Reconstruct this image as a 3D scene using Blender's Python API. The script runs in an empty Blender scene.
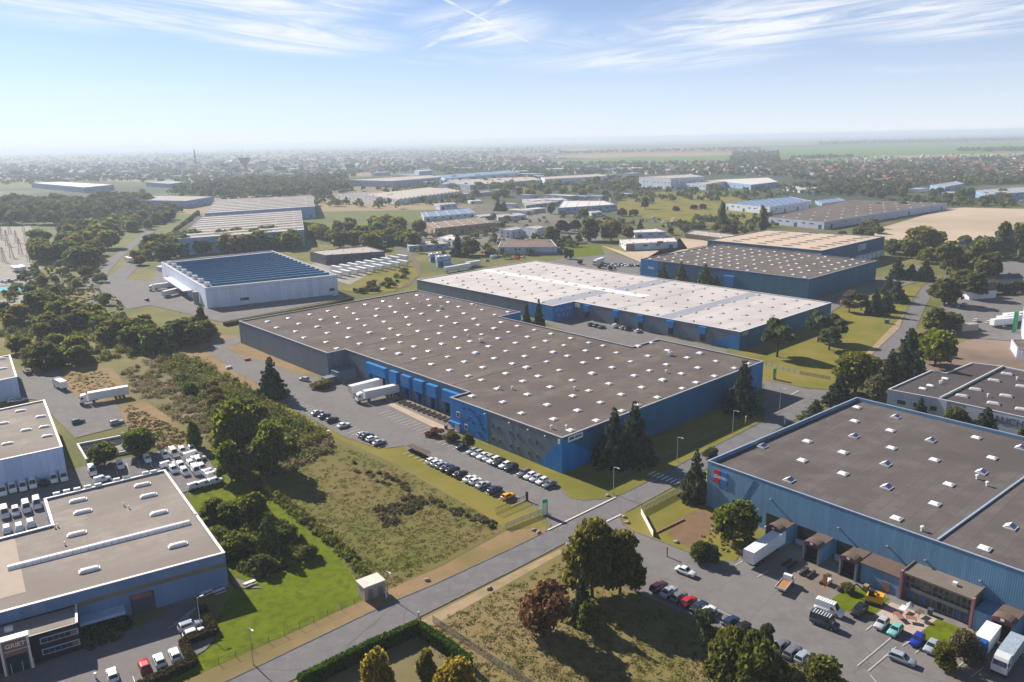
import bpy, bmesh, math, random
from mathutils import Vector, Matrix
import numpy as np
random.seed(7); RNG = np.random.default_rng(7)
rad = math.radians
S = bpy.context.scene; COL = S.collection

# ------------------------------------------------------------------ camera
FPX, PITCH, ROLL, HC = 777.09, rad(14.5308), rad(1.1688), 90.0
cp, sp, cr, sr = math.cos(PITCH), math.sin(PITCH), math.cos(ROLL), math.sin(ROLL)
RC = Matrix(((1, 0, 0), (0, -sp, cp), (0, -cp, -sp))) @ Matrix(((cr, -sr, 0), (sr, cr, 0), (0, 0, 1)))
cd = bpy.data.cameras.new('camera'); cam = bpy.data.objects.new('camera', cd); COL.objects.link(cam)
M4 = (RC @ Matrix(((1, 0, 0), (0, -1, 0), (0, 0, -1)))).to_4x4(); M4.translation = (0, 0, HC)
cam.matrix_world = M4
cd.sensor_fit = 'HORIZONTAL'; cd.sensor_width = 36.0; cd.lens = FPX / 1024 * 36
cd.clip_start = 1.0; cd.clip_end = 120000.0
S.camera = cam

# ------------------------------------------------------------------ sky, sun, exposure
SUN_AZ, SUN_EL = rad(134.4), rad(33)          # azimuth counted from +X towards +Y
w = bpy.data.worlds.new('World'); S.world = w; w.use_nodes = True
nt = w.node_tree; nt.nodes.clear()
def N(t, **k):
    n = nt.nodes.new(t)
    for a, b in k.items(): setattr(n, a, b)
    return n
def L(a, b): nt.links.new(a, b)
def math_n(op, a, b=None, c=None):
    n = N('ShaderNodeMath', operation=op)
    for i, v in enumerate((a, b, c)):
        if v is None: continue
        if isinstance(v, (int, float)): n.inputs[i].default_value = v
        else: L(v, n.inputs[i])
    return n.outputs[0]
sky = N('ShaderNodeTexSky', sky_type='NISHITA', sun_disc=False, sun_elevation=SUN_EL,
        sun_rotation=math.pi / 2 - SUN_AZ, altitude=100, air_density=0.5, dust_density=0.3, ozone_density=4.0)
tc = N('ShaderNodeTexCoord'); sx = N('ShaderNodeSeparateXYZ'); L(tc.outputs['Generated'], sx.inputs[0])
zz = math_n('MAXIMUM', sx.outputs[2], 0.02)
px_ = math_n('DIVIDE', sx.outputs[0], zz); py_ = math_n('DIVIDE', sx.outputs[1], zz)
cx = N('ShaderNodeCombineXYZ'); L(px_, cx.inputs[0]); L(py_, cx.inputs[1])
def noise(vec, scale, det, rough=.6, dist=0.0):
    n = N('ShaderNodeTexNoise'); n.inputs['Scale'].default_value = scale; n.inputs['Detail'].default_value = det
    n.inputs['Roughness'].default_value = rough; n.inputs['Distortion'].default_value = dist
    L(vec, n.inputs['Vector']); return n.outputs['Fac']
def ramp(v, a, b):
    n = N('ShaderNodeMapRange', interpolation_type='SMOOTHSTEP'); n.inputs[1].default_value = a; n.inputs[2].default_value = b
    L(v, n.inputs[0]); return n.outputs[0]
def wisp(rot, loc, sc):
    mp = N('ShaderNodeMapping', vector_type='TEXTURE'); L(cx.outputs[0], mp.inputs[0]); mp.inputs['Rotation'].default_value = (0, 0, rad(rot)); mp.inputs['Scale'].default_value = (2.2, 1 / sc, 1); mp.inputs['Location'].default_value = loc
    return ramp(noise(mp.outputs[0], .8, 9, .66, 1.3), .31, .68)
def skyp(x, y):
    d = RC @ Vector(((x - 512) / FPX, (y - 341) / FPX, 1)); d.normalize(); z = max(d.z, .02); return d.x / z, d.y / z
def blob(x, y, rx, ry):                          # a patch of cirrus on the cloud deck
    ax, ay = skyp(x, y); bx, by = skyp(x + rx, y); ex, ey = skyp(x, y - ry); ra, rb = 1.6 * math.hypot(bx - ax, by - ay), 1.7 * math.hypot(ex - ax, ey - ay)
    dx = math_n('DIVIDE', math_n('SUBTRACT', px_, ax), ra); dy = math_n('DIVIDE', math_n('SUBTRACT', py_, ay), rb)
    return math_n('SUBTRACT', 1.0, ramp(math_n('SQRT', math_n('ADD', math_n('MULTIPLY', dx, dx), math_n('MULTIPLY', dy, dy))), .15, 1.0))
far_patch = math_n('MULTIPLY', ramp(noise(cx.outputs[0], .17, 2, .5), .5, .66), .6)
w1, w2 = wisp(66, (3.4, 1.1, 0), 1.5), wisp(-58, (1.4, 5.1, 0), 1.5)
def many(f, items):
    m = None
    for it in items: m = blob(*it) if m is None else math_n('MAXIMUM', m, blob(*it))
    return math_n('MULTIPLY', f, m)
cl = many(w1, ((150, 10, 150, 30), (290, 36, 90, 26), (90, 2, 120, 16), (300, 5, 90, 16)))
cl = math_n('MAXIMUM', cl, many(w2, ((770, 22, 110, 34), (880, 12, 110, 26), (1000, 20, 90, 22), (740, 40, 60, 16), (480, 30, 60, 20), (640, 62, 110, 12))))
cl = math_n('MAXIMUM', math_n('MULTIPLY', cl, 1.15), math_n('MULTIPLY', w1, far_patch))
def streak(ax, ay, bx, by, wd):                # a vapour trail on the cloud deck
    dx, dy = bx - ax, by - ay; ln = math.hypot(dx, dy); dx /= ln; dy /= ln
    rx = math_n('SUBTRACT', px_, ax); ry = math_n('SUBTRACT', py_, ay)
    t = math_n('ADD', math_n('MULTIPLY', rx, dx), math_n('MULTIPLY', ry, dy))
    d = math_n('ABSOLUTE', math_n('SUBTRACT', math_n('MULTIPLY', rx, dy), math_n('MULTIPLY', ry, dx)))
    m = math_n('SUBTRACT', 1.0, ramp(d, 0.0, wd))
    m = math_n('MULTIPLY', m, ramp(t, -.02 * ln, .15 * ln))
    return math_n('MULTIPLY', m, math_n('SUBTRACT', 1.0, ramp(t, .85 * ln, 1.02 * ln)))
brk = ramp(noise(cx.outputs[0], 3.0, 4), .3, .6)
for (a, b, wd, am) in (((432, -7), (536, 46), .034, .75), ((420, 51), (530, -14), .07, .5), ((385, 12), (470, 24), .12, .25)):
    m = math_n('MULTIPLY', math_n('MULTIPLY', streak(*skyp(*a), *skyp(*b), wd), am), math_n('ADD', .35, brk))
    cl = math_n('MAXIMUM', cl, m)
cl = math_n('MULTIPLY', math_n('MINIMUM', cl, 1.0), .82)
cl = math_n('MULTIPLY', cl, ramp(sx.outputs[2], .03, .12))
mix = N('ShaderNodeMix', data_type='RGBA'); L(cl, mix.inputs[0]); mix.inputs[7].default_value = (7.6, 7.7, 7.9, 1)
tn = N('ShaderNodeMix', data_type='RGBA', blend_type='MULTIPLY'); tn.inputs[0].default_value = 1; L(sky.outputs[0], tn.inputs[6]); tn.inputs[7].default_value = (.66, .87, .97, 1)
veil = math_n('MULTIPLY', math_n('POWER', 2.718, math_n('MULTIPLY', math_n('MAXIMUM', sx.outputs[2], 0.0), -7.6)), .95)   # thin milky air low in the sky, all round
vm = N('ShaderNodeMix', data_type='RGBA'); L(veil, vm.inputs[0]); L(tn.outputs[2], vm.inputs[6]); vm.inputs[7].default_value = (6.5, 6.8, 7.3, 1); L(vm.outputs[2], mix.inputs[6])
bg = N('ShaderNodeBackground'); L(mix.outputs[2], bg.inputs[0]); bg.inputs[1].default_value = 0.072
wo = N('ShaderNodeOutputWorld'); L(bg.outputs[0], wo.inputs[0])
sd = bpy.data.lights.new('sun', 'SUN'); sd.energy = 5.0; sd.angle = rad(.53); sd.color = (1, .92, .80)
so = bpy.data.objects.new('sun', sd); COL.objects.link(so); so.location = (-300, 300, 300)
so.rotation_euler = Vector((-math.cos(SUN_EL) * math.cos(SUN_AZ), -math.cos(SUN_EL) * math.sin(SUN_AZ), -math.sin(SUN_EL))).to_track_quat('-Z', 'Y').to_euler()
S.view_settings.view_transform = 'Standard'; S.view_settings.look = 'None'; S.view_settings.gamma = 1; S.view_settings.exposure = 0.92
S.cycles.use_denoising = True; S.cycles.max_bounces = 6; S.cycles.volume_bounces = 0; S.cycles.transparent_max_bounces = 8
S.cycles.volume_max_steps = 64; S.cycles.volume_step_rate = 4.0

# ------------------------------------------------------------------ photo pixel -> place on the ground (or on a level z)
def G(x, y, z=0.0):
    d = RC @ Vector(((x - 512) / FPX, (y - 341) / FPX, 1)); t = (z - HC) / d.z
    return Vector((d.x * t, d.y * t, z))
def P(q):
    c = RC.transposed() @ (Vector(q) - Vector((0, 0, HC))); return 512 + FPX * c.x / c.z, 341 + FPX * c.y / c.z
def rise(b, ty):                                # height of what stands at ground point b and ends at photo row ty
    lo, hi = 0.0, 85.0
    for i in range(36):
        m = (lo + hi) / 2
        if P((b.x, b.y, m))[1] > ty: lo = m
        else: hi = m
    return lo
TH = rad(132.2286)
UD = Vector((math.sin(TH), -math.cos(TH), 0)); VD = Vector((math.cos(TH), math.sin(TH), 0))
def W(u, v, z=0.0): q = UD * u + VD * v; return Vector((q.x, q.y, z))
def UV(q): return q.x * UD.x + q.y * UD.y, q.x * VD.x + q.y * VD.y
AU, AV = math.atan2(UD.y, UD.x), math.atan2(VD.y, VD.x)

# ------------------------------------------------------------------ materials
MATS = {}
def mat(name, c1, c2=None, scale=.4, rough=.85, bump=0.0, metal=0.0, objc=False, ribs=0.0, c3=None, scale2=None, bscale=None, island=0.0, transl=0.0, spec=.3, dirt=0.0, seams=0.0, cracks=0.0):
    if name in MATS: return MATS[name]
    m = bpy.data.materials.new(name); m.use_nodes = True; t = m.node_tree; nd = t.nodes; b = nd['Principled BSDF']
    b.inputs['Roughness'].default_value = rough; b.inputs['Metallic'].default_value = metal
    b.inputs['Specular IOR Level'].default_value = spec if rough < .9 else min(spec, .06)
    lk = t.links.new; co = nd.new('ShaderNodeTexCoord')
    def nz(sc, det=5, r=.6):
        n = nd.new('ShaderNodeTexNoise'); n.inputs['Scale'].default_value = sc; n.inputs['Detail'].default_value = det
        n.inputs['Roughness'].default_value = r; lk(co.outputs['Object'], n.inputs['Vector']); return n.outputs['Fac']
    def rng(v, a, bb):
        n = nd.new('ShaderNodeMapRange'); n.inputs[1].default_value = a; n.inputs[2].default_value = bb; lk(v, n.inputs[0]); return n.outputs[0]
    def mx(f, a, c, mode='MIX'):
        n = nd.new('ShaderNodeMix'); n.data_type = 'RGBA'; n.blend_type = mode
        for i, v in ((0, f), (6, a), (7, c)):
            if isinstance(v, (int, float)): n.inputs[i].default_value = v
            elif isinstance(v, tuple): n.inputs[i].default_value = v + (1,) if len(v) == 3 else v
            else: lk(v, n.inputs[i])
        return n.outputs[2]
    c2 = c2 or tuple(min(1, x * .8) for x in c1)
    col = mx(rng(nz(scale), .36, .64), c1, c2)
    if c3: col = mx(rng(nz(scale2 or scale * .17, 4), .45, .62), col, c3)
    oi = None
    if objc:
        oi = nd.new('ShaderNodeObjectInfo'); col = mx(1.0, col, oi.outputs['Color'], 'MULTIPLY')
    if island:
        g = nd.new('ShaderNodeNewGeometry'); r = nd.new('ShaderNodeMapRange'); r.inputs[3].default_value = 1 - island; r.inputs[4].default_value = 1 + island
        lk(g.outputs['Random Per Island'], r.inputs[0])
        cb = nd.new('ShaderNodeCombineColor'); [lk(r.outputs[0], cb.inputs[i]) for i in range(3)]
        col = mx(1.0, col, cb.outputs[0], 'MULTIPLY')
    if dirt:                                    # fine stains with a shape of their own
        col = mx(rng(nz(.9, 8, .75), .52, .78), col, tuple(x * (1 - dirt) for x in c1))
    if seams:                                   # welded membrane strips, each a little different
        mr = nd.new('ShaderNodeMapping'); mr.inputs['Rotation'].default_value = (0, 0, -AU); lk(co.outputs['Object'], mr.inputs[0]); sq = nd.new('ShaderNodeSeparateXYZ'); lk(mr.outputs[0], sq.inputs[0])
        dv = nd.new('ShaderNodeMath'); dv.operation = 'DIVIDE'; dv.inputs[1].default_value = seams; lk(sq.outputs[1], dv.inputs[0])
        fr_ = nd.new('ShaderNodeMath'); fr_.operation = 'FRACT'; lk(dv.outputs[0], fr_.inputs[0]); fl_ = nd.new('ShaderNodeMath'); fl_.operation = 'FLOOR'; lk(dv.outputs[0], fl_.inputs[0])
        wn_ = nd.new('ShaderNodeTexWhiteNoise'); wn_.noise_dimensions = '1D'; lk(fl_.outputs[0], wn_.inputs['W']); rr_ = nd.new('ShaderNodeMapRange'); rr_.inputs[3].default_value = .94; rr_.inputs[4].default_value = 1.05; lk(wn_.outputs[0], rr_.inputs[0])
        cb_ = nd.new('ShaderNodeCombineColor'); [lk(rr_.outputs[0], cb_.inputs[i]) for i in range(3)]; col = mx(1.0, col, cb_.outputs[0], 'MULTIPLY')
        col = mx(rng(fr_.outputs[0], .93, .95), col, tuple(x * .84 for x in c1))
        col = mx(rng(nz(.035, 3, .5), .56, .66), col, tuple(x * .8 for x in c1))
    if cracks:                                  # tarred cracks and repair joints
        vr = nd.new('ShaderNodeTexVoronoi'); vr.feature = 'DISTANCE_TO_EDGE'; vr.inputs['Scale'].default_value = cracks; n_ = nd.new('ShaderNodeTexNoise'); n_.inputs['Scale'].default_value = .25; lk(co.outputs['Object'], n_.inputs['Vector'])
        ad = nd.new('ShaderNodeMix'); ad.data_type = 'RGBA'; ad.blend_type = 'ADD'; ad.inputs[0].default_value = 4.0; lk(co.outputs['Object'], ad.inputs[6]); lk(n_.outputs['Color'], ad.inputs[7]); lk(ad.outputs[2], vr.inputs['Vector'])
        col = mx(rng(vr.outputs['Distance'], .006, .002), col, tuple(x * .78 for x in c1)); col = mx(rng(nz(.11, 6, .7), .58, .72), col, tuple(x * .8 for x in c1))
    h = None
    if ribs:
        uvn = nd.new('ShaderNodeUVMap'); sxyz = nd.new('ShaderNodeSeparateXYZ'); lk(uvn.outputs[0], sxyz.inputs[0])
        def wave(sc, lo):
            a = nd.new('ShaderNodeMath'); a.operation = 'MULTIPLY'; a.inputs[1].default_value = sc; lk(sxyz.outputs[0], a.inputs[0])
            f = nd.new('ShaderNodeMath'); f.operation = 'FRACT'; lk(a.outputs[0], f.inputs[0]); return f.outputs[0]
        fr = wave(1 / ribs, 0); h = rng(fr, .40, .5)
        cell = nd.new('ShaderNodeMath'); cell.operation = 'MULTIPLY'; cell.inputs[1].default_value = 1 / (ribs * 2); lk(sxyz.outputs[0], cell.inputs[0])
        fl = nd.new('ShaderNodeMath'); fl.operation = 'FLOOR'; lk(cell.outputs[0], fl.inputs[0])
        wn = nd.new('ShaderNodeTexWhiteNoise'); wn.noise_dimensions = '1D'; lk(fl.outputs[0], wn.inputs['W'])
        r = nd.new('ShaderNodeMapRange'); r.inputs[3].default_value = .90; r.inputs[4].default_value = 1.08; lk(wn.outputs[0], r.inputs[0])
        cb = nd.new('ShaderNodeCombineColor'); [lk(r.outputs[0], cb.inputs[i]) for i in range(3)]
        col = mx(1.0, col, cb.outputs[0], 'MULTIPLY')
        ln = rng(fr, .93, .97); col = mx(ln, col, tuple(x * .72 for x in c1))
        sm = nd.new('ShaderNodeTexNoise'); sm.inputs['Scale'].default_value = 1; sm.inputs['Detail'].default_value = 4
        mpn = nd.new('ShaderNodeMapping'); mpn.inputs['Scale'].default_value = (1.1, .12, 1); lk(uvn.outputs[0], mpn.inputs[0]); lk(mpn.outputs[0], sm.inputs['Vector'])
        col = mx(rng(sm.outputs['Fac'], .5, .75), col, tuple(x * .8 for x in c1))
    lk(col, b.inputs['Base Color'])
    if bump:
        bn = nd.new('ShaderNodeBump'); bn.inputs['Strength'].default_value = bump; bn.inputs['Distance'].default_value = .25
        lk(h if h else nz(bscale or scale * 6, 6, .7), bn.inputs['Height']); lk(bn.outputs[0], b.inputs['Normal'])
    if transl:
        out = nd['Material Output']; tr = nd.new('ShaderNodeBsdfTranslucent'); lk(col, tr.inputs[0])
        ms = nd.new('ShaderNodeMixShader'); ms.inputs[0].default_value = transl; lk(b.outputs[0], ms.inputs[1]); lk(tr.outputs[0], ms.inputs[2]); lk(ms.outputs[0], out.inputs[0])
    MATS[name] = m; return m

# ------------------------------------------------------------------ mesh collecting
class MB:
    def __init__(s): s.v = []; s.f = []; s.uv = []; s.mi = []
    def face(s, pts, uv=None, mi=0):
        k = len(s.v); s.v += [tuple(p) for p in pts]; s.f.append(tuple(range(k, k + len(pts)))); s.uv.append(uv); s.mi.append(mi)
    def hexa(s, lo, hi, uvs=None, mi=0):        # lo, hi: matching loops counter-clockwise from above
        k = len(s.v); n = len(lo); s.v += [tuple(p) for p in lo] + [tuple(p) for p in hi]
        fs = [tuple(k + i for i in reversed(range(n))), tuple(k + n + i for i in range(n))]
        fs += [(k + i, k + (i + 1) % n, k + n + (i + 1) % n, k + n + i) for i in range(n)]
        for f in fs: s.f.append(f); s.uv.append(None); s.mi.append(mi)
        if uvs:
            for j in range(len(fs)): s.uv[-1 - j] = [uvs(s.v[i]) for i in s.f[-1 - j]]
    def box(s, c, d, rz=0.0, mi=0, top=(1, 1)):  # c: centre of the bottom face
        ca, sa = math.cos(rz), math.sin(rz)
        def q(x, y, z): return (c[0] + x * ca - y * sa, c[1] + x * sa + y * ca, c[2] + z)
        a, b = d[0] / 2, d[1] / 2; r = ((-a, -b), (a, -b), (a, b), (-a, b))
        s.hexa([q(x, y, 0) for x, y in r], [q(x * top[0], y * top[1], d[2]) for x, y in r], None, mi)
    def prism(s, poly, z0, z1, mi=0):
        s.hexa([(p[0], p[1], z0) for p in poly], [(p[0], p[1], z1) for p in poly], None, mi)
    def cyl(s, a, b, r0, r1=None, n=8, mi=0):
        a, b = Vector(a), Vector(b); r1 = r0 if r1 is None else r1; d = (b - a).normalized()
        x = d.orthogonal().normalized(); y = d.cross(x)
        s.hexa([a + (x * math.cos(t) + y * math.sin(t)) * r0 for t in [i * 2 * math.pi / n for i in range(n)]],
               [b + (x * math.cos(t) + y * math.sin(t)) * r1 for t in [i * 2 * math.pi / n for i in range(n)]], None, mi)
    def mesh(s, name, mats, origin=(0, 0, 0)):
        me = bpy.data.meshes.new(name); o = Vector(origin)
        me.from_pydata([tuple(Vector(p) - o) for p in s.v], [], s.f)
        for m in (mats if isinstance(mats, (list, tuple)) else [mats]): me.materials.append(m)
        if any(s.mi): me.polygons.foreach_set('material_index', s.mi)
        if any(s.uv):
            lay = me.uv_layers.new(name='UVMap').data; i = 0
            for p, u in zip(me.polygons, s.uv):
                for j in range(p.loop_total): lay[p.loop_start + j].uv = u[j] if u else (0, 0)
        return me
    def build(s, name, mats, parent=None, origin=(0, 0, 0)):
        o = bpy.data.objects.new(name, s.mesh(name, mats, origin)); COL.objects.link(o)
        if parent: o.parent = parent
        else: o.location = origin
        return o
def tag(o, label=None, cat=None, group=None, kind=None):
    for k, v in (('label', label), ('category', cat), ('group', group), ('kind', kind)):
        if v: o[k] = v
    return o
def empty(name, loc, label, cat, group=None, rz=0.0):
    o = bpy.data.objects.new(name, None); COL.objects.link(o); o.location = loc; o.rotation_euler.z = rz; o.empty_display_size = .5
    return tag(o, label, cat, group)
def part(name, me, parent, loc=(0, 0, 0), rz=0.0, color=None, scale=None):
    o = bpy.data.objects.new(name, me); COL.objects.link(o); o.parent = parent; o.location = loc; o.rotation_euler.z = rz
    if color: o.color = tuple(color) + (1,)
    if scale: o.scale = scale
    return o
def ORD(i): return ['first', 'second', 'third', 'fourth', 'fifth', 'sixth', 'seventh', 'eighth', 'ninth', 'tenth', 'eleventh', 'twelfth', 'thirteenth', 'fourteenth', 'fifteenth', 'sixteenth', 'seventeenth', 'eighteenth', 'nineteenth', 'twentieth'][i]

# ------------------------------------------------------------------ the ground
m_ground = mat('rough_grass', (.105, .105, .036), (.17, .145, .062), .05, .95, .25, c3=(.075, .085, .03), scale2=.012, bscale=1.2)
m_asphalt = mat('asphalt', (.170, .158, .158), (.146, .137, .138), .06, .9, .06, c3=(.178, .166, .162), scale2=.35, bscale=3, dirt=.2, cracks=.06)
m_street = mat('street_asphalt', (.155, .147, .153), (.138, .131, .136), .05, .9, .05, c3=(.17, .161, .166), scale2=.4, bscale=3, dirt=.16, cracks=.05)
m_dry = mat('dry_verge', (.27, .175, .10), (.21, .15, .075), .22, .95, .2, c3=(.17, .135, .055), scale2=.03, bscale=2)
m_mown = mat('mown_grass', (.165, .15, .028), (.205, .165, .042), .09, .95, .2, c3=(.13, .13, .024), scale2=.03, bscale=2)
m_lawn = mat('green_lawn', (.098, .130, .004), (.12, .15, .006), .12, .95, .2, c3=(.078, .10, .005), scale2=.5, bscale=2.5)
m_scrubg = mat('scrub_soil', (.16, .135, .068), (.12, .11, .05), .09, .95, .3, c3=(.2, .16, .08), scale2=.05, bscale=1.5)
m_smeadow = mat('dry_meadow', (.15, .13, .042), (.19, .15, .065), .06, .95, .3, c3=(.22, .16, .085), scale2=.028, bscale=1.2)
m_meadow = mat('meadow', (.108, .115, .028), (.142, .128, .04), .06, .95, .3, c3=(.165, .125, .055), scale2=.028, bscale=1.2)
m_tan = mat('tan_track', (.34, .25, .16), (.25, .19, .11), .3, .95, .15, bscale=2)
m_conc = mat('concrete', (.30, .275, .245), (.24, .22, .195), .15, .9, .08, dirt=.25)
m_apron = mat('dock_concrete', (.21, .175, .145), (.17, .14, .12), .12, .9, .08, dirt=.3)
m_kerb = mat('kerb_stone', (.17, .16, .15), (.11, .105, .10), .8, .9)
m_paint = mat('road_paint', (.62, .61, .58), (.45, .44, .42), 2.5, .7)
m_field = mat('stubble_field', (.46, .37, .285), (.41, .325, .245), .02, .95, .1, c3=(.36, .285, .21), scale2=.006)
ZL = [0.0]
def sheet(name, px, m, z=None, **k):
    if z is None: ZL[0] += .005; z = ZL[0]
    mb = MB(); pts = [G(x, y, z) if not hasattr(x, 'x') else Vector((x.x, x.y, z)) for x, y in [(p if not hasattr(p, 'x') else (p, 0)) for p in px]]
    a = sum(p.x * q.y - q.x * p.y for p, q in zip(pts, pts[1:] + pts[:1]))
    if a < 0: pts.reverse()
    mb.face(pts); o = mb.build(name, m); tag(o, kind='structure', **k); return o

def far_material():
    m = bpy.data.materials.new('far_land'); m.use_nodes = True; t = m.node_tree; nd = t.nodes; lk = t.links.new; b = nd['Principled BSDF']; b.inputs['Roughness'].default_value = .95
    b.inputs['Specular IOR Level'].default_value = .1
    co = nd.new('ShaderNodeTexCoord'); mpn = nd.new('ShaderNodeMapping'); mpn.inputs['Rotation'].default_value = (0, 0, .5); mpn.inputs['Scale'].default_value = (.0016, .0030, 1); lk(co.outputs['Object'], mpn.inputs[0])
    vo = nd.new('ShaderNodeTexVoronoi'); vo.inputs['Scale'].default_value = 1; lk(mpn.outputs[0], vo.inputs['Vector'])
    cr_ = nd.new('ShaderNodeValToRGB'); e = cr_.color_ramp; e.interpolation = 'CONSTANT'
    sp_ = nd.new('ShaderNodeSeparateColor'); lk(vo.outputs['Color'], sp_.inputs[0]); lk(sp_.outputs[0], cr_.inputs[0])
    cols = [(0, (.10, .125, .035)), (.2, (.20, .15, .09)), (.38, (.065, .08, .035)), (.55, (.14, .16, .05)), (.7, (.25, .19, .12)), (.82, (.05, .065, .03))]
    e.elements[0].position = 0; e.elements[0].color = cols[0][1] + (1,); e.elements[1].position = .2; e.elements[1].color = cols[1][1] + (1,)
    for p_, c in cols[2:]: q = e.elements.new(p_); q.color = c + (1,)
    def nz(s_, d_=5):
        n = nd.new('ShaderNodeTexNoise'); n.inputs['Scale'].default_value = s_; n.inputs['Detail'].default_value = d_; lk(co.outputs['Object'], n.inputs['Vector']); return n.outputs['Fac']
    def mx(f, a, c):
        n = nd.new('ShaderNodeMix'); n.data_type = 'RGBA'; lk(f, n.inputs[0])
        lk(a, n.inputs[6])
        if isinstance(c, tuple): n.inputs[7].default_value = c + (1,)
        else: lk(c, n.inputs[7])
        return n.outputs[2]
    def rg(v, a, c):
        n = nd.new('ShaderNodeMapRange'); n.inputs[1].default_value = a; n.inputs[2].default_value = c; lk(v, n.inputs[0]); return n.outputs[0]
    col = mx(rg(nz(.0007, 3), .47, .53), cr_.outputs[0], (.045, .06, .03))
    # the estate itself: rough grass within about 700 m
    n1 = nd.new('ShaderNodeMix'); n1.data_type = 'RGBA'; lk(rg(nz(.05), .36, .64), n1.inputs[0]); n1.inputs[6].default_value = (.13, .125, .036, 1); n1.inputs[7].default_value = (.19, .16, .062, 1)
    near = mx(rg(nz(.012, 4), .45, .62), n1.outputs[2], (.09, .10, .03))
    ln = nd.new('ShaderNodeVectorMath'); ln.operation = 'LENGTH'; lk(co.outputs['Object'], ln.inputs[0])
    col = mx(rg(ln.outputs['Value'], 650, 1100), near, col)
    lk(col, b.inputs['Base Color']); return m
gm = MB(); ring = []
radii = [0, 400, 900, 1800, 4000, 9000, 20000, 42000]; NS = 48
gv = [(0, 0, 0)]
for r in radii[1:]: gv += [(r * math.cos(2 * math.pi * i / NS), r * math.sin(2 * math.pi * i / NS), 0) for i in range(NS)]
gf = [(0, 1 + i, 1 + (i + 1) % NS) for i in range(NS)]
for k in range(len(radii) - 2):
    a, b = 1 + k * NS, 1 + (k + 1) * NS
    gf += [(a + i, b + i, b + (i + 1) % NS, a + (i + 1) % NS) for i in range(NS)]
me = bpy.data.meshes.new('ground'); me.from_pydata(gv, [], gf); me.materials.append(far_material())
tag(part('ground', me, None), kind='structure')
# ------------------------------------------------------------------ far fields (right half of the horizon)
fg = mat('green_field', (.10, .17, .03), (.085, .14, .028), .004, .95); fb = mat('ploughed_field', (.20, .105, .07), (.17, .09, .06), .004, .95)
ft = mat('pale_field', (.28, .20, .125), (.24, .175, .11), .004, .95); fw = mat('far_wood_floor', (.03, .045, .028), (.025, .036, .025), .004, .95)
sheet('ploughed_field', [(470, 158.5), (470, 154.5), (640, 151.8), (790, 149.5), (790, 152.5), (700, 155.2), (600, 157.5)], fb, .5)
sheet('pale_field', [(545, 157), (600, 153.8), (735, 152.3), (735, 155), (600, 158.5)], ft, .9)
sheet('green_field', [(560, 162), (600, 157.8), (720, 155.2), (732, 155.5), (728, 163), (640, 163.5)], fg, 1.2)
sheet('field', [(770, 165), (770, 148), (900, 143.5), (1060, 142), (1060, 156), (900, 158), (830, 165)], fg, .6)
sheet('pale_field', [(880, 155.5), (1030, 152.5), (1030, 155), (900, 158)], ft, 1.3)
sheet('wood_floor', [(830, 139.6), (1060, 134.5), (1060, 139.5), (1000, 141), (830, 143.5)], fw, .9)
sheet('ploughed_field', [(930, 143), (1060, 139.5), (1060, 141.8), (930, 144.6)], fb, 1.6)
sheet('sandy_field', [(868, 236), (880, 228), (945, 209), (965, 207.5), (1030, 209), (1060, 213), (1060, 242), (900, 242)], m_field, .04)

# ------------------------------------------------------------------ ground sheets of the estate
NE = [(-60, 815), (150, 718), (256, 667.6), (386, 605), (436.5, 583.7), (512, 548.6), (546.6, 531.5), (616.4, 497.4), (648, 481.7), (703, 452.2), (764.6, 420.8), (781, 412), (829, 389.8), (862, 364), (899, 329), (907.7, 309), (921.8, 287), (948, 274.7), (975, 266)]
SE = [(-60, 861), (150, 748), (288.6, 682), (416.4, 618.8), (512, 571), (540, 556.4), (574.9, 538.1), (621.4, 514.9), (671.2, 488.3), (780, 428), (852, 387), (884, 362), (915, 331), (924, 309), (932.7, 293.4), (945, 281), (973, 270)]
# mown strip, dry verges and lawns first, roads over them
sheet('mown_grass', [(205, 346), (221, 361), (261, 386), (310, 419), (345, 437), (373, 447), (405, 446), (427, 462), (463, 481), (510, 504), (530, 512), (546, 527), (505, 528), (470, 505), (405, 468), (330, 435), (240, 385), (170, 345), (215, 336)], m_mown)
sheet('dry_grass', [(170, 346), (216, 334), (240, 336), (206, 346), (222, 362), (262, 387), (285, 402), (270, 402), (215, 370)], m_dry)
sheet('meadow', [(255, 487), (330, 440), (405, 470), (470, 507), (505, 530), (440, 566), (395, 588), (368, 596), (336, 553), (289, 512)], m_meadow)
sheet('dry_grass', [(58, 366), (112, 368), (132, 392), (168, 416), (205, 440), (192, 444), (160, 450), (132, 436), (126, 424), (118, 405), (75, 396)], m_dry)
sheet('scrub_soil', [(116, 372), (168, 346), (240, 388), (335, 440), (260, 486), (238, 470), (205, 438), (165, 414), (134, 394)], m_scrubg)
sheet('green_lawn', [(189, 492), (226, 478), (209, 459), (232, 462), (262, 487), (289, 512), (336, 553), (367, 597), (300, 628.5), (220, 664), (150, 697), (100, 716), (205, 640), (234, 588), (205, 540)], m_lawn)
sheet('dry_verge', [(100, 717), (220, 665), (300, 629.5), (368, 598.5), (440, 567), (506, 531), (546, 527), (546.6, 531.5), (512, 548.6), (436.5, 583.7), (386, 605), (256, 667.6), (150, 718)], m_dry)
sheet('south_meadow', [(150, 748), (288.6, 682), (416.4, 618.8), (512, 571), (575, 538), (612, 578), (646, 597), (700, 620), (770, 655), (850, 700), (700, 800), (300, 860)], m_smeadow)
sheet('dirt_track', [(355, 655), (420, 621), (512, 573), (560, 549), (562, 553), (514, 580), (440, 622), (405, 642), (352, 664)], m_tan)
sheet('hedge_soil', [(395, 682), (300, 684), (350, 660), (418, 634), (440, 640), (455, 656), (440, 690), (400, 720), (280, 720)], m_scrubg)
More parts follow.
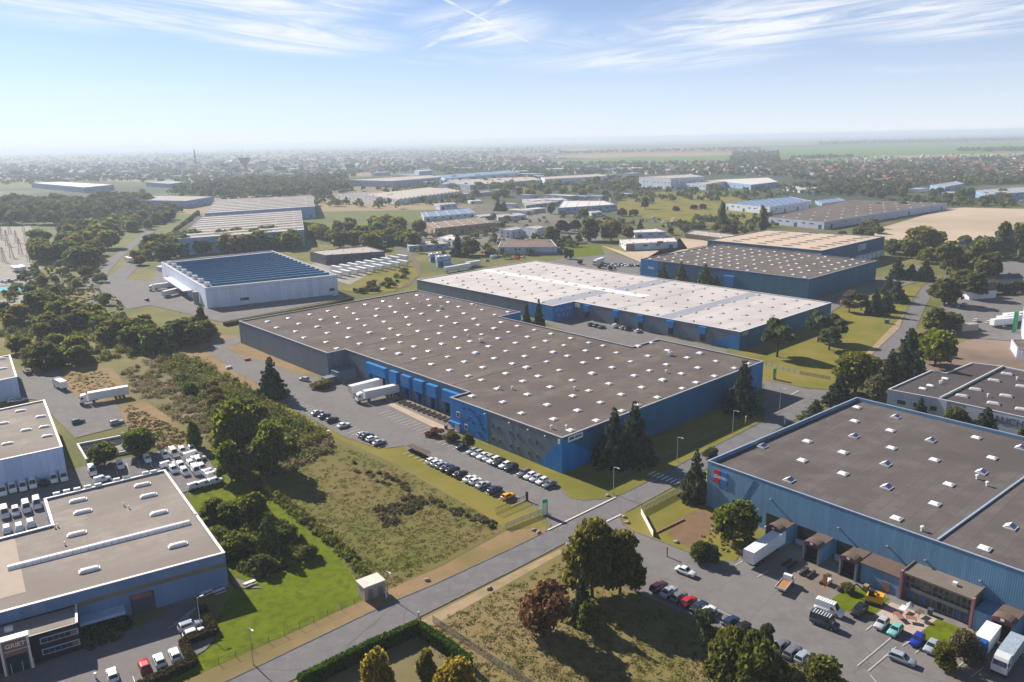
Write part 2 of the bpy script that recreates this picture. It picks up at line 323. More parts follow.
sheet('bare_soil', [(418, 640), (440, 650), (430, 682), (410, 700), (396, 680)], m_scrubg)
sheet('building_grass', [(466, 449), (516, 467), (557, 483.5), (570, 498), (583, 500.6), (603, 499.4), (616, 496.7), (648, 481), (703, 451.5), (764, 420), (775, 404), (764, 394), (563, 474), (455, 432)], m_mown)
sheet('dry_grass', [(240.5, 343.5), (228, 346.3), (228, 350.7), (240.4, 355), (263, 360.4), (298, 374.5), (318, 384), (330, 380)], m_dry)
sheet('east_lawn', [(760, 384), (798, 386.5), (829, 389.5), (862, 363), (898, 328), (907, 309), (921, 287), (935, 277), (915, 272), (890, 277), (850, 297), (830, 312), (745, 352)], m_mown)
sheet('dirt_path', [(862, 364), (899, 329), (904, 314), (896, 322), (872, 347), (858, 362)], m_tan)
sheet('yard_grass', [(621, 514.9), (671, 488.3), (712, 466), (716, 510), (745, 545), (736, 561), (700, 562), (656, 540), (633, 531.5), (623, 525)], m_mown)
sheet('bare_soil', [(668, 535), (676, 520), (700, 508), (712, 512), (716, 530), (690, 548)], mat('red_soil', (.19, .12, .075), (.15, .095, .06), .3, .95, .2))
sheet('soil_yard', [(895, 388), (935, 352), (975, 338), (1060, 345), (1060, 420), (930, 400)], mat('soil_yard', (.20, .145, .115), (.15, .115, .095), .08, .95, .15, c3=(.26, .19, .15)))
# asphalt
def strip(name, A, B, m): return sheet(name, A + B[::-1], m)
strip('street', NE, SE, m_street)
sheet('car_park', [(546.6, 531.5), (551, 526), (543, 512), (526, 500), (509.6, 503), (501, 499.7), (463, 481), (426.6, 462), (406.6, 450), (404.6, 445.6), (388, 448), (373, 446.4), (343, 436.4), (310, 418), (290, 407.4), (281, 399), (261.5, 385), (238.6, 374.5), (221, 360.4), (207, 351.6), (205, 346.3), (217.5, 340), (238.6, 336.7), (241, 342.8), (228, 346.3), (228, 350.7), (240.4, 355), (263, 360.4), (298.5, 374.5), (323, 378), (345, 372), (456, 428), (466, 449), (516, 467), (557, 483.5), (570, 498), (583, 500.6), (603, 499.4), (616.4, 497.4)], m_asphalt)
sheet('dock_apron', [(390, 399), (440, 427), (456, 430), (458, 420), (352, 376), (348, 384)], m_apron)
sheet('concrete_strip', [(388, 405), (392, 402.5), (446, 426.5), (441, 431)], mat('pale_concrete', (.42, .33, .25), (.36, .29, .22), .2, .9))
sheet('courtyard', [(543, 322), (600, 345), (720, 375), (728, 350), (600, 322), (548, 312)], m_asphalt)
sheet('yard_entry', [(764.6, 420.8), (829, 389.8), (807, 389), (797.8, 386.7), (765, 379.7), (764, 393)], m_asphalt)
sheet('south_yard', [(621.4, 514.9), (619.7, 518), (623, 525), (633, 531.5), (656, 540), (689.5, 553), (715, 560), (736, 561.5), (760, 540), (790, 532), (830, 560), (1030, 655), (1150, 720), (1100, 900), (830, 688), (770, 655), (699.5, 620), (646, 597.4), (611.4, 580), (590, 552), (574.9, 538.1)], m_asphalt)
sheet('dock_apron', [(745, 547), (772, 532), (851, 579), (828, 602), (790, 580)], m_apron)
sheet('terrace_lawn', [(829.4, 601), (850.7, 585), (890, 599), (873, 616), (843, 611)], m_lawn)
sheet('terrace', [(891, 602), (937, 619), (916, 635.5), (874, 616)], mat('terrace_paving', (.42, .33, .28), (.36, .285, .245), .7, .9, dirt=.2))
sheet('terrace_lawn', [(937, 619), (965, 629), (953.5, 652), (941, 664), (917, 636)], m_lawn)
sheet('dock_apron', [(965, 650), (1010, 668), (990, 700), (945, 680)], m_apron)
sheet('truck_yard', [(17, 371), (57.6, 369), (66, 385), (75, 396), (118, 405), (126, 425), (75, 438), (55, 418), (40, 400), (20, 398), (-60, 402), (-60, 385)], m_asphalt)
sheet('van_park', [(-60, 498), (67, 470), (160, 451), (192, 443.5), (207.6, 457), (222, 482), (189, 491), (150, 500), (40, 560), (-60, 600)], m_asphalt)
sheet('front_lot', [(-60, 700), (30, 668), (140, 628), (186, 596), (205, 606), (214, 640), (205, 650), (180, 664), (110, 700), (-60, 790)], m_asphalt)
sheet('paved_path', [(226, 573), (233, 577), (251, 583), (262, 588), (238, 588)], m_apron)
# far yards and roads
def path(name, px, width, m):
    pts = [G(x, y) for x, y in px]; lf, rt = [], []
    for i, p in enumerate(pts):
        d = (pts[min(i + 1, len(pts) - 1)] - pts[max(i - 1, 0)]).normalized(); n = Vector((-d.y, d.x, 0)) * width / 2; lf.append(p + n); rt.append(p - n)
    return sheet(name, lf + rt[::-1], m)
path('side_road', [(95, 312), (106, 292), (122, 274), (140, 258), (160, 241), (185, 226), (206, 215), (222, 207)], 13, m_street)
path('side_road', [(92, 286), (104, 270), (116, 258), (136, 242), (152, 230)], 9, m_street)
path('rail_bed', [(372, 240), (392, 246), (408, 254), (416, 263), (416, 275), (404, 286), (388, 291)], 6, mat('rail_ballast', (.17, .13, .085), (.13, .105, .06), .2, .95, .2))
sheet('truck_yard', [(106, 286), (125, 279), (148, 281), (160, 270), (200, 300), (222, 308), (335, 290), (350, 297), (222, 322), (180, 312), (150, 305), (127, 309)], m_asphalt)
sheet('gravel_yard', [(0, 300), (30, 293), (45, 300), (35, 315), (-60, 325), (-60, 300)], m_conc)
sheet('gravel_yard', [(0, 268), (25, 258), (42, 268), (30, 285), (-60, 288), (-60, 270)], m_conc)
sheet('substation_gravel', [(-40, 228), (30, 226), (42, 246), (30, 264), (-40, 272)], m_conc)
sheet('trailer_yard', [(300, 270), (330, 256), (385, 254), (412, 264), (400, 280), (350, 285)], m_conc)
sheet('rough_embankment', [(340, 290), (390, 262), (398, 250), (412, 262), (418, 275), (395, 291), (372, 294)], m_mown)
sheet('estate_yard', [(545, 262), (600, 250), (640, 262), (640, 275), (600, 275)], m_asphalt)
sheet('estate_road', [(553, 233), (590, 243), (604, 242), (598, 232), (560, 228)], m_asphalt)
sheet('sand_yard', [(600, 245), (625, 252), (680, 250), (722, 243), (700, 240), (680, 238), (690, 252), (640, 262)], m_field)
sheet('estate_lawn', [(563, 247), (600, 245), (605, 255), (570, 258)], m_lawn)
sheet('park_grass', [(610, 212), (620, 200), (650, 192), (730, 193), (760, 205), (770, 222), (720, 225), (640, 218)], m_mown)
sheet('estate_yard', [(400, 262), (440, 240), (520, 250), (600, 215), (560, 208), (480, 205), (430, 225), (395, 247)], mat('estate_ground', (.15, .135, .115), (.11, .11, .07), .03, .95, c3=(.2, .175, .15)))
sheet('estate_yard', [(874, 282), (915, 264), (930, 268), (925, 280), (850, 300), (830, 313), (812, 300)], m_asphalt)
sheet('east_car_park', [(925, 330), (945, 300), (985, 296), (1060, 298), (1060, 345), (975, 338)], m_asphalt)
sheet('far_car_park', [(980, 263), (1060, 258), (1060, 285), (995, 280)], m_asphalt)

# kerbs along the street
def kerb(name, px, w_=.3, h_=.14, m=m_kerb):
    mb = MB(); pts = [G(x, y) for x, y in px]
    for a, b in zip(pts, pts[1:]):
        d = (b - a).normalized(); n = Vector((-d.y, d.x, 0)) * w_ / 2
        mb.prism([a - n, b - n, b + n, a + n], 0, h_ + .03)
    return tag(mb.build(name, m), kind='structure')
kerb('kerb', NE[:6] + [(543, 533.5)]); kerb('kerb', [(622, 494.5)] + NE[8:12]); kerb('kerb', SE[:6] + [(570, 540.5)]); kerb('kerb', [(626, 512.5), (671, 488.3), (720, 461.5)])
kerb('kerb', [(543, 512), (549, 520), (551, 526), (545.5, 532)]); kerb('kerb', [(557, 483.5), (563, 493), (570, 498), (583, 500.6), (603, 499.4), (616.4, 497)])
kerb('kerb', [(620.5, 516), (619.7, 518), (623, 525), (633, 531.5), (656, 540), (689.5, 553)]); kerb('kerb', [(605, 574), (646, 597.4), (699.5, 620), (760, 650)], .45, .25)
kerb('kerb', [(766, 380), (797.8, 386.7), (807, 389.3), (829, 389.8), (862, 364), (899, 329), (907.7, 309), (921.8, 287), (948, 274.7)])

# painted markings
PAINT = [.40]
def line(a, b, w_=.14, name='road_marking'):
    A, B = G(*a), G(*b); d = (B - A).normalized(); n = Vector((-d.y, d.x, 0)) * w_ / 2
    return sheet(name, [A - n, B - n, B + n, A + n], m_paint, PAINT[0])
PAINT[0] = ZL[0] + .006
line((547.5, 531), (615.5, 498), .45); line((604, 523.5), (621, 515.2), .45)
for i in range(7):                               # zebra crossing
    a = G(651 + i * 4.3, 474.3 + i * 1.62); d = UD * 2.0
    b = a + d; n = -VD * .28
    sheet('zebra_stripe', [a - n - d * .6, b - n, b + n, a + n - d * .6], m_paint, PAINT[0])
line((790, 396), (799, 391.3), .4)
for i in range(13): a = G(391 + i * 4.2, 411 + i * 1.87); b = a + VD * 0 - UD * 5.0; n = VD * .07; sheet('bay_line', [a - n, b - n, b + n, a + n], m_paint, PAINT[0])
for i in range(34):                              # bays of the two rows beside the blue corner block and by the long grass bank
    v = 134 + i * 2.5
    if v < 182: 
        for u0 in (132.7,):
            a, b = W(u0, v), W(u0 + 5, v); n = VD * .07; sheet('bay_line', [a - n, b - n, b + n, a + n], m_paint, PAINT[0])
        a, b = W(120.2, v), W(125.2, v); sheet('bay_line', [a - n, b - n, b + n, a + n], m_paint, PAINT[0])
for i in range(24):
    v = 191 + i * 2.5; a, b = W(117.2, v), W(122.2, v); n = VD * .07; sheet('bay_line', [a - n, b - n, b + n, a + n], m_paint, PAINT[0])
for a, b in (((684, 603), (737, 632)), ((690, 597), (760, 632))): line(a, b, .11)
for i in range(14): line((706 + i * 9.5, 611 + i * 4.8), (710 + i * 9.5, 608 + i * 4.8), .15)
for a, b in (((857, 667), (893, 637)), ((868, 672), (896, 648)), ((870, 676), (880, 688)), ((955, 670), (967, 660)), ((971, 678), (984, 668)), ((866, 631), (872, 626)), ((880, 631), (886, 627)), ((902, 647), (910, 642)), ((915, 654), (922, 649)), ((827, 604), (812, 613)), ((735, 566), (752, 557)), ((757, 578), (768, 572))): line(a, b, .11)
for i in range(8): line((120 + i * 11.4 - 5, 466 - i * 2.4), (123 + i * 11.4 - 5, 475 - i * 2.4), .14)
for i in range(4): line((168 + i * 6, 629.5 - i * 4.5), (190 + i * 3, 618 - i * 4), .12)
for i in range(6): line((120 + i * 13, 683 - i * 5.6), (123 + i * 13, 692 - i * 5.6), .14)
# ------------------------------------------------------------------ buildings
m_slate = mat('slate_cladding', (.13, .165, .215), (.115, .15, .20), .1, .55, .35, ribs=.8)
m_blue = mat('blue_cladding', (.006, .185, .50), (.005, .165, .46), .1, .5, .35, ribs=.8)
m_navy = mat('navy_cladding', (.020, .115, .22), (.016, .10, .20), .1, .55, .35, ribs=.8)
m_steel = mat('steel_blue_cladding', (.125, .26, .40), (.105, .225, .36), .12, .6, .5, ribs=.42)
m_whitew = mat('white_cladding', (.60, .64, .72), (.52, .56, .64), .1, .6, .25, ribs=1.5)
m_lilac = mat('pale_lilac_cladding', (.48, .50, .62), (.42, .44, .55), .1, .6, .25, ribs=1.2)
m_darkg = mat('dark_grey_cladding', (.07, .08, .10), (.055, .065, .085), .1, .6, .25, ribs=1.2)
m_roofd = mat('dark_felt_roof', (.132, .108, .098), (.115, .094, .086), .05, .93, .06, c3=(.15, .128, .116), scale2=.16, bscale=4, dirt=.25, seams=4.0)
m_roofr = mat('grey_felt_roof', (.112, .097, .094), (.098, .085, .083), .05, .93, .06, c3=(.128, .113, .108), scale2=.16, bscale=4, dirt=.25, seams=3.0)
m_roofw = mat('white_membrane_roof', (.50, .46, .45), (.44, .405, .395), .03, .8, .03, c3=(.46, .42, .405), scale2=.11, dirt=.14, seams=6.0)
m_roofg = mat('grey_membrane', (.27, .28, .33), (.24, .25, .30), .05, .85)
m_roofb = mat('beige_gravel_roof', (.27, .235, .21), (.235, .205, .185), .06, .93, .05, c3=(.30, .265, .24), scale2=.14, bscale=4, dirt=.18, seams=3.0)
m_roofp = mat('pale_roof', (.42, .37, .34), (.36, .32, .29), .05, .9, dirt=.2)
m_cope = mat('pale_coping', (.36, .35, .36), (.30, .29, .30), 1.5, .5)
m_copew = mat('white_coping', (.66, .64, .63), (.58, .56, .55), 1.5, .5)
m_copeb = mat('blue_coping', (.30, .37, .47), (.26, .33, .43), 1.0, .5)
m_white = mat('white_paint', (.74, .73, .72), (.66, .65, .64), .7, .5)
m_glass = mat('window_glass', (.025, .035, .045), (.02, .03, .04), .5, .12, spec=.6)
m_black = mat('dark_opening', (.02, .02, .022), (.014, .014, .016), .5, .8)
m_dome = mat('skylight_dome', (.80, .78, .77), (.70, .68, .67), .9, .35)
m_domew = mat('weathered_dome', (.50, .47, .45), (.40, .37, .36), .9, .45)
m_bglass = mat('blue_skylight_glass', (.16, .27, .50), (.13, .22, .44), .7, .12, spec=.7)
m_grey = mat('grey_metal', (.25, .255, .265), (.2, .205, .21), .8, .5, metal=.3)
m_maroon = mat('maroon_hood', (.11, .03, .05), (.09, .025, .04), .6, .6)
m_brownf = mat('brown_felt', (.13, .095, .08), (.11, .08, .068), .6, .9)
m_rust = mat('brown_brick_red', (.25, .12, .09), (.2, .1, .075), .5, .8)

def ccw(pts):
    a = sum(p.x * q.y - q.x * p.y for p, q in zip(pts, pts[1:] + pts[:1]))
    return list(pts) if a > 0 else list(reversed(pts))
def inset(pts, d):
    out = []; n = len(pts)
    for i in range(n):
        a, b, c = pts[i - 1], pts[i], pts[(i + 1) % n]
        e, f = (b - a).normalized(), (c - b).normalized()
        n1, n2 = Vector((-e.y, e.x, 0)), Vector((-f.y, f.x, 0))
        k = 1 + n1.dot(n2); out.append(b + (n1 + n2) / k * d)
    return out
def lift(p, z): return (p.x, p.y, z)
class Bld: pass
def building(name, label, pts, h, wall, roof, cope=None, drop=.45, cat='warehouse', group=None, wall_mats=None, cw=.5):
    pts = ccw([Vector((p.x, p.y, 0)) for p in pts]); B = Bld(); B.pts = pts; B.h = h
    c = sum(pts, Vector()) / len(pts); B.o = c; B.root = empty(name, c, label, cat, group)
    q = inset(pts, .35); B.walls = []
    for i in range(len(pts)):
        j = (i + 1) % len(pts); a, b = pts[i], pts[j]; d = (b - a).normalized(); mb = MB()
        mb.hexa([lift(a, 0), lift(b, 0), lift(q[j], 0), lift(q[i], 0)], [lift(a, h), lift(b, h), lift(q[j], h), lift(q[i], h)], lambda v, a=a, d=d: ((Vector(v) - a).dot(d), v[2]))
        B.walls.append(mb.build('wall', (wall_mats or {}).get(i, wall), B.root, c))
    rp = inset(pts, .36); mb = MB(); mb.hexa([lift(p, h - drop - .3) for p in rp], [lift(p, h - drop) for p in rp])
    B.roof = mb.build('roof', roof, B.root, c); B.rz = h - drop
    if cope:
        o1, o2 = inset(pts, -.09), inset(pts, cw)
        for i in range(len(pts)):
            j = (i + 1) % len(pts); mb = MB()
            mb.hexa([lift(o1[i], h + .004), lift(o1[j], h + .004), lift(o2[j], h + .004), lift(o2[i], h + .004)], [lift(o1[i], h + .16), lift(o1[j], h + .16), lift(o2[j], h + .16), lift(o2[i], h + .16)])
            mb.build('coping', cope, B.root, c)
    return B
def on(B, me, name, parent, world, rz=0.0, scale=None): return part(name, me, parent, world - B.o, rz, None, scale)
def span(a, b, x, z):                            # where on wall a-b (at height z) does photo column x fall
    lo, hi = 0.0, 1.0; f = lambda t: P(lift(a + (b - a) * t, z))[0]; up = f(1) > f(0)
    for i in range(30):
        m = (lo + hi) / 2
        if (f(m) < x) == up: lo = m
        else: hi = m
    return lo * (b - a).length
def panel(B, name, a, b, s0, s1, z0, z1, depth, m, off=0.0, parent=None, quad=None, side=None):
    """a solid piece on the outside of wall a-b (a-b counter-clockwise round the footprint, outside on the right)"""
    d = (b - a).normalized(); n = Vector((d.y, -d.x, 0)); mb = MB()
    base = [a + d * s0 + n * off, a + d * s1 + n * off]
    f = [p + n * depth for p in base]
    lo = [lift(base[0], z0), lift(f[0], z0), lift(f[1], z0), lift(base[1], z0)]; hi = [lift(base[0], z1), lift(f[0], z1), lift(f[1], z1), lift(base[1], z1)]
    mb.hexa(lo, hi, lambda v: ((Vector(v) - a).dot(d), v[2]))
    return mb.build(name, m, parent or B.root, B.o)
def tri_panel(B, name, a, b, pts2, depth, m):
    d = (b - a).normalized(); n = Vector((d.y, -d.x, 0)); mb = MB()
    f = [lift(a + d * s + n * depth, z) for s, z in pts2]; k = [lift(a + d * s + n * .001, z) for s, z in pts2]
    mb.hexa(k, f, lambda v: ((Vector(v) - a).dot(d), v[2])); return mb.build(name, m, B.root, B.o)
# skylight and roof-vent meshes, shared
def sky_mesh(w_, l_, m, h_=.55, gable=False, name='skylight'):
    mb = MB(); mb.box((0, 0, 0), (w_ + .25, l_ + .25, .28), mi=1)
    if gable:
        z0, z1 = .281, .95; a, b = w_ / 2, l_ / 2
        v = [(-a, -b, z0), (a, -b, z0), (a, b, z0), (-a, b, z0), (0, -b, z1), (0, b, z1)]
        mb.face([v[1], v[2], v[5], v[4]]); mb.face([v[3], v[0], v[4], v[5]], mi=2); mb.face([v[0], v[1], v[4]], mi=1); mb.face([v[2], v[3], v[5]], mi=1); mb.face([v[3], v[2], v[1], v[0]])
    else:
        mb.box((0, 0, .281), (w_, l_, h_ - .281), top=(.82, .82))
        mb.box((0, 0, h_ + .0005), (w_ * .82, l_ * .82, .1), top=(.5, .6))
    return mb.mesh(name, [m, m_copew, m_dome])
SK_W = sky_mesh(1.9, 1.9, m_dome, .42); SK_M = sky_mesh(1.8, 1.6, m_dome, .38); SK_D = sky_mesh(1.5, 1.5, m_domew, .4); SK_G = sky_mesh(2.0, 2.0, m_bglass, gable=True); SK_BIG = sky_mesh(2.2, 2.2, m_dome, .6)
SK_L = sky_mesh(1.25, 3.6, m_dome, .6); SK_B4 = sky_mesh(2.2, 3.4, m_domew, .6)
def vent_mesh():
    mb = MB(); mb.cyl((0, 0, 0), (0, 0, .9), .28, .28, 10); mb.cyl((0, 0, .901), (0, 0, 1.15), .48, .3, 10); return mb.mesh('roof_vent', [m_copew])
VENT = vent_mesh()
def acmesh():
    mb = MB(); mb.box((0, 0, .2), (1.8, 1.1, 1.3)); mb.cyl((0, 0, 1.501), (0, 0, 1.62), .42, .42, 12, 1); [mb.box((x, y, 0), (.15, .15, .199), mi=1) for x in (-.7, .7) for y in (-.4, .4)]
    return mb.mesh('cooling_unit', [m_white, m_grey])
ACU = acmesh()

# text as a flat raised part of a thing
def lettering(text, size, m, parent, loc, xdir, updir, name='lettering', depth=.03, align='CENTER'):
    cu = bpy.data.curves.new('lettering', 'FONT'); cu.body = text; cu.size = size; cu.extrude = depth; cu.align_x = align; cu.align_y = 'CENTER'; cu.offset = size * .012
    t = bpy.data.objects.new('tmp', cu); COL.objects.link(t); dg = bpy.context.evaluated_depsgraph_get(); dg.update()
    me = bpy.data.meshes.new_from_object(t.evaluated_get(dg)); bpy.data.objects.remove(t); me.materials.clear(); me.materials.append(m); me.name = name
    x = xdir.normalized(); y = updir.normalized(); z = x.cross(y)
    o = bpy.data.objects.new(name, me); COL.objects.link(o); o.parent = parent
    mt = Matrix((x, y, z)).transposed().to_4x4(); mt.translation = loc; o.matrix_local = mt; return o

# ---- the main warehouse with the dark roof
HM = 10.5
mp_ = [(143.8, 138.8), (248.7, 138.8), (248.7, 185.8), (232.2, 185.8), (232.2, 264.4), (246, 264.4), (246, 347.8), (143.6, 347.8), (143.6, 266), (151.6, 266), (151.6, 188.5), (143.8, 188.5)]
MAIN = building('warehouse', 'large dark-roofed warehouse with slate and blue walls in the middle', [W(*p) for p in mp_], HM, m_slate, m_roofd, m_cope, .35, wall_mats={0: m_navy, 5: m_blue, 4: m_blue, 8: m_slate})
B = MAIN
Ar, Br = [142.5, 150.2, 161, 172.6, 180.3, 190.4, 203.3, 211.5, 222, 234.7, 243], [153, 163.5, 174.2, 184.6, 195, 205.8, 216.4, 226.5, 237.8]
rows = [(141.8, Ar), (151.6, Br), (161.8, Ar), (173.5, Br), (185, Ar), (195.8, Br), (270, Ar), (282.8, Br), (296.6, Ar), (309.7, Br), (322.3, Ar), (336.6, Br)]
rows += [(v, [152.9, 173.8, 194.6, 216]) for v in (207.3, 217.7, 228, 239.7, 249.5, 259.7)] + [(v, [163.2, 184.4, 205.7, 226.2]) for v in (203, 213.3, 224.2, 234.8, 245.2, 255.6)]
for k, (v, us) in enumerate(rows):
    for j, u in enumerate(us):
        if v > 188 and v < 266 and (u < 155 or u > 229): continue
        if v >= 188 and u > 243 and v < 266: continue
        if u < 146.5: continue
        q = W(u + random.uniform(-.25, .25), v + random.uniform(-.25, .25), B.rz)
        on(B, SK_BIG if (k * 7 + j * 3) % 11 == 0 else (SK_W if (k + j) % 3 else SK_M), 'skylight', B.roof, q, AU)
for u, v in ((178, 166), (214, 156), (236, 171), (147.5, 146.5), (150.5, 143.6), (199, 246.5), (203, 300), (226, 318), (161, 184), (164, 181), (240, 290)): on(B, VENT, 'roof_vent', B.roof, W(u, v, B.rz), 0)
for u, v in ((233, 168.5), (197, 236), (226, 300)): on(B, ACU, 'cooling_unit', B.roof, W(u, v, B.rz), AU)
mb = MB()                                        # raised seams where the roof falls meet
for a, b in (((152, 199.5), (232, 199.5)), ((152, 266.5), (245.5, 266.5)), ((152, 233), (232, 233))): 
    mb.prism(ccw([W(a[0], a[1] - .2), W(b[0], a[1] - .2), W(b[0], a[1] + .2), W(a[0], a[1] + .2)]), B.rz + .002, B.rz + .09)
s = mb.build('roof_seam', mat('seam_felt', (.17, .15, .145), (.14, .125, .12), .5, .9), B.roof, B.o)
fa, fb_ = W(143.8, 188.5), W(143.8, 138.8)       # front block facing the car park
panel(B, 'blue_cladding_panel', fa, fb_, 0, span(fa, fb_, 488, 5), 0, HM - .02, .05, m_blue)
tri_panel(B, 'blue_corner_panel', fa, fb_, [(49.68, .02), (49.68, HM - .1), (span(fa, fb_, 538, .1), .02)], .05, m_blue)
ra, rb = W(143.8, 138.8), W(248.7, 138.8)
tri_panel(B, 'blue_corner_panel', ra, rb, [(.02, .02), (17, .02), (.02, HM - .1)], .05, m_blue)
panel(B, 'blue_cladding_panel', ra, rb, 97, 104.85, 0, HM - .02, .05, m_blue)
m_bluedk = mat('dark_blue_panel', (.004, .07, .24), (.004, .06, .2), .3, .5)
for x, z in ((470, 9.0), (474, 8.6), (481, 8.2), (470, 6.2), (468, 5.2), (474, 5.0), (480, 6.4), (481, 5.3), (484, 4.2), (480, 2.4), (482, 1.3), (477, 7.4), (464, 8.6)):
    s_ = span(fa, fb_, x, z); panel(B, 'cladding_tile', fa, fb_, s_ - .9, s_ + .9, z - .35, z + .35, .04, m_bluedk, .052)
for x, y in ((493, 429), (499, 431.5), (510.5, 435), (518, 439), (529, 442), (536.5, 446), (493, 440), (500, 443), (518, 450), (529, 455), (537, 458), (511, 447)):
    z = 6.6 if y < 447 and not (x in (493, 500) and y > 436) else 2.6
    z = 6.4 if (x, y) in ((493, 429), (499, 431.5), (510.5, 435), (518, 439), (529, 442), (536.5, 446)) else 2.2
    s_ = span(fa, fb_, x, z); f = panel(B, 'window', fa, fb_, s_ - .45, s_ + .45, z - .7, z + .7, .06, m_grey, .002)
    panel(B, 'pane', fa, fb_, s_ - .35, s_ + .35, z - .6, z + .6, .02, m_glass, .064, f)
for x, z in ((458.5, 5.8), (466.5, 2.6)):
    s_ = span(fa, fb_, x, z); f = panel(B, 'window', fa, fb_, s_ - .8, s_ + .8, z - .9, z + .9, .12, m_white, .052); panel(B, 'pane', fa, fb_, s_ - .6, s_ + .6, z - .7, z + .7, .02, m_glass, .175, f)
panel(B, 'door', fa, fb_, 2.2, 4.4, 0, 2.6, .1, m_white, .052); panel(B, 'door_canopy', fa, fb_, 0, 5.2, 2.7, 3.0, 1.0, m_blue, .052)
for s_ in (17, 28, 36, 43): panel(B, 'wall_lamp', fa, fb_, s_, s_ + .35, 9.2, 9.5, .4, m_white, .002)
# corner sign
f = panel(B, 'sign_board', ra, rb, 2.2, 8.2, HM - 1.9, HM - .25, .15, m_white, .052)
sgm = mat('sign_ink', (.05, .12, .3), None, .5, .6); sgg = mat('sign_green', (.03, .25, .12), None, .5, .6)
panel(B, 'sign_mark', ra, rb, 2.7, 4.6, HM - 1.4, HM - .6, .02, sgm, .204, f); panel(B, 'sign_mark', ra, rb, 5.0, 7.7, HM - 1.3, HM - .7, .02, sgg, .204, f)
panel(B, 'sign_board', fa, fb_, 48.2, 49.0, HM - 2.0, HM - .6, .1, m_white, .055)
# dock wall
da, db = W(151.6, 266), W(151.6, 188.5)
for k, (x0, x1, zb) in enumerate(((369, 388, 5.2), (392.5, 399.5, 4.6), (404, 412.5, 4.6), (416, 425.5, 4.6), (429.5, 439, 4.6), (445, 461, 4.8))):
    s0, s1 = span(da, db, x0, 7), span(da, db, x1, 7)
    panel(B, 'dock_hood', da, db, s0, s1, zb, 8.9, 1.5, m_blue, .002)
    n_ = 3 if k == 0 else (2 if k == 5 else 1)
    for i in range(n_):
        c_ = s0 + (s1 - s0) * (i + .5) / n_
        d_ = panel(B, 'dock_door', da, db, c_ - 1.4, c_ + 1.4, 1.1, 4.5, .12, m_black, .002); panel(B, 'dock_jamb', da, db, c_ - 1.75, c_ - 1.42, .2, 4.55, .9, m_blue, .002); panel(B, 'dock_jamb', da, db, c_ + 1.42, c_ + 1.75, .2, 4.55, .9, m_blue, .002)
        panel(B, 'dock_bumper', da, db, c_ - 1.2, c_ + 1.2, .3, 1.05, .45, m_black, .002)
mb = MB(); mb.cyl(W(151.2, 190, 0), W(151.2, 190, 2.0), .5, .5, 12); mb.build('rain_barrel', m_grey, B.root, B.o)
# silo-like ramp block beside the recess
mbp = MB(); q = [W(143.2, 262), W(150, 262), W(150, 265.4), W(143.2, 265.4)]
mbp.prism(ccw([W(138.6, 259.5), W(143.0, 259.5), W(143.0, 263.0), W(138.6, 263.0)]), 0, 2.6)
mbp.prism(ccw([W(143.02, 258), W(151.4, 258), W(151.4, 263.0), W(143.02, 263.0)]), 0, 4.4)
tag(mbp.build('compactor_shed', m_slate, None, W(146, 261)), 'stepped slate-grey shed in the recess of the dark-roofed warehouse', 'shed')

# ---- the white-roofed warehouse behind it
HW = 8.1
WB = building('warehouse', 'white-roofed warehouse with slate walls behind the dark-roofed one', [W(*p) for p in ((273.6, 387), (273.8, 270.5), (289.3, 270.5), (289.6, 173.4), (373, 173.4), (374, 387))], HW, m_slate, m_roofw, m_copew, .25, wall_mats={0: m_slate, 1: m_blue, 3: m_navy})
B = WB
for i, v in enumerate(np.arange(180, 384, 10.2)):
    for j, u in enumerate(np.arange(279 if v > 274 else 295, 371, 11.5)):
        on(B, SK_D, 'skylight', B.roof, W(u + (i % 2) * 4 + random.uniform(-.6, .6) - 1, v + random.uniform(-.6, .6), B.rz), AU, (random.uniform(.85, 1.5),) * 2 + (1,))
for nm, u0, u1, v0, v1, m in (('white_roof_band', 322, 329.5, 252, 386, m_white), ('grey_roof_strip', 290, 372.6, 211, 218, m_roofg), ('grey_roof_strip', 274.5, 321.5, 273.5, 284, m_roofg), ('grey_roof_strip', 330, 373, 269, 279, m_roofg), ('roof_seam', 290, 373, 243, 243.6, m_roofg)):
    mb = MB(); mb.prism(ccw([W(u0, v0), W(u1, v0), W(u1, v1), W(u0, v1)]), B.rz + .003, B.rz + .05); mb.build(nm, m, B.roof, B.o)
wa, wb_ = W(289.3, 270.5), W(289.6, 173.4)
wl0, wl1 = W(273.6, 387), W(273.8, 270.5); panel(B, 'blue_cladding_panel', wl0, wl1, span(wl0, wl1, 528, 5), (wl1 - wl0).length - .06, 0, HW - .02, .05, m_blue)
for x in (587.5, 616.5, 641, 671, 703):
    s_ = span(wa, wb_, x, 6); panel(B, 'dock_hood', wa, wb_, s_ - 1.9, s_ + 1.9, 4.4, 7.6, 1.2, m_blue, .002); panel(B, 'dock_door', wa, wb_, s_ - 1.4, s_ + 1.4, .9, 4.2, .15, m_black, .002)
tri_panel(B, 'blue_corner_panel', wa, wb_, [(97.0, .02), (97.0, HW - .05), (82, .02)], .05, m_blue)
panel(B, 'sign_board', wa, wb_, 1.0, 4.2, 5.3, 7.6, .15, m_white, .003)
wc, wd = W(273.8, 270.5), W(289.3, 270.5)
for k, (s_, z) in enumerate(((3, 5.6), (6.5, 5.2), (10, 5.8), (12.8, 5.5), (4.5, 2.6), (8, 2.8), (11.5, 2.4))):
    f = panel(B, 'window', wc, wd, s_ - .7, s_ + .7, z - .6, z + .6, .08, m_white, .002); panel(B, 'pane', wc, wd, s_ - .5, s_ + .5, z - .45, z + .45, .02, m_glass, .083, f)
we, wf = W(289.6, 173.4), W(373, 173.4)
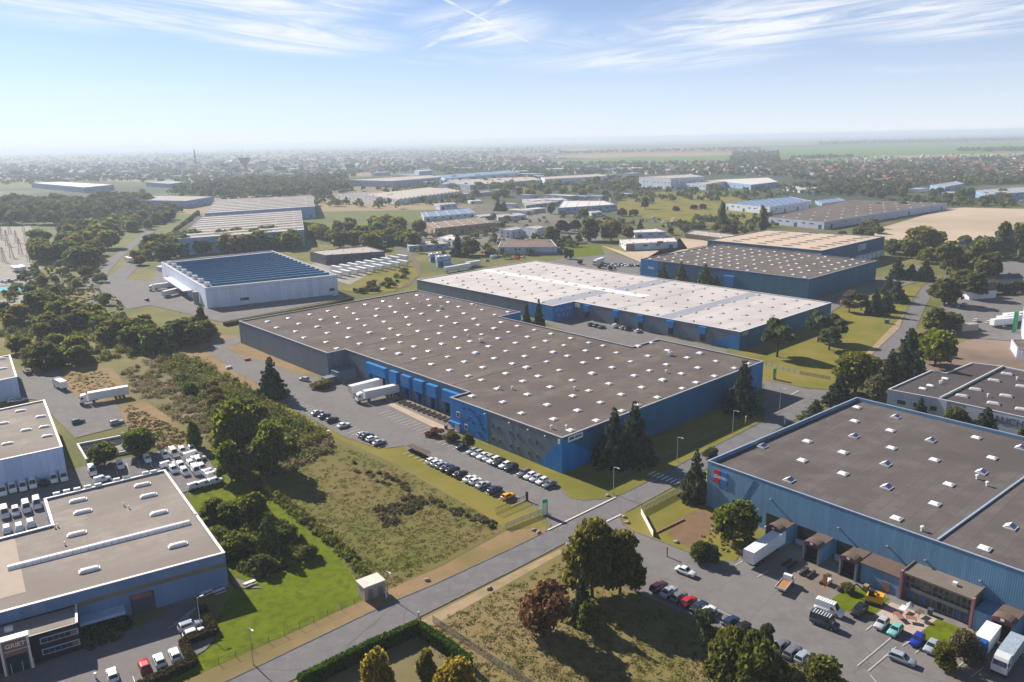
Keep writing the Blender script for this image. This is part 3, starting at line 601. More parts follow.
f = panel(B, 'sign_board', we, wf, 1.5, 6.5, HW - 2, HW - .4, .12, mat('sign_grey', (.35, .38, .42), None, .5, .6), .003)
panel(B, 'sign_board', we, wf, 26, 33, HW - 1.1, HW - .1, .12, mat('sign_red', (.5, .05, .03), None, .5, .6), .003)

# ---- dark-roofed warehouse further back with the taller pale-roofed block
H3 = 12.0
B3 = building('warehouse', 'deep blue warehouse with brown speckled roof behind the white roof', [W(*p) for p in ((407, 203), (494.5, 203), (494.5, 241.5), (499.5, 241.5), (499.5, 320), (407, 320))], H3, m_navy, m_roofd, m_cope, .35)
B = B3
for i, v in enumerate(np.arange(208, 318, 9.0)):
    for j, u in enumerate(np.arange(412, 494, 9.4)):
        if random.random() < .9: on(B, SK_W, 'skylight', B.roof, W(u + (i % 2) * 4, v, B.rz), AU)
ba, bb = W(407, 320), W(407, 203)
panel(B, 'blue_cladding_panel', ba, bb, 0, 14, 0, H3 - .02, .05, m_blue); s_ = span(ba, bb, 730, 6); panel(B, 'dock_hood', ba, bb, s_ - 3.5, s_ + 3.5, 2, 8.4, 2.2, m_blue, .002)
panel(B, 'sign_mark', ba, bb, 6, 11, 6, 7.6, .06, m_lilac, .055)
BP = building('warehouse', 'pale-roofed tall warehouse block with blue walls and a sign', [W(*p) for p in ((500.2, 242), (599, 242), (585, 331), (500.2, 331))], 14.2, m_navy, mat('sandy_roof', (.50, .40, .31), (.45, .36, .28), .04, .9, dirt=.12), m_cope, .35)
for i in range(8):
    for j in range(4): on(BP, sky_mesh(1.6, 7, m_brownf, .45, name='roof_light_strip') if i + j == 0 else bpy.data.meshes['roof_light_strip'], 'roof_light', BP.roof, W(510 + i * 11, 252 + j * 20, BP.rz), AU + .2)
pa, pb = W(500.2, 242), W(599, 242)
f = panel(BP, 'sign_board', pa, pb, span(pa, pb, 858, 10), span(pa, pb, 866, 10), 8.2, 12.4, .15, mat('sign_face', (.42, .47, .55), None, .5, .5), .003)
panel(BP, 'sign_mark', pa, pb, span(pa, pb, 859, 10), span(pa, pb, 861, 10), 9.0, 11.4, .03, mat('sign_olive', (.35, .33, .05), None, .5, .5), .156, f)
for i in range(6): panel(BP, 'dock_hood', pa, pb, 52 + i * 7.4, 56.5 + i * 7.4, .8, 4.6, 3, m_white, .003)

# ---- the right foreground warehouse
HR = 12.05
RB = building('warehouse', 'steel blue warehouse with grey roof at the right, red and blue emblem on its corner', [W(*p) for p in ((155.4, 100), (227.7, 95.5), (223.8, -25), (150.5, -25))], HR, m_steel, m_roofr, m_copeb, .9, cw=.3)
B = RB
for x, y, t in [(690 + a / 6.02, 390 + b / 6.02, c) for a, b, c in ((435, 330, 1), (705, 300, 0), (675, 415, 0), (595, 535, 1), (985, 270, 1), (1005, 95, 0), (920, 367, 0), (920, 495, 0), (990, 178, 0))] + [(854 + a / 6.02, 390 + b / 6.02, c) for a, b, c in ((250, 153, 1), (218, 235, 0), (460, 295, 1), (225, 340, 0), (483, 412, 0), (190, 438, 1), (195, 577, 1), (570, 560, 0), (735, 278, 0), (830, 400, 0), (765, 487, 1), (1000, 340, 1))] + [(854 + a / 6.02, 500 + b / 6.02, c) for a, b, c in ((255, 103, 0), (485, 15, 0), (785, 283, 0), (940, 155, 1), (1100, 60, 0), (1180, 260, 1))]:
    on(B, SK_G if t else SK_W, 'skylight', B.roof, G(x, y + 2, B.rz), AU - (math.pi / 2 if t else 0))
for x, y in ((922, 531), (977, 479), (987, 486)): on(B, VENT, 'roof_vent', B.roof, G(x, y, B.rz))
q0, q1 = G(937, 541, B.rz), G(1024, 478, B.rz); d = (q1 - q0); q1 = q1 + d * .5; d.normalize(); n = Vector((-d.y, d.x, 0)) * .2; mb = MB(); mb.prism(ccw([q0 - n, q1 - n, q1 + n, q0 + n]), B.rz + .002, B.rz + .35); mb.build('roof_joint', m_copeb, B.roof, B.o)
A_, D_ = W(150.5, -25), W(155.4, 100); LN = (D_ - A_).length; A_, D_ = D_, A_      # A_ = near-left corner; the wall runs counter-clockwise from A_ to D_
rd = (D_ - A_).normalized(); rn = Vector((rd.y, -rd.x, 0))
if rn.dot(W(1, 0)) > 0: rn = -rn
def R(s, o, z=0.0): q = A_ + rd * s + rn * o; return Vector((q.x, q.y, z))
RANG = math.atan2(rd.y, rd.x)
def rbox(name, s0, s1, o0, o1, z0, z1, m, parent=None, root=None):
    mb = MB(); a, b, c, e = R(s0, o0), R(s1, o0), R(s1, o1), R(s0, o1)
    pts = ccw([a, b, c, e]); mb.hexa([lift(p, z0) for p in pts], [lift(p, z1) for p in pts], lambda v: ((Vector(v) - A_).dot(rd) + (Vector(v) - A_).dot(rn), v[2])); return mb.build(name, m, parent or B.root, B.o)
# emblem on the corner
em_r, em_b, em_w = mat('emblem_red', (.55, .012, .03), None, .5, .5), mat('emblem_blue', (.01, .17, .55), None, .5, .5), mat('emblem_white', (.75, .72, .72), None, .5, .5)
for s0, s1, z0, z1, m in ((2.0, 3.8, 9.4, 10.6, em_r), (2.0, 3.8, 7.3, 8.5, em_r), (4.05, 5.85, 9.4, 10.6, em_b), (4.05, 5.85, 7.3, 8.5, em_b)): rbox('emblem_square', s0, s1, .003, .18, z0, z1, m)
rbox('emblem_band', 1.9, 5.95, .003, .12, 8.55, 9.35, mat('emblem_band_blue', (.3, .42, .6), None, .5, .5)); lettering('Derec', 1.3, em_w, B.root, R(3.92, .16, 8.95) - B.o, rd, Vector((0, 0, 1)))
tri = MB(); tri.hexa([lift(R(13.0, .003), 11.2), lift(R(14.0, .003), 11.2), lift(R(9.2, .003), 1), lift(R(8.4, .003), 1)], [lift(R(13.0, .05), 11.2), lift(R(14.0, .05), 11.2), lift(R(9.2, .05), 1), lift(R(8.4, .05), 1)]); tri.build('dark_stripe', mat('stripe_blue', (.05, .13, .25), None, .5, .6), B.root, B.o)
for s_ in (17.5, 34, 44.5, 52, 62, 70.5): rbox('wall_lamp', s_, s_ + .45, .003, .6, 8.0 if s_ < 30 else 7.2, 8.25 if s_ < 30 else 7.45, m_grey)
# dock shelters with curved maroon hoods
for k, s0 in enumerate((20.6, 29.8, 38.0, 66.6, 75.5)):
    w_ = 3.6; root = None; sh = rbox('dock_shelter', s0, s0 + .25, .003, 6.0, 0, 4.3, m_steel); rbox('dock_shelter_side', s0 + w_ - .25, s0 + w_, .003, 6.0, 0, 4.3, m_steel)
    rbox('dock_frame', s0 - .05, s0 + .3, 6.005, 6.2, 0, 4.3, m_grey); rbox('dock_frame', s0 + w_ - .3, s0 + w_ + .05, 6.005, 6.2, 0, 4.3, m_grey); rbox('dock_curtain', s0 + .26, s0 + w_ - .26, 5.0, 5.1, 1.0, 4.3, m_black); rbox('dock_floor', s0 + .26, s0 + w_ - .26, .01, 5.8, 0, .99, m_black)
    mb = MB(); n_ = 8; arc = [(s0 + w_ / 2 - math.cos(math.pi * i / n_) * (w_ / 2 + .12), 4.31 + math.sin(math.pi * i / n_) * 1.15) for i in range(n_ + 1)]
    arc = [(s, 4.31 + (z - 4.31) * .7) for s, z in arc]; rbox('shelter_roof', s0, s0 + w_, .004, 3.6, 4.302, 4.5, m_brownf); lo = [lift(R(s, 3.7), z) for s, z in arc]; hi = [lift(R(s, 6.15), z) for s, z in arc]; mb.hexa(lo, hi); mb.build('dock_hood', m_brownf, B.root, B.o)
    mb = MB(); arc2 = [(s0 + w_ / 2 - math.cos(math.pi * i / n_) * (w_ / 2 + .02), 4.0 + math.sin(math.pi * i / n_) * 1.05) for i in range(n_ + 1)]
    mb.hexa([lift(R(s, 6.155), z) for s, z in arc2], [lift(R(s, 6.25), z) for s, z in arc2]); mb.build('hood_front', m_maroon, B.root, B.o); rbox('dock_number', s0 + w_ / 2 - .3, s0 + w_ / 2 + .3, 6.255, 6.29, 4.5, 4.95, m_white)
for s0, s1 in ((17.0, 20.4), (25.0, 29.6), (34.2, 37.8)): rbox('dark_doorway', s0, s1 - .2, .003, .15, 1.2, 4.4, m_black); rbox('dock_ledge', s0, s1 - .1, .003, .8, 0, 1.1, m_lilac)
# low annex and glazed office
rbox('annex', 42.2, 50.2, .003, 5.4, 0, 4.3, m_steel); rbox('annex_roof', 42.0, 50.25, .004, 5.6, 4.301, 4.6, m_brownf); rbox('annex_door', 46.6, 48.2, 5.405, 5.5, 0, 2.4, m_rust)
m_offr = mat('office_roof', (.17, .145, .125), (.145, .125, .11), .5, .9)
rbox('office_wall', 50.3, 63.1, .003, 4.6, 0, 5.7, m_darkg); rbox('office_roof', 50.2, 63.2, .004, 5.5, 5.72, 6.1, m_offr); rbox('office_pillar', 50.0, 50.45, 4.7, 5.65, 0, 6.25, mat('rose_pillar', (.36, .15, .18), None, .5, .7)); rbox('office_pillar', 62.95, 63.4, 4.7, 5.65, 0, 6.25, MATS['rose_pillar'])
rbox('office_cheek', 50.2, 50.45, .004, 4.69, 6.105, 6.4, m_offr); rbox('office_cheek', 62.95, 63.2, .004, 4.69, 6.105, 6.4, m_offr)
for i in range(12):
    s0 = 50.7 + i * 1.03
    for (z0, z1) in ((.5, 2.4), (2.7, 3.9), (4.1, 5.4)):
        f = rbox('window', s0, s0 + .96, 4.605, 4.66, z0, z1, m_grey); rbox('pane', s0 + .08, s0 + .88, 4.662, 4.68, z0 + .08, z1 - .08, m_glass, f)
rbox('balcony_rail', 52, 62.5, 5.0, 5.05, 2.5, 3.3, m_grey); rbox('office_vent', 58.6, 59.4, 2.5, 3.3, 6.102, 6.7, m_white)
rbox('side_block', 63.5, 66.4, .003, 5.2, 0, 4.0, m_steel)
for s_, c in ((51.5, 0), (53.8, 1), (60.2, 1), (61.8, 1)): rbox('blue_poster', s_, s_ + 1.1, 4.69, 4.72, 1.0, 2.2, mat('poster_blue', (.03, .10, .30), None, .5, .5))

# ---- the lilac-walled building right of it ("ALICHA")
p4_ = [G(x, y, 7) for x, y in ((888, 389.5), (939, 399), (1024, 417.5), (1090, 432), (1090, 384), (1003, 366.5), (971.6, 363), (946, 373), (931, 370.5))]
B4 = building('workshop', 'lilac-walled workshop with dark roof and lettering behind the right warehouse', p4_, 7.0, m_lilac, mat('tarred_roof', (.085, .072, .078), (.07, .06, .065), .06, .9, .05, dirt=.2), m_copew, .3, cat='workshop', cw=.3)
for x, y in ((922.5, 389), (930, 386), (945, 379), (962, 396.5), (975.5, 390), (993.5, 404), (1006, 396.5), (994, 381), (1007, 374.5), (1022, 410), (1022, 387)):
    on(B4, SK_B4 if x > 955 else SK_W, 'skylight', B4.roof, G(x, y, B4.rz), AU + .2)
for x, y in ((940, 384), (942, 383), (1017, 380), (988, 397)): on(B4, VENT, 'roof_vent', B4.roof, G(x, y, B4.rz))
la, lb = G(939, 399, 7), G(1024, 417.5, 7); la.z = lb.z = 0
for k, (pa_, pb_) in enumerate(((Vector((p4_[0].x, p4_[0].y, 0)), la * 1),)):
    for s_ in (3, 8, 13): f = panel(B4, 'window', pa_, pb_, s_, s_ + 3, 2.6, 4.4, .06, m_white, .003); panel(B4, 'pane', pa_, pb_, s_ + .15, s_ + 2.85, 2.75, 4.25, .03, m_glass, .065, f)
d4 = (lb - la).normalized(); n4 = Vector((d4.y, -d4.x, 0)); n4 = n4 if n4.dot(W(1, 0)) < 0 else -n4
le = lb + d4 * 40; panel(B4, 'pale_fascia', la, le, span(la, lb, 966, 5), (le - la).length, .05, 6.95, .05, mat('fascia_white', (.60, .61, .70), (.55, .56, .65), .2, .7), .003); panel(B4, 'white_pier', la, le, -.5, 2.5, .05, 6.97, .12, MATS['fascia_white'], .003)
lettering('ALICHA', 2.9, mat('letter_grey', (.10, .11, .19), None, .5, .7), B4.root, la + d4 * span(la, lb, 1012, 4.5) + n4 * .10 + Vector((0, 0, 4.7)) - B4.o, d4, Vector((0, 0, 1)), depth=.04)
# pier between the two halves and a raised edge on the roof
mb = MB(); q0, q1 = la * 1, G(1003, 366.5, 7); q1.z = 0; d = (q1 - q0).normalized(); n = Vector((-d.y, d.x, 0)) * .18; mb.prism(ccw([q0 + d * .6 - n, q1 - n, q1 + n, q0 + d * .6 + n]), B4.rz + .002, B4.rz + .75); mb.build('party_wall', m_copew, B4.root, B4.o)
EB = building('workshop', 'tall pale building cut by the right edge of the photo', [G(1020.5, 331), G(1024, 352), G(1075, 352), G(1070, 331)], 13.0, m_lilac, m_roofd, m_cope, .3, cat='building')
EL = building('workshop', 'low lilac annex with dark canopy at the right edge', [G(1010, 349), G(1016, 358), G(1060, 366), G(1060, 349)], 4.2, m_lilac, m_roofd, m_cope, .3, cat='building')

# ---- left foreground building with the GRIET sign
GB = building('office_warehouse', 'beige-roofed warehouse with black office front and GRIET sign', [W(*p) for p in ((53, 148.5), (59.3, 201.6), (31.9, 204.9), (29.9, 188.4), (-14, 193.5), (-18, 163.5))], 8.0, mat('shade_blue_cladding', (.15, .24, .40), (.13, .21, .36), .1, .6, .3, ribs=1.0), m_roofb, m_copew, .35, cat='office building')
B = GB
ga, gb = W(-18, 163.5), W(53, 148.5); gd = (gb - ga).normalized(); gn = Vector((gd.y, -gd.x, 0)); GANG = math.atan2(gd.y, gd.x)
def Q(px, py, z): return G(px, py, z)
for x, y in ((78.3, 500), (83, 511.3), (77, 533.4), (89.7, 569.5), (142.6, 484.4), (148.7, 495.2), (159, 512.5), (178, 544.6)):
    on(B, SK_L, 'skylight', B.roof, G(x, y + 1, B.rz), GANG + math.pi / 2)
for k, (x, y) in enumerate([(a / 7.577, 440 + b / 7.577) for a, b in ((430, 405), (507, 385), (587, 370), (665, 352), (745, 338), (885, 298), (955, 282))] + [(110 + a / 7.577, 420 + b / 7.577) for a, b in ((125, 432), (268, 400), (330, 388))]):
    mb = MB(); mb.box(G(x, y + 1.6, B.rz) + gn * .5, (1.5, .6, .95), GANG); mb.build('parapet_box', m_white, B.root, B.o)
mb = MB(); q0, q1 = G(8, 569, B.rz), G(190, 523, B.rz); d = (q1 - q0).normalized(); n = Vector((-d.y, d.x, 0)); nseg = 8
for i in range(24):
    a, b = q0 + (q1 - q0) * (i / 24), q0 + (q1 - q0) * ((i + .96) / 24)
    arc = [(math.cos(math.pi * k / nseg) * .95, math.sin(math.pi * k / nseg) * .75 + .003) for k in range(nseg + 1)]
    mb.hexa([a + n * x + Vector((0, 0, z)) for x, z in arc], [b + n * x + Vector((0, 0, z)) for x, z in arc])
mb.build('ridge_skylight', m_dome, B.roof, B.o)
mb = MB(); mb.prism(ccw([G(0, 540, B.rz), G(15, 539, B.rz), G(26, 592, B.rz), G(0, 599, B.rz), G(-40, 612, B.rz), G(-40, 552, B.rz)]), B.rz + .003, B.rz + .03); mb.build('roof_patch', mat('pale_roof_patch', (.40, .33, .28), (.36, .30, .25), .3, .9), B.roof, B.o)
for x, y in ((55, 528), (58, 527), (124, 506), (129, 508.5), (196, 516.5), (65, 545)): on(B, VENT, 'roof_vent', B.roof, G(x, y, B.rz), 0, (.5, .5, .7))
tot = (gb - ga).length
panel(B, 'ochre_band', ga, gb, span(ga, gb, 70, 5.4), tot - .1, 5.0, 5.9, .03, mat('ochre_band', (.20, .19, .09), (.15, .14, .08), .3, .6), .003)
panel(B, 'loading_door', ga, gb, span(ga, gb, 131, 2), span(ga, gb, 155, 2), 0, 4.2, .12, m_darkg, .003); panel(B, 'door_top', ga, gb, span(ga, gb, 131, 4), span(ga, gb, 151, 4), 3.4, 4.3, .3, m_rust, .13)
# black office block in front
oz = 5.6; o0, o1 = W(24.6, 148.2), W(24.6 - 44, 157.2)
od = (gb - ga).normalized()
ob = [W(24.6, 147.4), W(26.2, 154.3), W(26.2, 154.3) - od * 46, W(24.6, 147.4) - od * 46]
ob = ccw(ob); q = inset(ob, .3)
for i in range(4):
    j = (i + 1) % 4; mb = MB(); mb.hexa([lift(ob[i], 0), lift(ob[j], 0), lift(q[j], 0), lift(q[i], 0)], [lift(ob[i], oz), lift(ob[j], oz), lift(q[j], oz), lift(q[i], oz)]); mb.build('office_wall', mat('black_cladding', (.012, .013, .018), (.01, .011, .015), .3, .5), B.root, B.o)
mb = MB(); mb.hexa([lift(p, oz - .5) for p in inset(ob, .31)], [lift(p, oz - .2) for p in inset(ob, .31)]); mb.build('office_roof', m_roofb, B.root, B.o)
fo0 = W(24.6, 147.4) - od * 46; fo1 = W(24.6, 147.4)
mb = MB(); e0, e1 = W(24.6, 147.4) + od * .02, W(26.2, 154.3) + od * .02; mb.hexa([lift(e0 - od * .4, oz + .002), lift(e0, oz + .002), lift(e1, oz + .002), lift(e1 - od * .4, oz + .002)], [lift(e0 - od * .4, oz + .2), lift(e0, oz + .2), lift(e1, oz + .2), lift(e1 - od * .4, oz + .2)]); mb.build('office_coping', m_copew, B.root, B.o)
for z0, z1 in ((3.5, 4.7), (1.2, 2.4)):
    s0, s1 = span(fo0, fo1, 41, 3), 46 - .15
    f = panel(B, 'window_frame', fo0, fo1, s0, s1, z0, z1, .14, m_copeb, .003)
    k = 6
    for i in range(k): panel(B, 'pane', fo0, fo1, s0 + .2 + (s1 - s0 - .4) * i / k, s0 + .15 + (s1 - s0 - .4) * (i + 1) / k, z0 + .2, z1 - .2, .03, m_glass if i < k - 1 else m_rust, .145, f)
t0, t1 = span(fo0, fo1, 2, 4), span(fo0, fo1, 30, 4)
pt = panel(B, 'sign_tower', fo0, fo1, t0, t1, 0, 6.6, 1.4, m_rust, .003); panel(B, 'tower_trim', fo0, fo1, t0 - .15, t1 + .15, 6.602, 6.85, 1.6, m_copew, -.2)
panel(B, 'tower_trim', fo0, fo1, t1 - .25, t1 + .1, 0, 6.6, .12, m_copew, 1.405); panel(B, 'tower_trim', fo0, fo1, t0 - .1, t0 + .25, 0, 6.6, .12, m_copew, 1.405)
panel(B, 'entrance_glass', fo0, fo1, t0 + .5, t1 - .5, .1, 3.6, .05, m_glass, 1.405)
for i in range(3): panel(B, 'door_frame', fo0, fo1, t0 + 1 + i * 1.7, t0 + 1.12 + i * 1.7, .1, 2.2, .05, m_copeb, 1.46)
fd = (fo1 - fo0).normalized(); fn = Vector((fd.y, -fd.x, 0))
lettering('GRIET', 1.15, m_white, B.root, fo0 + fd * ((t0 + t1) / 2 + .1) + fn * 1.42 + Vector((0, 0, 5.55)) - B.o, fd, Vector((0, 0, 1)))
panel(B, 'sign_underline', fo0, fo1, (t0 + t1) / 2 - 1.7, (t0 + t1) / 2 + 2.0, 4.55, 4.65, .03, m_white, 1.406)
mb = MB(); mb.box(G(9, 630.5, oz - .2), (1.3, .9, .7), GANG); mb.build('roof_hatch', m_white, B.root, B.o)
panel(B, 'entrance_canopy', ga, gb, span(ga, gb, 76, 3), span(ga, gb, 124, 3), 2.3, 2.9, 2.8, mat('canopy_blue', (.36, .5, .68), None, .5, .6), .003)

# ---- the two white buildings at the left edge
ML = building('white_warehouse', 'white-walled warehouse with beige roof behind the van rows', [G(44.5, 400, 9), G(62.5, 447, 9), G(-70, 475.5, 9), G(-70, 424, 9)], 9.0, mat('pale_blue_wall', (.46, .55, .74), (.42, .50, .68), .08, .7, .15, ribs=2.0), m_roofb, m_copew, .3)
for x, y in [(a / 7.577, 370 + b / 7.577) for a, b in ((155, 305), (310, 348), (25, 400), (200, 450), (338, 425), (360, 495), (58, 553))]: on(ML, SK_L, 'skylight', ML.roof, G(x, y + 1, ML.rz), GANG + math.pi / 2, (.85, .75, .8))
TL = building('white_warehouse', 'small white warehouse cut by the left edge above the yard', [G(10, 355, 8), G(17, 377, 8), G(-70, 394, 8), G(-70, 371, 8)], 8.0, MATS['pale_blue_wall'], m_roofb, m_copew, .3)
for x, y in ((2, 359), (3, 369)): on(TL, SK_L, 'skylight', TL.roof, G(x, y, TL.rz), GANG + math.pi / 2, (.8, .8, .8))
# ------------------------------------------------------------------ the rest of the estate: (roof corners near, right, far, left; photo row of the near base)
WALLS = dict(w=m_whitew, l=m_lilac, d=m_darkg, b=mat('sky_blue_wall', (.22, .34, .52), (.19, .30, .47), .1, .6, .2, ribs=1.5), t=mat('tan_wall', (.30, .21, .13), (.26, .18, .11), .1, .8, .2, ribs=2), g=mat('grey_green_wall', (.30, .36, .36), (.26, .32, .32), .1, .7, .2, ribs=2), n=m_navy, s=m_slate, r=m_brownf)
m_tanroof = mat('tan_roof', (.26, .20, .16), (.22, .17, .14), .04, .9, dirt=.2)
ROOFS = dict(p=m_roofp, d=m_roofd, b=m_roofb, w=mat('bright_roof', (.58, .54, .52), (.52, .48, .46), .04, .8, dirt=.15), g=m_roofg, t=m_tanroof, k=mat('blue_roof', (.13, .20, .33), (.11, .17, .29), .05, .7))
FAR = [
 ('hall', 'long pale ribbed-roof hall beyond the tree belt left', [(304, 230), (301, 210), (203, 216.6), (178, 239)], 248, 'b', 'b', 14),
 ('hall', 'second ribbed-roof hall with blue front behind the first', [(315, 206.4), (311.7, 195.5), (215.6, 199.4), (204.7, 213.4)], 218, 'b', 'b', 14),
 ('workshop', 'dark grey workshop with flat pale roof behind the parked trailers', [(325.3, 255.3), (384.7, 251.4), (366, 246.3), (309.7, 251.4)], 265.5, 'd', 'p', 0),
 ('workshop', 'tan flat-roofed workshop beside the dense round wood', [(435, 228.6), (495, 222.3), (478, 216.8), (426.6, 222.3)], 237, 't', 't', 0),
 ('hall', 'low blue-white hall just behind the tan workshop', [(424, 217.2), (476, 213), (468, 208), (421, 212)], 221.5, 'w', 'k', 0),
 ('small_building', 'small white two-storey block on the dry ground mid-left', [(440, 205), (457, 203.6), (453, 202.2), (434, 203.3)], 210.5, 'l', 'p', 0),
 ('shed', 'tiny white shed near a lone dark conifer', [(470, 201.4), (482, 200.6), (479, 199.4), (467, 200)], 203.8, 'w', 'w', 0),
 ('hall', 'hall with a green fascia band behind the white-roofed hall', [(526, 205.5), (569, 200.4), (561, 197.4), (522, 199)], 209, 'g', 'p', 0),
 ('hall', 'white-roofed hall with blue and white facade left of the plum trees', [(558, 208), (616, 204.5), (603, 200.6), (563, 200.8)], 214.5, 'b', 'w', 0),
 ('workshop', 'white bright-roofed workshop with orange corner and small red sign', [(626, 243.9), (677.5, 241.6), (673.6, 237.4), (619.7, 239.2)], 250.6, 'w', 'w', 0),
 ('workshop', 'grey workshop behind the white one with the red sign', [(635, 232.6), (666, 231.8), (655, 228.4), (631, 230)], 238, 'l', 'w', 0),
 ('shed', 'open dark-fronted shed beside the speckled blue warehouse', [(722, 238), (744, 235.6), (694, 230), (685, 233.4)], 242.6, 'r', 'p', 0),
 ('hall', 'huge dark flat roof with pale walls beside the sandy field', [(824.4, 222), (947, 203), (850, 199.6), (769, 217)], 229.5, 'l', 'd', 0),
 ('hall', 'white-panelled hall with blue-grey roof by the two poplars', [(770, 207), (812, 201), (790, 196.5), (725, 203)], 214.5, 'w', 'k', 0),
 ('hall', 'small blue-roofed hall left of the huge dark roof', [(822, 203.6), (846, 200.4), (838, 197.8), (815, 200.4)], 207, 'b', 'k', 0),
 ('hall', 'tall blue and white hall at the edge of the houses', [(671, 178.4), (704, 176.6), (690, 174.2), (639, 177)], 189, 'w', 'p', 0),
 ('hall', 'low white hall in front of the tall blue and white one', [(706, 184.2), (726, 181.4), (716, 179.6), (684, 183)], 190, 'w', 'p', 0),
 ('hall', 'long hall with zigzag gables right of the tall blue one', [(751, 184.8), (778, 181.8), (768, 177.4), (707, 180)], 190, 'b', 'w', 0),
 ('hall', 'row hall with grey roof among trees right of the zigzag gables', [(800, 190), (832, 187.6), (818, 184.4), (782, 187)], 193, 'l', 'p', 0),
 ('hall', 'very long pale hall in the middle distance, left half', [(470, 185), (542, 179.6), (530, 176.4), (430, 181)], 189.8, 'b', 'p', 0),
 ('hall', 'very long pale hall in the middle distance, right half', [(545, 179.2), (607, 176), (598, 173.8), (541, 177)], 186, 'w', 'p', 0),
 ('hall', 'saw-tooth roofed white hall with teal doors', [(399, 199.6), (462, 191.4), (445, 187.6), (366, 195)], 205, 'w', 'p', 0),
 ('hall', 'low white wing left of the saw-tooth hall', [(376, 198), (396, 193.6), (380, 190.8), (337, 193.4)], 203.5, 'w', 'b', 0),
 ('hall', 'wide grey hall behind the saw-tooth hall', [(392, 181.2), (440, 177.2), (430, 175), (346, 180)], 187.5, 'b', 'p', 0),
 ('hall', 'pale blue tower block behind the wide grey hall', [(419, 171.5), (432, 170.4), (430, 169.2), (414, 170)], 178, 'b', 'p', 0),
 ('hall', 'long grey roof right behind the saw-tooth hall', [(445, 178.6), (520, 172.2), (508, 170.2), (436, 175.4)], 183, 'w', 'k', 0),
 ('hall', 'angular blue-grey hall among the trees at right', [(945, 187), (964, 183.6), (956, 181), (930, 185)], 195, 'b', 'g', 0),
 ('hall', 'flat roofed hall with white edge at the right margin', [(985, 195), (1042, 191), (1030, 186.4), (974, 190)], 202.5, 'b', 'g', 0),
 ('hall', 'blue-walled long hall between the two left woods', [(186, 201), (214, 196.4), (150, 195.4), (107, 199.6)], 208.5, 'b', 'p', 0),
 ('hall', 'pale bright roof beyond the dark left wood', [(84, 187.4), (114, 184.6), (60, 181.6), (31, 182.8)], 193, 'b', 'w', 0),
 ('hall', 'grey-blue far hall right of the dark left wood', [(170, 183.8), (188, 182), (168, 180.6), (146, 182.4)], 188, 'b', 'k', 0),
 ('office', 'white cube office with blue side near the round wood', [(511, 230.6), (522, 228.4), (515, 226.4), (499, 229.4)], 239, 'w', 'p', 0),
 ('office', 'white two-storey office block beside the cube office', [(537, 229.2), (545, 226.8), (536, 225), (521, 227.2)], 239, 'w', 'p', 0),
 ('workshop', 'pale flat-roofed workshop behind the conifer clump', [(452, 241), (463, 238), (450, 234.2), (437, 237.6)], 246.5, 'w', 'w', 0),
 ('workshop', 'blue-grey workshop with a pale roof and chimney', [(409, 246.4), (449, 243.4), (440, 240), (405, 241.6)], 252, 'b', 'p', 0),
 ('container_block', 'larger blue-white metal cube beside the rail curve', [(437, 257.4), (451, 255.8), (448, 254), (435, 255.2)], 267.5, 'b', 'p', 0),
 ('container_block', 'smaller blue-white metal cube beside the rail curve', [(430, 254.6), (442, 253.2), (440, 251.8), (428, 252.6)], 262.5, 'b', 'p', 0),
 ('small_building', 'grey building half hidden at the estate road', [(592, 213), (602, 212), (598, 210.4), (588, 211)], 217, 'l', 'p', 0),
 ('small_building', 'low grey building beside the blue-white hall', [(480, 217), (494, 215.4), (488, 213.4), (474, 214.8)], 221, 's', 'p', 0),
 ('small_building', 'low lilac building left of the green-fascia hall', [(498, 217.5), (526, 215), (518, 212.6), (496, 214.6)], 222, 'l', 'p', 0),
 ('small_building', 'small black-fronted unit by the low grey building', [(470, 221), (487, 219), (482, 217), (466, 218.6)], 224.5, 'd', 'p', 0),
]
DONE = []
for nm, lab, px, by, wk, rk, hh in FAR:
    h = hh or 8.0
    bx = px[0][0]; h = hh or rise(G(bx, by), px[0][1]); h = max(3.0, min(h, 26))
    pts = [G(x, y, h) for x, y in px]
    b_ = building(nm, lab, pts, h, WALLS[wk], ROOFS[rk], m_cope, .3, cat='office' if nm == 'office' else 'building')
    DONE.append(b_)
def find(key): return [b for b in DONE if key in b.root['label']][0]
def edge(b, k): return b.pts[k], b.pts[(k + 1) % len(b.pts)]
def facing(b):                                   # walls that face the camera, left to right
    out = []
    for k in range(len(b.pts)):
        a, c = edge(b, k); d = (c - a).normalized(); n = Vector((d.y, -d.x, 0)); mid = (a + c) / 2
        if n.dot(-mid) > 0: out.append((P(mid)[0], k))
    return [k for _, k in sorted(out)]
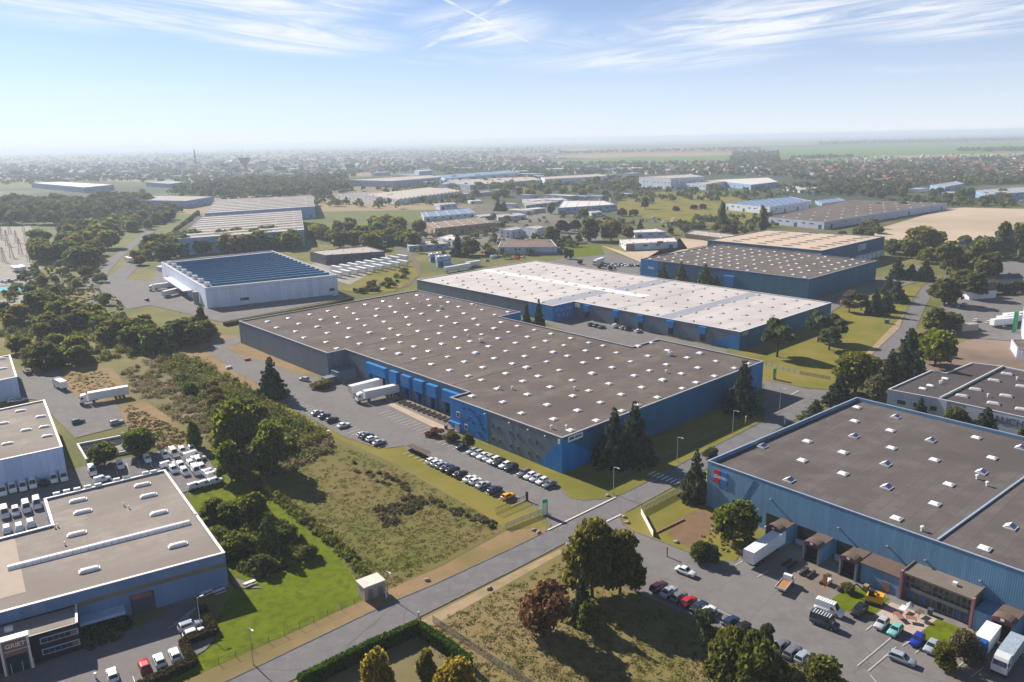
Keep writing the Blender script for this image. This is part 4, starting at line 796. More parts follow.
for b_ in DONE:                                  # windows, doors and roof lights of the estate halls
    h = b_.h; dist = b_.o.length
    if dist > 1900: continue
    for k in facing(b_):
        a, c = edge(b_, k); ln = (c - a).length; n_ = int(max(2, min(10, ln / 9)))
        cube = b_.root['category'] == 'office'
        for i in range(n_):
            s_ = ln * (i + .5) / n_
            if cube:
                for z in ((1.2, 2.6), (4.2, 5.6)):
                    if z[1] < h: f = panel(b_, 'window', a, c, s_ - .9, s_ + .9, z[0], z[1], .08, m_glass, .003)
            elif (i + k) % 3 == 0: panel(b_, 'door', a, c, s_ - 1.8, s_ + 1.8, .05, min(4.2, h * .6), .1, m_darkg if b_.h < 9 else m_blue, .003)
            elif h > 4.5: panel(b_, 'window', a, c, s_ - 2, s_ + 2, h * .55, h * .55 + 1.1, .06, m_glass, .003)
    a, c = b_.pts[0], b_.pts[1]; e = b_.pts[-1]; U_, V_ = c - a, e - a; ang = math.atan2(U_.y, U_.x)
    nu, nv = int(min(9, max(2, U_.length / 14))), int(min(6, max(1, V_.length / 14)))
    for i in range(nu):
        for j in range(nv):
            q = a + U_ * ((i + .5) / nu) + V_ * ((j + .5) / nv)
            on(b_, SK_W, 'skylight', b_.roof, Vector((q.x, q.y, b_.rz)), ang)
for key in ('long pale ribbed', 'second ribbed'):   # rows of white roof sheets on the two ribbed halls
    b_ = find(key); p4 = [b_.pts[i] for i in range(4)]
    px4 = sorted(p4, key=lambda p: P(p)[0]); Lf = px4[:2]; Rt = px4[2:]
    ln_, lf_ = sorted(Lf, key=lambda p: p.length); rn_, rf_ = sorted(Rt, key=lambda p: p.length)
    for i in range(9):
        t0, t1 = (i + .08) / 9, (i + .34) / 9; mb = MB()
        f_ = lambda t, A, C: A + (C - A) * t
        mb.prism(ccw([f_(.01, f_(t0, ln_, lf_), f_(t0, rn_, rf_)), f_(.99, f_(t0, ln_, lf_), f_(t0, rn_, rf_)), f_(.99, f_(t1, ln_, lf_), f_(t1, rn_, rf_)), f_(.01, f_(t1, ln_, lf_), f_(t1, rn_, rf_))]), b_.rz + .004, b_.rz + .5); mb.build('roof_strip', m_roofw, b_.roof, b_.o)
b_ = find('saw-tooth roofed'); 
for i in range(16):                              # saw-tooth ridges
    a, c, e = b_.pts[0], b_.pts[1], b_.pts[-1]; a2 = a + (c - a) * ((i + .1) / 16); a3 = a + (c - a) * ((i + .9) / 16); V_ = (e - a); mb = MB()
    lo = [lift(a2 + V_ * .03, b_.rz + .01), lift(a3 + V_ * .03, b_.rz + .01), lift(a3 + V_ * .97, b_.rz + .01), lift(a2 + V_ * .97, b_.rz + .01)]
    hi = [lift(a3 * .95 + a2 * .05 + V_ * .03, b_.rz + 2.0), lift(a3 + V_ * .03, b_.rz + 2.0), lift(a3 + V_ * .97, b_.rz + 2.0), lift(a3 * .95 + a2 * .05 + V_ * .97, b_.rz + 2.0)]
    mb.hexa(lo, hi); mb.build('saw_tooth', m_roofp, b_.roof, b_.o)
m_teal = mat('teal_panel', (.02, .16, .26), None, .5, .6)
for k in facing(b_)[:1]:
    a, c = edge(b_, k)
b_ = find('orange corner'); a, c = [edge(b_, k) for k in facing(b_)][-1]
panel(b_, 'orange_door', a, c, .3, 7, .05, 5.2, .1, mat('orange_door', (.45, .16, .06), None, .5, .7), .12); panel(b_, 'red_sign', a, c, (c - a).length * .6, (c - a).length * .72, 4.6, 6.6, .15, MATS['sign_red'], .12)
# workshop with the brown gabled roof (row of windows) beside the white warehouse
gp = [G(498.4, 247.3, 6), G(557, 247, 6), G(551, 240, 6), G(500.8, 241.5, 6)]
GW = building('workshop', 'white workshop with brown roof just behind the white-roofed warehouse', gp, 6.4, m_lilac, mat('brown_roof', (.20, .145, .12), (.17, .12, .10), .1, .9, dirt=.2), m_copew, .2, cat='workshop')
a, c = [edge(GW, k) for k in facing(GW)][0]
for a, c in [edge(GW, k) for k in facing(GW)]:
    if (c - a).length > 20:
        for s_ in (13, 16, 22, 25): f = panel(GW, 'window', a, c, s_, s_ + 2, 3.4, 5, .08, m_glass, .003)
        panel(GW, 'door', a, c, 1.5, 5, .05, 5.2, .1, m_darkg, .003); panel(GW, 'blue_skirting', a, c, 24, (c - a).length - .1, .05, 2.2, .05, mat('skirting_blue', (.12, .2, .36), None, .5, .6), .003)
        for i in range(4): on(GW, SK_D, 'skylight', GW.roof, (a + (c - a) * ((i + .5) / 4)) * 1.0 + Vector((0, 0, GW.rz)) + (GW.o - (a + c) / 2) * .9, 0)

# ---- the hall with the solar roof
h1 = 12.0; sp4 = [G(205, 288, h1), G(337, 275, h1), G(272, 250.6, h1), G(161, 262, h1)]
SB = building('solar_hall', 'white hall whose roof is covered with rows of blue solar panels', sp4, h1, mat('bright_white_wall', (.62, .68, .80), (.56, .62, .74), .08, .6, .2, ribs=1.6), m_roofg, m_copew, .5, cat='hall')
n0, r0, f0, l0 = sp4; m_pv = mat('solar_panel', (.06, .18, .31), (.05, .16, .28), .3, .75, spec=.1)
NR = 14
for i in range(NR):
    t = .06 + .9 * i / NR; a = n0 + (l0 - n0) * t; c = r0 + (f0 - r0) * t; a2 = n0 + (l0 - n0) * (t + .8 * .9 / NR); c2 = r0 + (f0 - r0) * (t + .8 * .9 / NR)
    for k in range(6):
        s0, s1 = .07 + .905 * k / 6, .07 + .905 * (k + .985) / 6; mb = MB()
        q = [a + (c - a) * s0, a + (c - a) * s1, a2 + (c2 - a2) * s1, a2 + (c2 - a2) * s0]; z0, z1 = SB.rz + 1.25, SB.rz + .3
        mb.hexa([lift(q[0], SB.rz + .02), lift(q[1], SB.rz + .02), lift(q[2], SB.rz + .02), lift(q[3], SB.rz + .02)], [lift(q[0], z0), lift(q[1], z0), lift(q[2], z1), lift(q[3], z1)]); mb.build('solar_panel_row', m_pv, SB.roof, SB.o)
        if k == 0:
            mb = MB(); [mb.box(lift(a + (c - a) * x + Vector((0, 0, 0)), SB.rz + .002), (.2, .2, .5), 0) for x in (.1, .3, .5, .7, .95)]; mb.build('panel_rack', m_grey, SB.roof, SB.o)
for i in range(8):
    q = n0 + (l0 - n0) * (.07 + i * .118) + (r0 - n0).normalized() * 3.2; on(SB, ACU, 'cooling_unit', SB.roof, Vector((q.x, q.y, SB.rz)), AV, (2.0, 2.0, 1.6))
a, c = l0 * 1, n0 * 1; a.z = c.z = 0
for s_ in (15, 40, 70): panel(SB, 'dock_door', a, c, s_, s_ + 8, .1, 4.5, .15, m_darkg, .003)
panel(SB, 'dock_canopy', a, c, 30, 92, 5, 5.6, 5, m_lilac, .003)
mb = MB(); q = l0 + (n0 - l0) * .86; d = (n0 - l0).normalized(); d.z = 0; nn = Vector((d.y, -d.x, 0)); mb.cyl(lift(q + nn * 1.8, 0), lift(q + nn * 1.8, 7.5), 1.6, 1.6, 14); mb.build('storage_tank', m_grey, SB.root, SB.o)
a, c = n0 * 1, r0 * 1; a.z = c.z = 0; ln = (c - a).length
for s_ in (.24,): panel(SB, 'window', a, c, ln * s_, ln * s_ + 5, 2.6, 4.2, .1, m_glass, .003)
panel(SB, 'window', a, c, ln * .93, ln * .93 + 3, 2.6, 4.2, .1, m_glass, .003); panel(SB, 'wall_trim', a, c, .1, ln - .1, h1 - 1.7, h1 - 1.4, .05, m_lilac, .003)
# small sheds by the dock of the solar hall
for x, y, lab in ((163, 271, 'grey hut at the far corner of the solar hall dock'), (170, 278, 'low grey dock shed beside the solar hall trucks')):
    mb = MB(); q = G(x, y); mb.box(q, (8, 6, 3.4), AV); mb.box(q + Vector((0, 0, 3.402)), (8.6, 6.6, .3), AV); tag(mb.build('dock_shed', m_lilac, None, q), lab, 'shed')
# water tower and mast on the horizon
q = G(246, 174.5); hT = rise(q, 157.6); rt = empty('water_tower', q, 'funnel-shaped concrete water tower on the hazy horizon at left', 'water tower')
m_wt = mat('tower_concrete', (.23, .21, .20), (.2, .18, .175), .05, .9)
mb = MB(); mb.cyl((0, 0, 0), (0, 0, hT * .5), hT * .085, hT * .085, 16); part('shaft', mb.mesh('shaft', m_wt), rt)
mb = MB(); mb.cyl((0, 0, hT * .5), (0, 0, hT * .9), hT * .1, hT * .34, 20); mb.cyl((0, 0, hT * .9 + .01), (0, 0, hT), hT * .36, hT * .36, 20); part('tank', mb.mesh('tank', m_wt), rt)
q = G(197, 174); hT = rise(q, 149.5); rt = empty('radio_mast', q, 'slim lattice radio mast on the horizon left of the water tower', 'mast'); mb = MB()
for k in range(4):
    x, y = (1 if k in (0, 3) else -1) * 3.2, (1 if k < 2 else -1) * 3.2; mb.cyl((x, y, 0), (x * .3, y * .3, hT), .55, .35, 5)
    for i in range(10):
        z0, z1 = hT * i / 10, hT * (i + 1) / 10; f0_ = 1 - .7 * i / 10; f1_ = 1 - .7 * (i + 1) / 10; x2, y2 = (1 if (k + 1) % 4 in (0, 3) else -1) * 3.2, (1 if (k + 1) % 4 < 2 else -1) * 3.2
        mb.cyl((x * f0_, y * f0_, z0), (x2 * f1_, y2 * f1_, z1), .25, .25, 4)
part('lattice', mb.mesh('lattice', m_grey), rt); mb = MB(); mb.cyl((0, 0, hT * .66), (0, 0, hT * .69), 4.2, 4.2, 8); mb.cyl((0, 0, hT * .82), (0, 0, hT * .84), 3.2, 3.2, 8); part('platform', mb.mesh('platform', m_grey), rt)
q = G(17, 180); 
# electricity pylons and yard gear of the substation at far left
pym = MB(); hp = 14
for x in (-1.4, 1.4):
    for y in (-1.4, 1.4): pym.cyl((x, y, 0), (x * .25, y * .25, hp), .16, .1, 4)
for i in range(5):
    z = hp * i / 5; f_ = 1 - .75 * i / 5
    for (x, y, x2, y2) in ((-1, -1, 1, -1), (1, -1, 1, 1), (1, 1, -1, 1), (-1, 1, -1, -1)): pym.cyl((x * 1.4 * f_, y * 1.4 * f_, z), (x2 * 1.4 * (f_ - .15), y2 * 1.4 * (f_ - .15), z + hp / 5), .07, .07, 4)
pyme = pym.mesh('lattice', m_grey); arm = MB(); [arm.cyl((-4.5 + (z > 11), 0, z), (4.5 - (z > 11), 0, z), .14, .14, 4) for z in (9.5, 12)]; arme = arm.mesh('cross_arm', m_grey)
for k, (x, y) in enumerate(((4, 262), (12, 258), (21, 255), (8, 246), (17, 243), (26, 242), (31, 252), (2, 240), (36, 247), (24, 232), (10, 234), (30, 262))):
    r_ = empty('substation_pylon', G(x, y), 'grey lattice pylon in the crowded substation yard at the left edge', 'pylon', 'substation pylons', rz=.4 * k); part('lattice', pyme, r_); part('cross_arm', arme, r_, scale=(1, 1, 1)); r_.scale = (1, 1, random.uniform(.8, 1.25))

# ------------------------------------------------------------------ vehicles
m_car = mat('car_paint', (1, 1, 1), (.96, .96, .96), .5, .28, objc=True, spec=.5); m_tyre = mat('tyre', (.02, .02, .02), None, 3, .9); m_hub = mat('hubcap', (.3, .3, .31), None, 3, .4, metal=.6)
m_cglass = mat('car_glass', (.02, .026, .032), (.018, .024, .03), 2, .08, spec=.7); m_head = mat('headlight', (.6, .6, .58), None, 3, .15); m_tail = mat('tail_light', (.3, .01, .01), None, 3, .2)
m_trim = mat('black_trim', (.03, .03, .032), None, 3, .7); m_box = mat('box_body', (.74, .74, .75), (.68, .68, .69), .6, .45, dirt=.12)
def loft(stations, name, m):
    mb = MB(); loops = []
    for (x, w_, z0, zm, zt) in stations: loops.append([(x, -w_ * .9, z0), (x, -w_, zm), (x, -w_ * .95, zt - .07), (x, -w_ * .8, zt), (x, w_ * .8, zt), (x, w_ * .95, zt - .07), (x, w_, zm), (x, w_ * .9, z0)])
    k = len(mb.v); n = 8
    for l in loops: mb.v += l
    for i in range(len(loops) - 1):
        for j in range(n): mb.f.append((i * n + j, i * n + (j + 1) % n, (i + 1) * n + (j + 1) % n, (i + 1) * n + j)); mb.uv.append(None); mb.mi.append(0)
    mb.f.append(tuple(reversed(range(n)))); mb.f.append(tuple((len(loops) - 1) * n + j for j in range(n))); mb.uv += [None] * 2; mb.mi += [0] * 2
    me = mb.mesh(name, m); bm = bmesh.new(); bm.from_mesh(me); bmesh.ops.recalc_face_normals(bm, faces=bm.faces); bm.to_mesh(me); bm.free(); me.polygons.foreach_set('use_smooth', [len(p.vertices) == 4 for p in me.polygons]); return me
def wheel_mesh(r, w_):
    mb = MB(); mb.cyl((0, -w_ / 2, 0), (0, w_ / 2, 0), r, r, 14); mb.cyl((0, -w_ / 2 - .01, 0), (0, w_ / 2 + .01, 0), r * .6, r * .6, 10, 1); return mb.mesh('wheel', [m_tyre, m_hub])
def make_car(L_, W_, H_, hood, belt, cf, ct, rt_, rb, wr=.31):
    """length, width, height, bonnet height, belt height; cabin front foot, roof front, roof rear, cabin rear foot (fractions of half length)"""
    a, w_ = L_ / 2, W_ / 2; out = []
    out.append(('body', loft([(a, w_ * .80, .34, .5, hood * .78), (a * .93, w_ * .95, .24, .5, hood * .92), (a * .5, w_, .22, .55, hood), (a * cf, w_, .22, .58, belt), (0, w_, .22, .58, belt + .01), (-a * .75, w_, .22, .6, belt + .01), (-a * .95, w_ * .95, .26, .6, belt * (.98 if rb < -.9 else .93)), (-a, w_ * .84, .36, .6, belt * .8)], 'body', m_car), (0, 0, 0)))
    f0, f1, r1, r0 = a * cf, a * ct, a * rt_, a * rb; wb, wt = w_ * .92, w_ * .74; zb = belt - .02
    mb = MB(); k = [(f0, -wb, zb), (f0, wb, zb), (r0, wb, zb), (r0, -wb, zb)]; t = [(f1, -wt, H_ - .05), (f1, wt, H_ - .05), (r1, wt, H_ - .05), (r1, -wt, H_ - .05)]; t2 = [(f1 - .12, -wt * .8, H_), (f1 - .12, wt * .8, H_), (r1 + .12, wt * .8, H_), (r1 + .12, -wt * .8, H_)]
    mb.hexa(k[::1], t[::1]); mb.hexa(t, t2)
    me = mb.mesh('cabin', m_car); bm = bmesh.new(); bm.from_mesh(me); bmesh.ops.recalc_face_normals(bm, faces=bm.faces); bm.to_mesh(me); bm.free(); out.append(('cabin', me, (0, 0, 0)))
    def pane(p, name, sh=.86):
        c = sum((Vector(q) for q in p), Vector()) / 4; n = (Vector(p[1]) - Vector(p[0])).cross(Vector(p[2]) - Vector(p[1])).normalized()
        if n.dot(c - Vector((0, 0, H_ * .6))) < 0: n = -n
        pts = [c + (Vector(q) - c) * sh + n * .012 for q in p]; mb = MB(); mb.hexa(pts, [q + n * .012 for q in pts]); return (name, mb.mesh(name, m_cglass), (0, 0, 0))
    out.append(pane([k[0], k[1], t[1], t[0]], 'windscreen')); out.append(pane([k[2], k[3], t[3], t[2]], 'rear_window'))
    out.append(pane([k[1], k[2], t[2], t[1]], 'side_window', .84)); out.append(pane([k[3], k[0], t[0], t[3]], 'side_window', .84))
    wm = wheel_mesh(wr, .21)
    for x in (a * .62, -a * .62):
        for y in (w_ - .08, -w_ + .08): out.append(('wheel', wm, (x, y, wr)))
    mb = MB(); mb.box((0, 0, 0), (.06, .34, .13)); hm = mb.mesh('headlight', m_head); mb = MB(); mb.box((0, 0, 0), (.06, .26, .16)); tm = mb.mesh('tail_light', m_tail)
    for y in (w_ * .62, -w_ * .62): out.append(('headlight', hm, (a * .955, y, hood * .66))); out.append(('tail_light', tm, (-a * .975, y, belt * .72)))
    return out
CARS = dict(h=make_car(4.05, 1.76, 1.48, .88, .95, .36, .10, -.72, -.94), s=make_car(4.5, 1.8, 1.44, .86, .93, .34, .08, -.42, -.70), e=make_car(4.55, 1.8, 1.5, .88, .95, .38, .12, -.80, -.95), u=make_car(4.4, 1.86, 1.68, .98, 1.06, .38, .14, -.72, -.94, .35),
            k=make_car(4.3, 1.8, 1.84, .98, 1.05, .46, .22, -.92, -.97, .33), v=make_car(5.3, 1.98, 2.35, 1.12, 1.2, .66, .42, -.95, -.98, .35))
for key in 'kv':                                 # panel vans: no rear side glass
    CARS[key] = [p for p in CARS[key] if p[0] not in ('side_window', 'rear_window')]
    a = 2.15 if key == 'k' else 2.65; w_ = .9 if key == 'k' else .99; cf, ct = (.46, .22) if key == 'k' else (.66, .42); bz, H_ = (1.05, 1.84) if key == 'k' else (1.2, 2.35)
    for sgn in (1, -1):
        mb = MB(); x0, x1 = a * cf - .35, a * ct - .5; y0 = sgn * (w_ * .92 - .02); y1 = sgn * (w_ * .80)
        mb.hexa([(x0, y0, bz + .08), (x0 - .95, y0, bz + .08), (x0 - .95, y0 + sgn * .05, bz + .08), (x0, y0 + sgn * .05, bz + .08)], [(x1 + .05, y1, bz + .55), (x0 - .95, y1, bz + .55), (x0 - .95, y1 + sgn * .05, bz + .55), (x1 + .05, y1 + sgn * .05, bz + .55)])
        CARS[key].append(('door_window', mb.mesh('door_window', m_cglass), (0, 0, 0)))
NAME = dict(h='car', s='car', e='car', u='car', k='small_van', v='van'); COLN = dict(w=((.72, .73, .75), 'white'), b=((.015, .016, .02), 'black'), g=((.14, .15, .17), 'dark grey'), s=((.40, .42, .44), 'silver'), n=((.02, .035, .09), 'navy'), r=((.42, .015, .02), 'red'), y=((.75, .36, .01), 'yellow'), t=((.16, .42, .40), 'turquoise'), m=((.07, .012, .03), 'maroon'), q=((.015, .03, .30), 'royal blue'), a=((.035, .055, .075), 'dark slate'), z=((.30, .34, .40), 'grey-blue'), l=((.03, .16, .17), 'teal'))
def vehicle(kind, q, rz, c, label, group=None, nm=None):
    r = empty(nm or ('parked_' + NAME[kind] if NAME[kind] == 'car' else NAME[kind]), (q.x, q.y, ZL[0] + .004), label, 'van' if kind in 'kv' else 'car', group, rz + random.uniform(-.02, .02))
    for n_, me, loc in CARS[kind]: part(n_, me, r, loc, 0, COLN[c][0])
    return r
KW = dict(h='hatchback', s='saloon car', e='estate car', u='tall car', k='small van', v='panel van')
def row(spec, pos, rz, where, group):
    n_ = len(spec)
    for i, (sp_, q) in enumerate(zip(spec, pos)):
        vehicle(sp_[0], q, rz, sp_[1], f'{COLN[sp_[1]][1]} {KW[sp_[0]]}, {ORD(i)} of {n_} {where}', group)
row(['hb', 'hz', 'hs', 'sw', 'hs', 'ew', 'ub', 'hw', 'ub', 'ug', 'hw', 'hs', 'hw', 'sg'], [W(135.3, v) for v in (172.5, 167.5, 165.2, 162.6, 160.2, 157.9, 155.5, 153.0, 150.4, 145.3, 142.8, 140.5, 138.1, 135.3)], AU + math.pi, 'from the docks, row facing windows', 'row beside the blue corner block')
row(['hw', 'hw', 'hz', 'sn', 'ub', 'sb', 'sw', 'hw', 'ss', 'un', 'hy'], [W(122.6, v) for v in (170.4, 168.1, 165.8, 163.4, 160.9, 157.5, 153.1, 150.7, 147.7, 143.0, 137.8)], AU, 'from bike shelter, row along mown grass', 'row along the mown grass')
row(['ss', 'sn', 'eb', 'sw', 'hs', 'un', 'hw', 'sz'], [W(119.6, v) for v in (231.7, 227.0, 221.8, 214.4, 202.7, 200.2, 197.4, 193.4)], AU, 'from the conifer, row opposite docks', 'row opposite the docks')
vehicle('e', W(135.4, 270.9), AV + .3, 's', 'silver estate car alone beside the bush island near the recess')
row(['hn', 'hb', 'sg', 'kw', 'hs', 'ub', 'hw'], [W(285.4 if i > 2 else 280, v) for i, v in enumerate((250.5, 246.5, 243.2, 239.1, 234.4, 231.1, 225))], AU, 'from the courtyard conifers', 'cars in the courtyard')
row(['em', 'sz', 'hg', 'hr', 'sn', 'hw'], [W(116.4, v) for v in (85.1, 82.6, 80.1, 77.8, 75.4, 73.2)], AU, 'from the round tree by the kerb', 'row by the long kerb')
row(['hn', 'hb', 'ug', 'eg', 'hz'], [W(116.6, v) for v in (68.4, 65.9, 58.1, 55.9, 53.9)], AU, 'half hidden behind bottom right trees', 'cars behind the dark trees')
vehicle('s', G(685.5, 574.5), AV + math.pi + .12, 'w', 'white saloon car driving in from the street entrance', nm='car')
for kd, q, rz, c, lab in (('h', W(136.2, 48.5), AU + math.pi, 's', 'silver hatchback nearest the paved terrace'), ('h', W(135.9, 45.9), AU + math.pi, 't', 'turquoise hatchback beside the paved terrace'), ('h', W(135.8, 42.0), AU + math.pi, 'q', 'royal blue hatchback at the terrace lawn'), ('h', W(135.6, 39.5), AU + math.pi, 'z', 'grey-blue hatchback next to the rusty shrubs'), ('e', W(128.5, 41.8), AV + math.pi + .1, 'z', 'grey estate car standing alone in the aisle'), ('u', W(137.2, 53.2), AU + math.pi, 'b', 'black off-roader parked by the yellow machine'), ('v', W(128.8, 56.0), AV + math.pi + .1, 'a', 'dark slate van with roof bars in the south yard'), ('v', W(133.4, 57.3), AV + math.pi + .1, 'w', 'white van beside the dark van with roof bars')):
    r_ = vehicle(kd, q, rz, c, lab)
    if 'roof bars' in lab:
        mb = MB(); mb.box((0, 0, 0), (.12, 1.5, .06)); bar = mb.mesh('roof_bar', m_white)
        for i in range(7): part('roof_bar', bar, r_, (1.0 - i * .5, 0, 2.352))
GA = math.atan2((W(59.3, 201.6) - W(53, 148.5)).y, (W(59.3, 201.6) - W(53, 148.5)).x)
row(['vw', 'vw', 'vw', 'vw', 'sb', 'vw', 'vw'], [W(*p) for p in ((27.7, 236), (30, 236.4), (32.3, 235.6), (34.7, 235.6), (37.1, 234.4), (39.8, 235.4), (42.1, 234.6))], GA + math.pi, 'from the left under the long white wall', 'vans under the white wall')
row(['vw', 'kw', 'kw', 'kw', 'vw', 'kw', 'kw'], [W(*p) for p in ((49.1, 233), (56.2, 231.8), (63.5, 231.0), (68.3, 230.4), (70.7, 229.8), (73.3, 229.8), (75.9, 229.4))], GA + math.pi, 'from left in the van park back row', 'back row of the van park')
row(['vw', 'kw', 'vw', 'vw'], [W(*p) for p in ((25.4, 220.5), (27.6, 219.5), (30.1, 220.1), (32.6, 220.6))], GA + math.pi, 'from left in short row by roof notch', 'vans by the roof notch'); row(['kw', 'kw', 'kw'], [W(*p) for p in ((24, 210.4), (26.4, 209.4), (28.9, 209.8))], GA, 'from the left tucked below the roof notch', 'vans below the roof notch')
row(['kw', 'kw', 'vw', 'kw'], [W(*p) for p in ((49.5, 225), (66.4, 222.4), (74.1, 223.6), (74.5, 220.4))], AU + .05, 'parked crosswise in the van park', 'crosswise vans')
row(['kw', 'kw', 'kw', 'vw', 'kw', 'kw', 'kw'], [W(*p) for p in ((66.3, 217.6), (68.0, 213.6), (68.8, 218.6), (70.5, 212), (71.2, 217.6), (72.6, 212.8), (73.6, 218.0))], GA + math.pi, 'in the middle block of the van park', 'middle block of vans')
row(['kw', 'kw', 'kw', 'kw', 'kw'], [W(*p) for p in ((73.1, 208.4), (73, 205.6), (71.8, 201.2), (69.0, 201.5), (66.6, 202.0))], AU + .05, 'at the lawn end of the van park', 'vans at the lawn end')
row(['hw', 'hr', 'hw', 'hw'], [W(*p) for p in ((26.2, 134.6), (31.1, 133.2), (33.6, 132.9), (36.2, 132.6))], GA, 'from the left along the front hedge', 'cars along the front hedge')
vehicle('e', W(41.6, 139.6), AU - .12, 'z', 'grey-blue estate car upper of two in the hedge corner'); vehicle('h', W(41.2, 136.6), AU - .12, 'w', 'white hatchback lower of two in the hedge corner')
vehicle('h', G(78.5, 423.5), AU, 'l', 'dark teal hatchback in the yard near the grass corner'); vehicle('e', G(117, 424.5), AU, 's', 'silver estate car in the yard by the basin')
vehicle('h', G(14, 402.5), AU, 'w', 'white car beside the small white warehouse'); vehicle('s', G(21, 402), AU, 's', 'silver car beside the small white warehouse')
vehicle('h', G(147, 301), AV, 'n', 'dark car alone on the solar hall forecourt'); vehicle('h', G(336, 296), AU + .5, 'w', 'white car at the right corner of the solar hall')
for k, (x, y, c) in enumerate(((957, 308, 'l'), (963, 306, 'z'), (976, 322, 'w'), (988.5, 324, 'w'), (975, 329, 'l'), (1007, 293.5, 'b'), (1013, 293, 's'), (1019, 294, 'w'), (990, 260, 'r'), (1004, 262, 'b'))):
    vehicle('h', G(x, y), random.choice((AU, AV)), c, ['teal car under the tree by the east road', 'grey-blue car under the tree by the east road', 'white car behind the pale container', 'white car at the small roundels of shrubs', 'dark teal car beside the pale container', 'black car on the east car park under the hedge', 'silver car on the east car park under the hedge', 'white car on the east car park under the hedge', 'red car on the far right car park', 'black car on the far right car park'][k])
for k in range(16):
    vehicle('h', G(604 + k * 2.2 + (k % 3), 266 + random.uniform(-1.2, 1.4)), AV, random.choice('wsgbwzn'), 'small distant car in the yard behind the white-roofed warehouse', 'distant cars behind the white roof')
for k in range(14): vehicle(random.choice('hk'), G(random.choice((645, 655, 662, 668, 676)) + random.uniform(-4, 4), random.uniform(218, 223)), random.choice((AU, AV)), random.choice('wwsgb'), 'small distant car on the park meadow lot', 'distant cars on the meadow lot')
for k in range(12): vehicle(random.choice('hk'), G(random.uniform(562, 598), random.uniform(235, 239.5)), AV, random.choice('wsgbwr'), 'small distant car on the estate road car park', 'distant cars on the estate road')
for k in range(10): vehicle(random.choice('hhv'), G(2 + k * 3.4, 283 - k * .5 + random.uniform(-.8, .8)), AV, random.choice('wsbgw'), 'small distant car in the left edge yard', 'distant cars in the left yard')
for k in range(10): vehicle(random.choice('hhv'), G(468 + k * 6 + random.uniform(-2, 2), random.uniform(255, 262) - (6 if k < 3 else 0)), random.choice((AU, AV)), random.choice('wsbgrw'), 'small distant car around the brown-roofed workshop', 'distant cars at the brown-roofed workshop')

# trucks
def trailer_parts(L_=13.4, W_=2.5, H_=4.0, zb=1.15):
    mb = MB(); mb.box((0, 0, zb), (L_, W_, H_ - zb)); out = [('box', mb.mesh('box', m_box), (0, 0, 0))]
    mb = MB(); mb.box((0, 0, zb - .3), (L_ * .96, 1.0, .29)); out.append(('chassis', mb.mesh('chassis', m_trim), (0, 0, 0)))
    mb = MB(); mb.box((0, 0, zb - .001), (.08, W_ + .03, H_ - zb + .02)); ef = mb.mesh('end_frame', m_copew); out += [('end_frame', ef, (x, 0, 0)) for x in (-L_ / 2 + .02, L_ / 2 - .02)]
    wm = wheel_mesh(.5, .34)
    for x in (-L_ / 2 + 2.0, -L_ / 2 + 3.3, -L_ / 2 + 4.6):
        for y in (-W_ / 2 + .2, W_ / 2 - .2): out.append(('wheel', wm, (x, y, .5)))
    mb = MB(); [mb.cyl((L_ * .28, y, 0), (L_ * .28, y, zb - .3), .09, .09, 6) for y in (-.7, .7)]; out.append(('landing_leg', mb.mesh('landing_leg', m_trim), (0, 0, 0)))
    return out
TRL = trailer_parts()
def tractor_parts():
    mb = MB(); k = [(-1.1, -1.22, .95), (1.15, -1.22, .95), (1.15, 1.22, .95), (-1.1, 1.22, .95)]; mid = [(-1.1, -1.22, 2.2), (1.12, -1.22, 2.2), (1.12, 1.22, 2.2), (-1.1, 1.22, 2.2)]; top = [(-1.1, -1.1, 3.75), (.45, -1.1, 3.45), (.45, 1.1, 3.45), (-1.1, 1.1, 3.75)]
    mb.hexa(k, mid); mb.hexa(mid, top); out = [('cab', mb.mesh('cab', m_car), (0, 0, 0))]
    mb = MB(); mb.hexa([(1.13, -1.05, 2.2), (1.13, 1.05, 2.2), (1.15, 1.05, 2.2), (1.15, -1.05, 2.2)][::-1], [(.76, -.98, 2.98), (.76, .98, 2.98), (.79, .98, 2.98), (.79, -.98, 2.98)][::-1]); out.append(('windscreen', mb.mesh('windscreen', m_cglass), (0, 0, 0)))
    for s_ in (1, -1): mb = MB(); mb.box((.35, s_ * 1.2, 2.1), (.8, .04, .7)); out.append(('door_window', mb.mesh('door_window', m_cglass), (0, 0, 0)))
    mb = MB(); mb.box((-2.0, 0, .65), (5.6, .9, .28)); mb.box((1.0, 0, .35), (.4, 2.3, .55)); out.append(('chassis', mb.mesh('chassis', m_trim), (0, 0, 0)))
    wm = wheel_mesh(.5, .34)
    for x in (.35, -3.3):
        for y in (-1.05, 1.05): out.append(('wheel', wm, (x, y, .5)))
    return out
TRC = tractor_parts()
def put(name, parts, q, rz, label, cat, color=(.74, .74, .75), group=None, z=None):
    r = empty(name, (q.x, q.y, ZL[0] + .004 if z is None else z), label, cat, group, rz)
    for n_, me, loc in parts: part(n_, me, r, loc, 0, color)
    return r
def shifted(parts, dx): return [(n_, me, (l[0] + dx, l[1], l[2])) for n_, me, l in parts]
def semi(qf, qr, label, color=(.74, .74, .75)):     # qf: front ground point, qr: rear ground point
    d = qr - qf; d.normalize(); rz = math.atan2(-d.y, -d.x); q = qf + d * 8.25
    return put('semi_truck', shifted([('tractor_' + n_ if n_ in ('cab', 'chassis') else n_, me, l) for n_, me, l in TRC], 6.9) + [('trailer_' + n_ if n_ in ('box', 'chassis') else n_, me, l) for n_, me, l in shifted(TRL, -1.6) if n_ != 'landing_leg'], q, rz, label, 'truck', color)
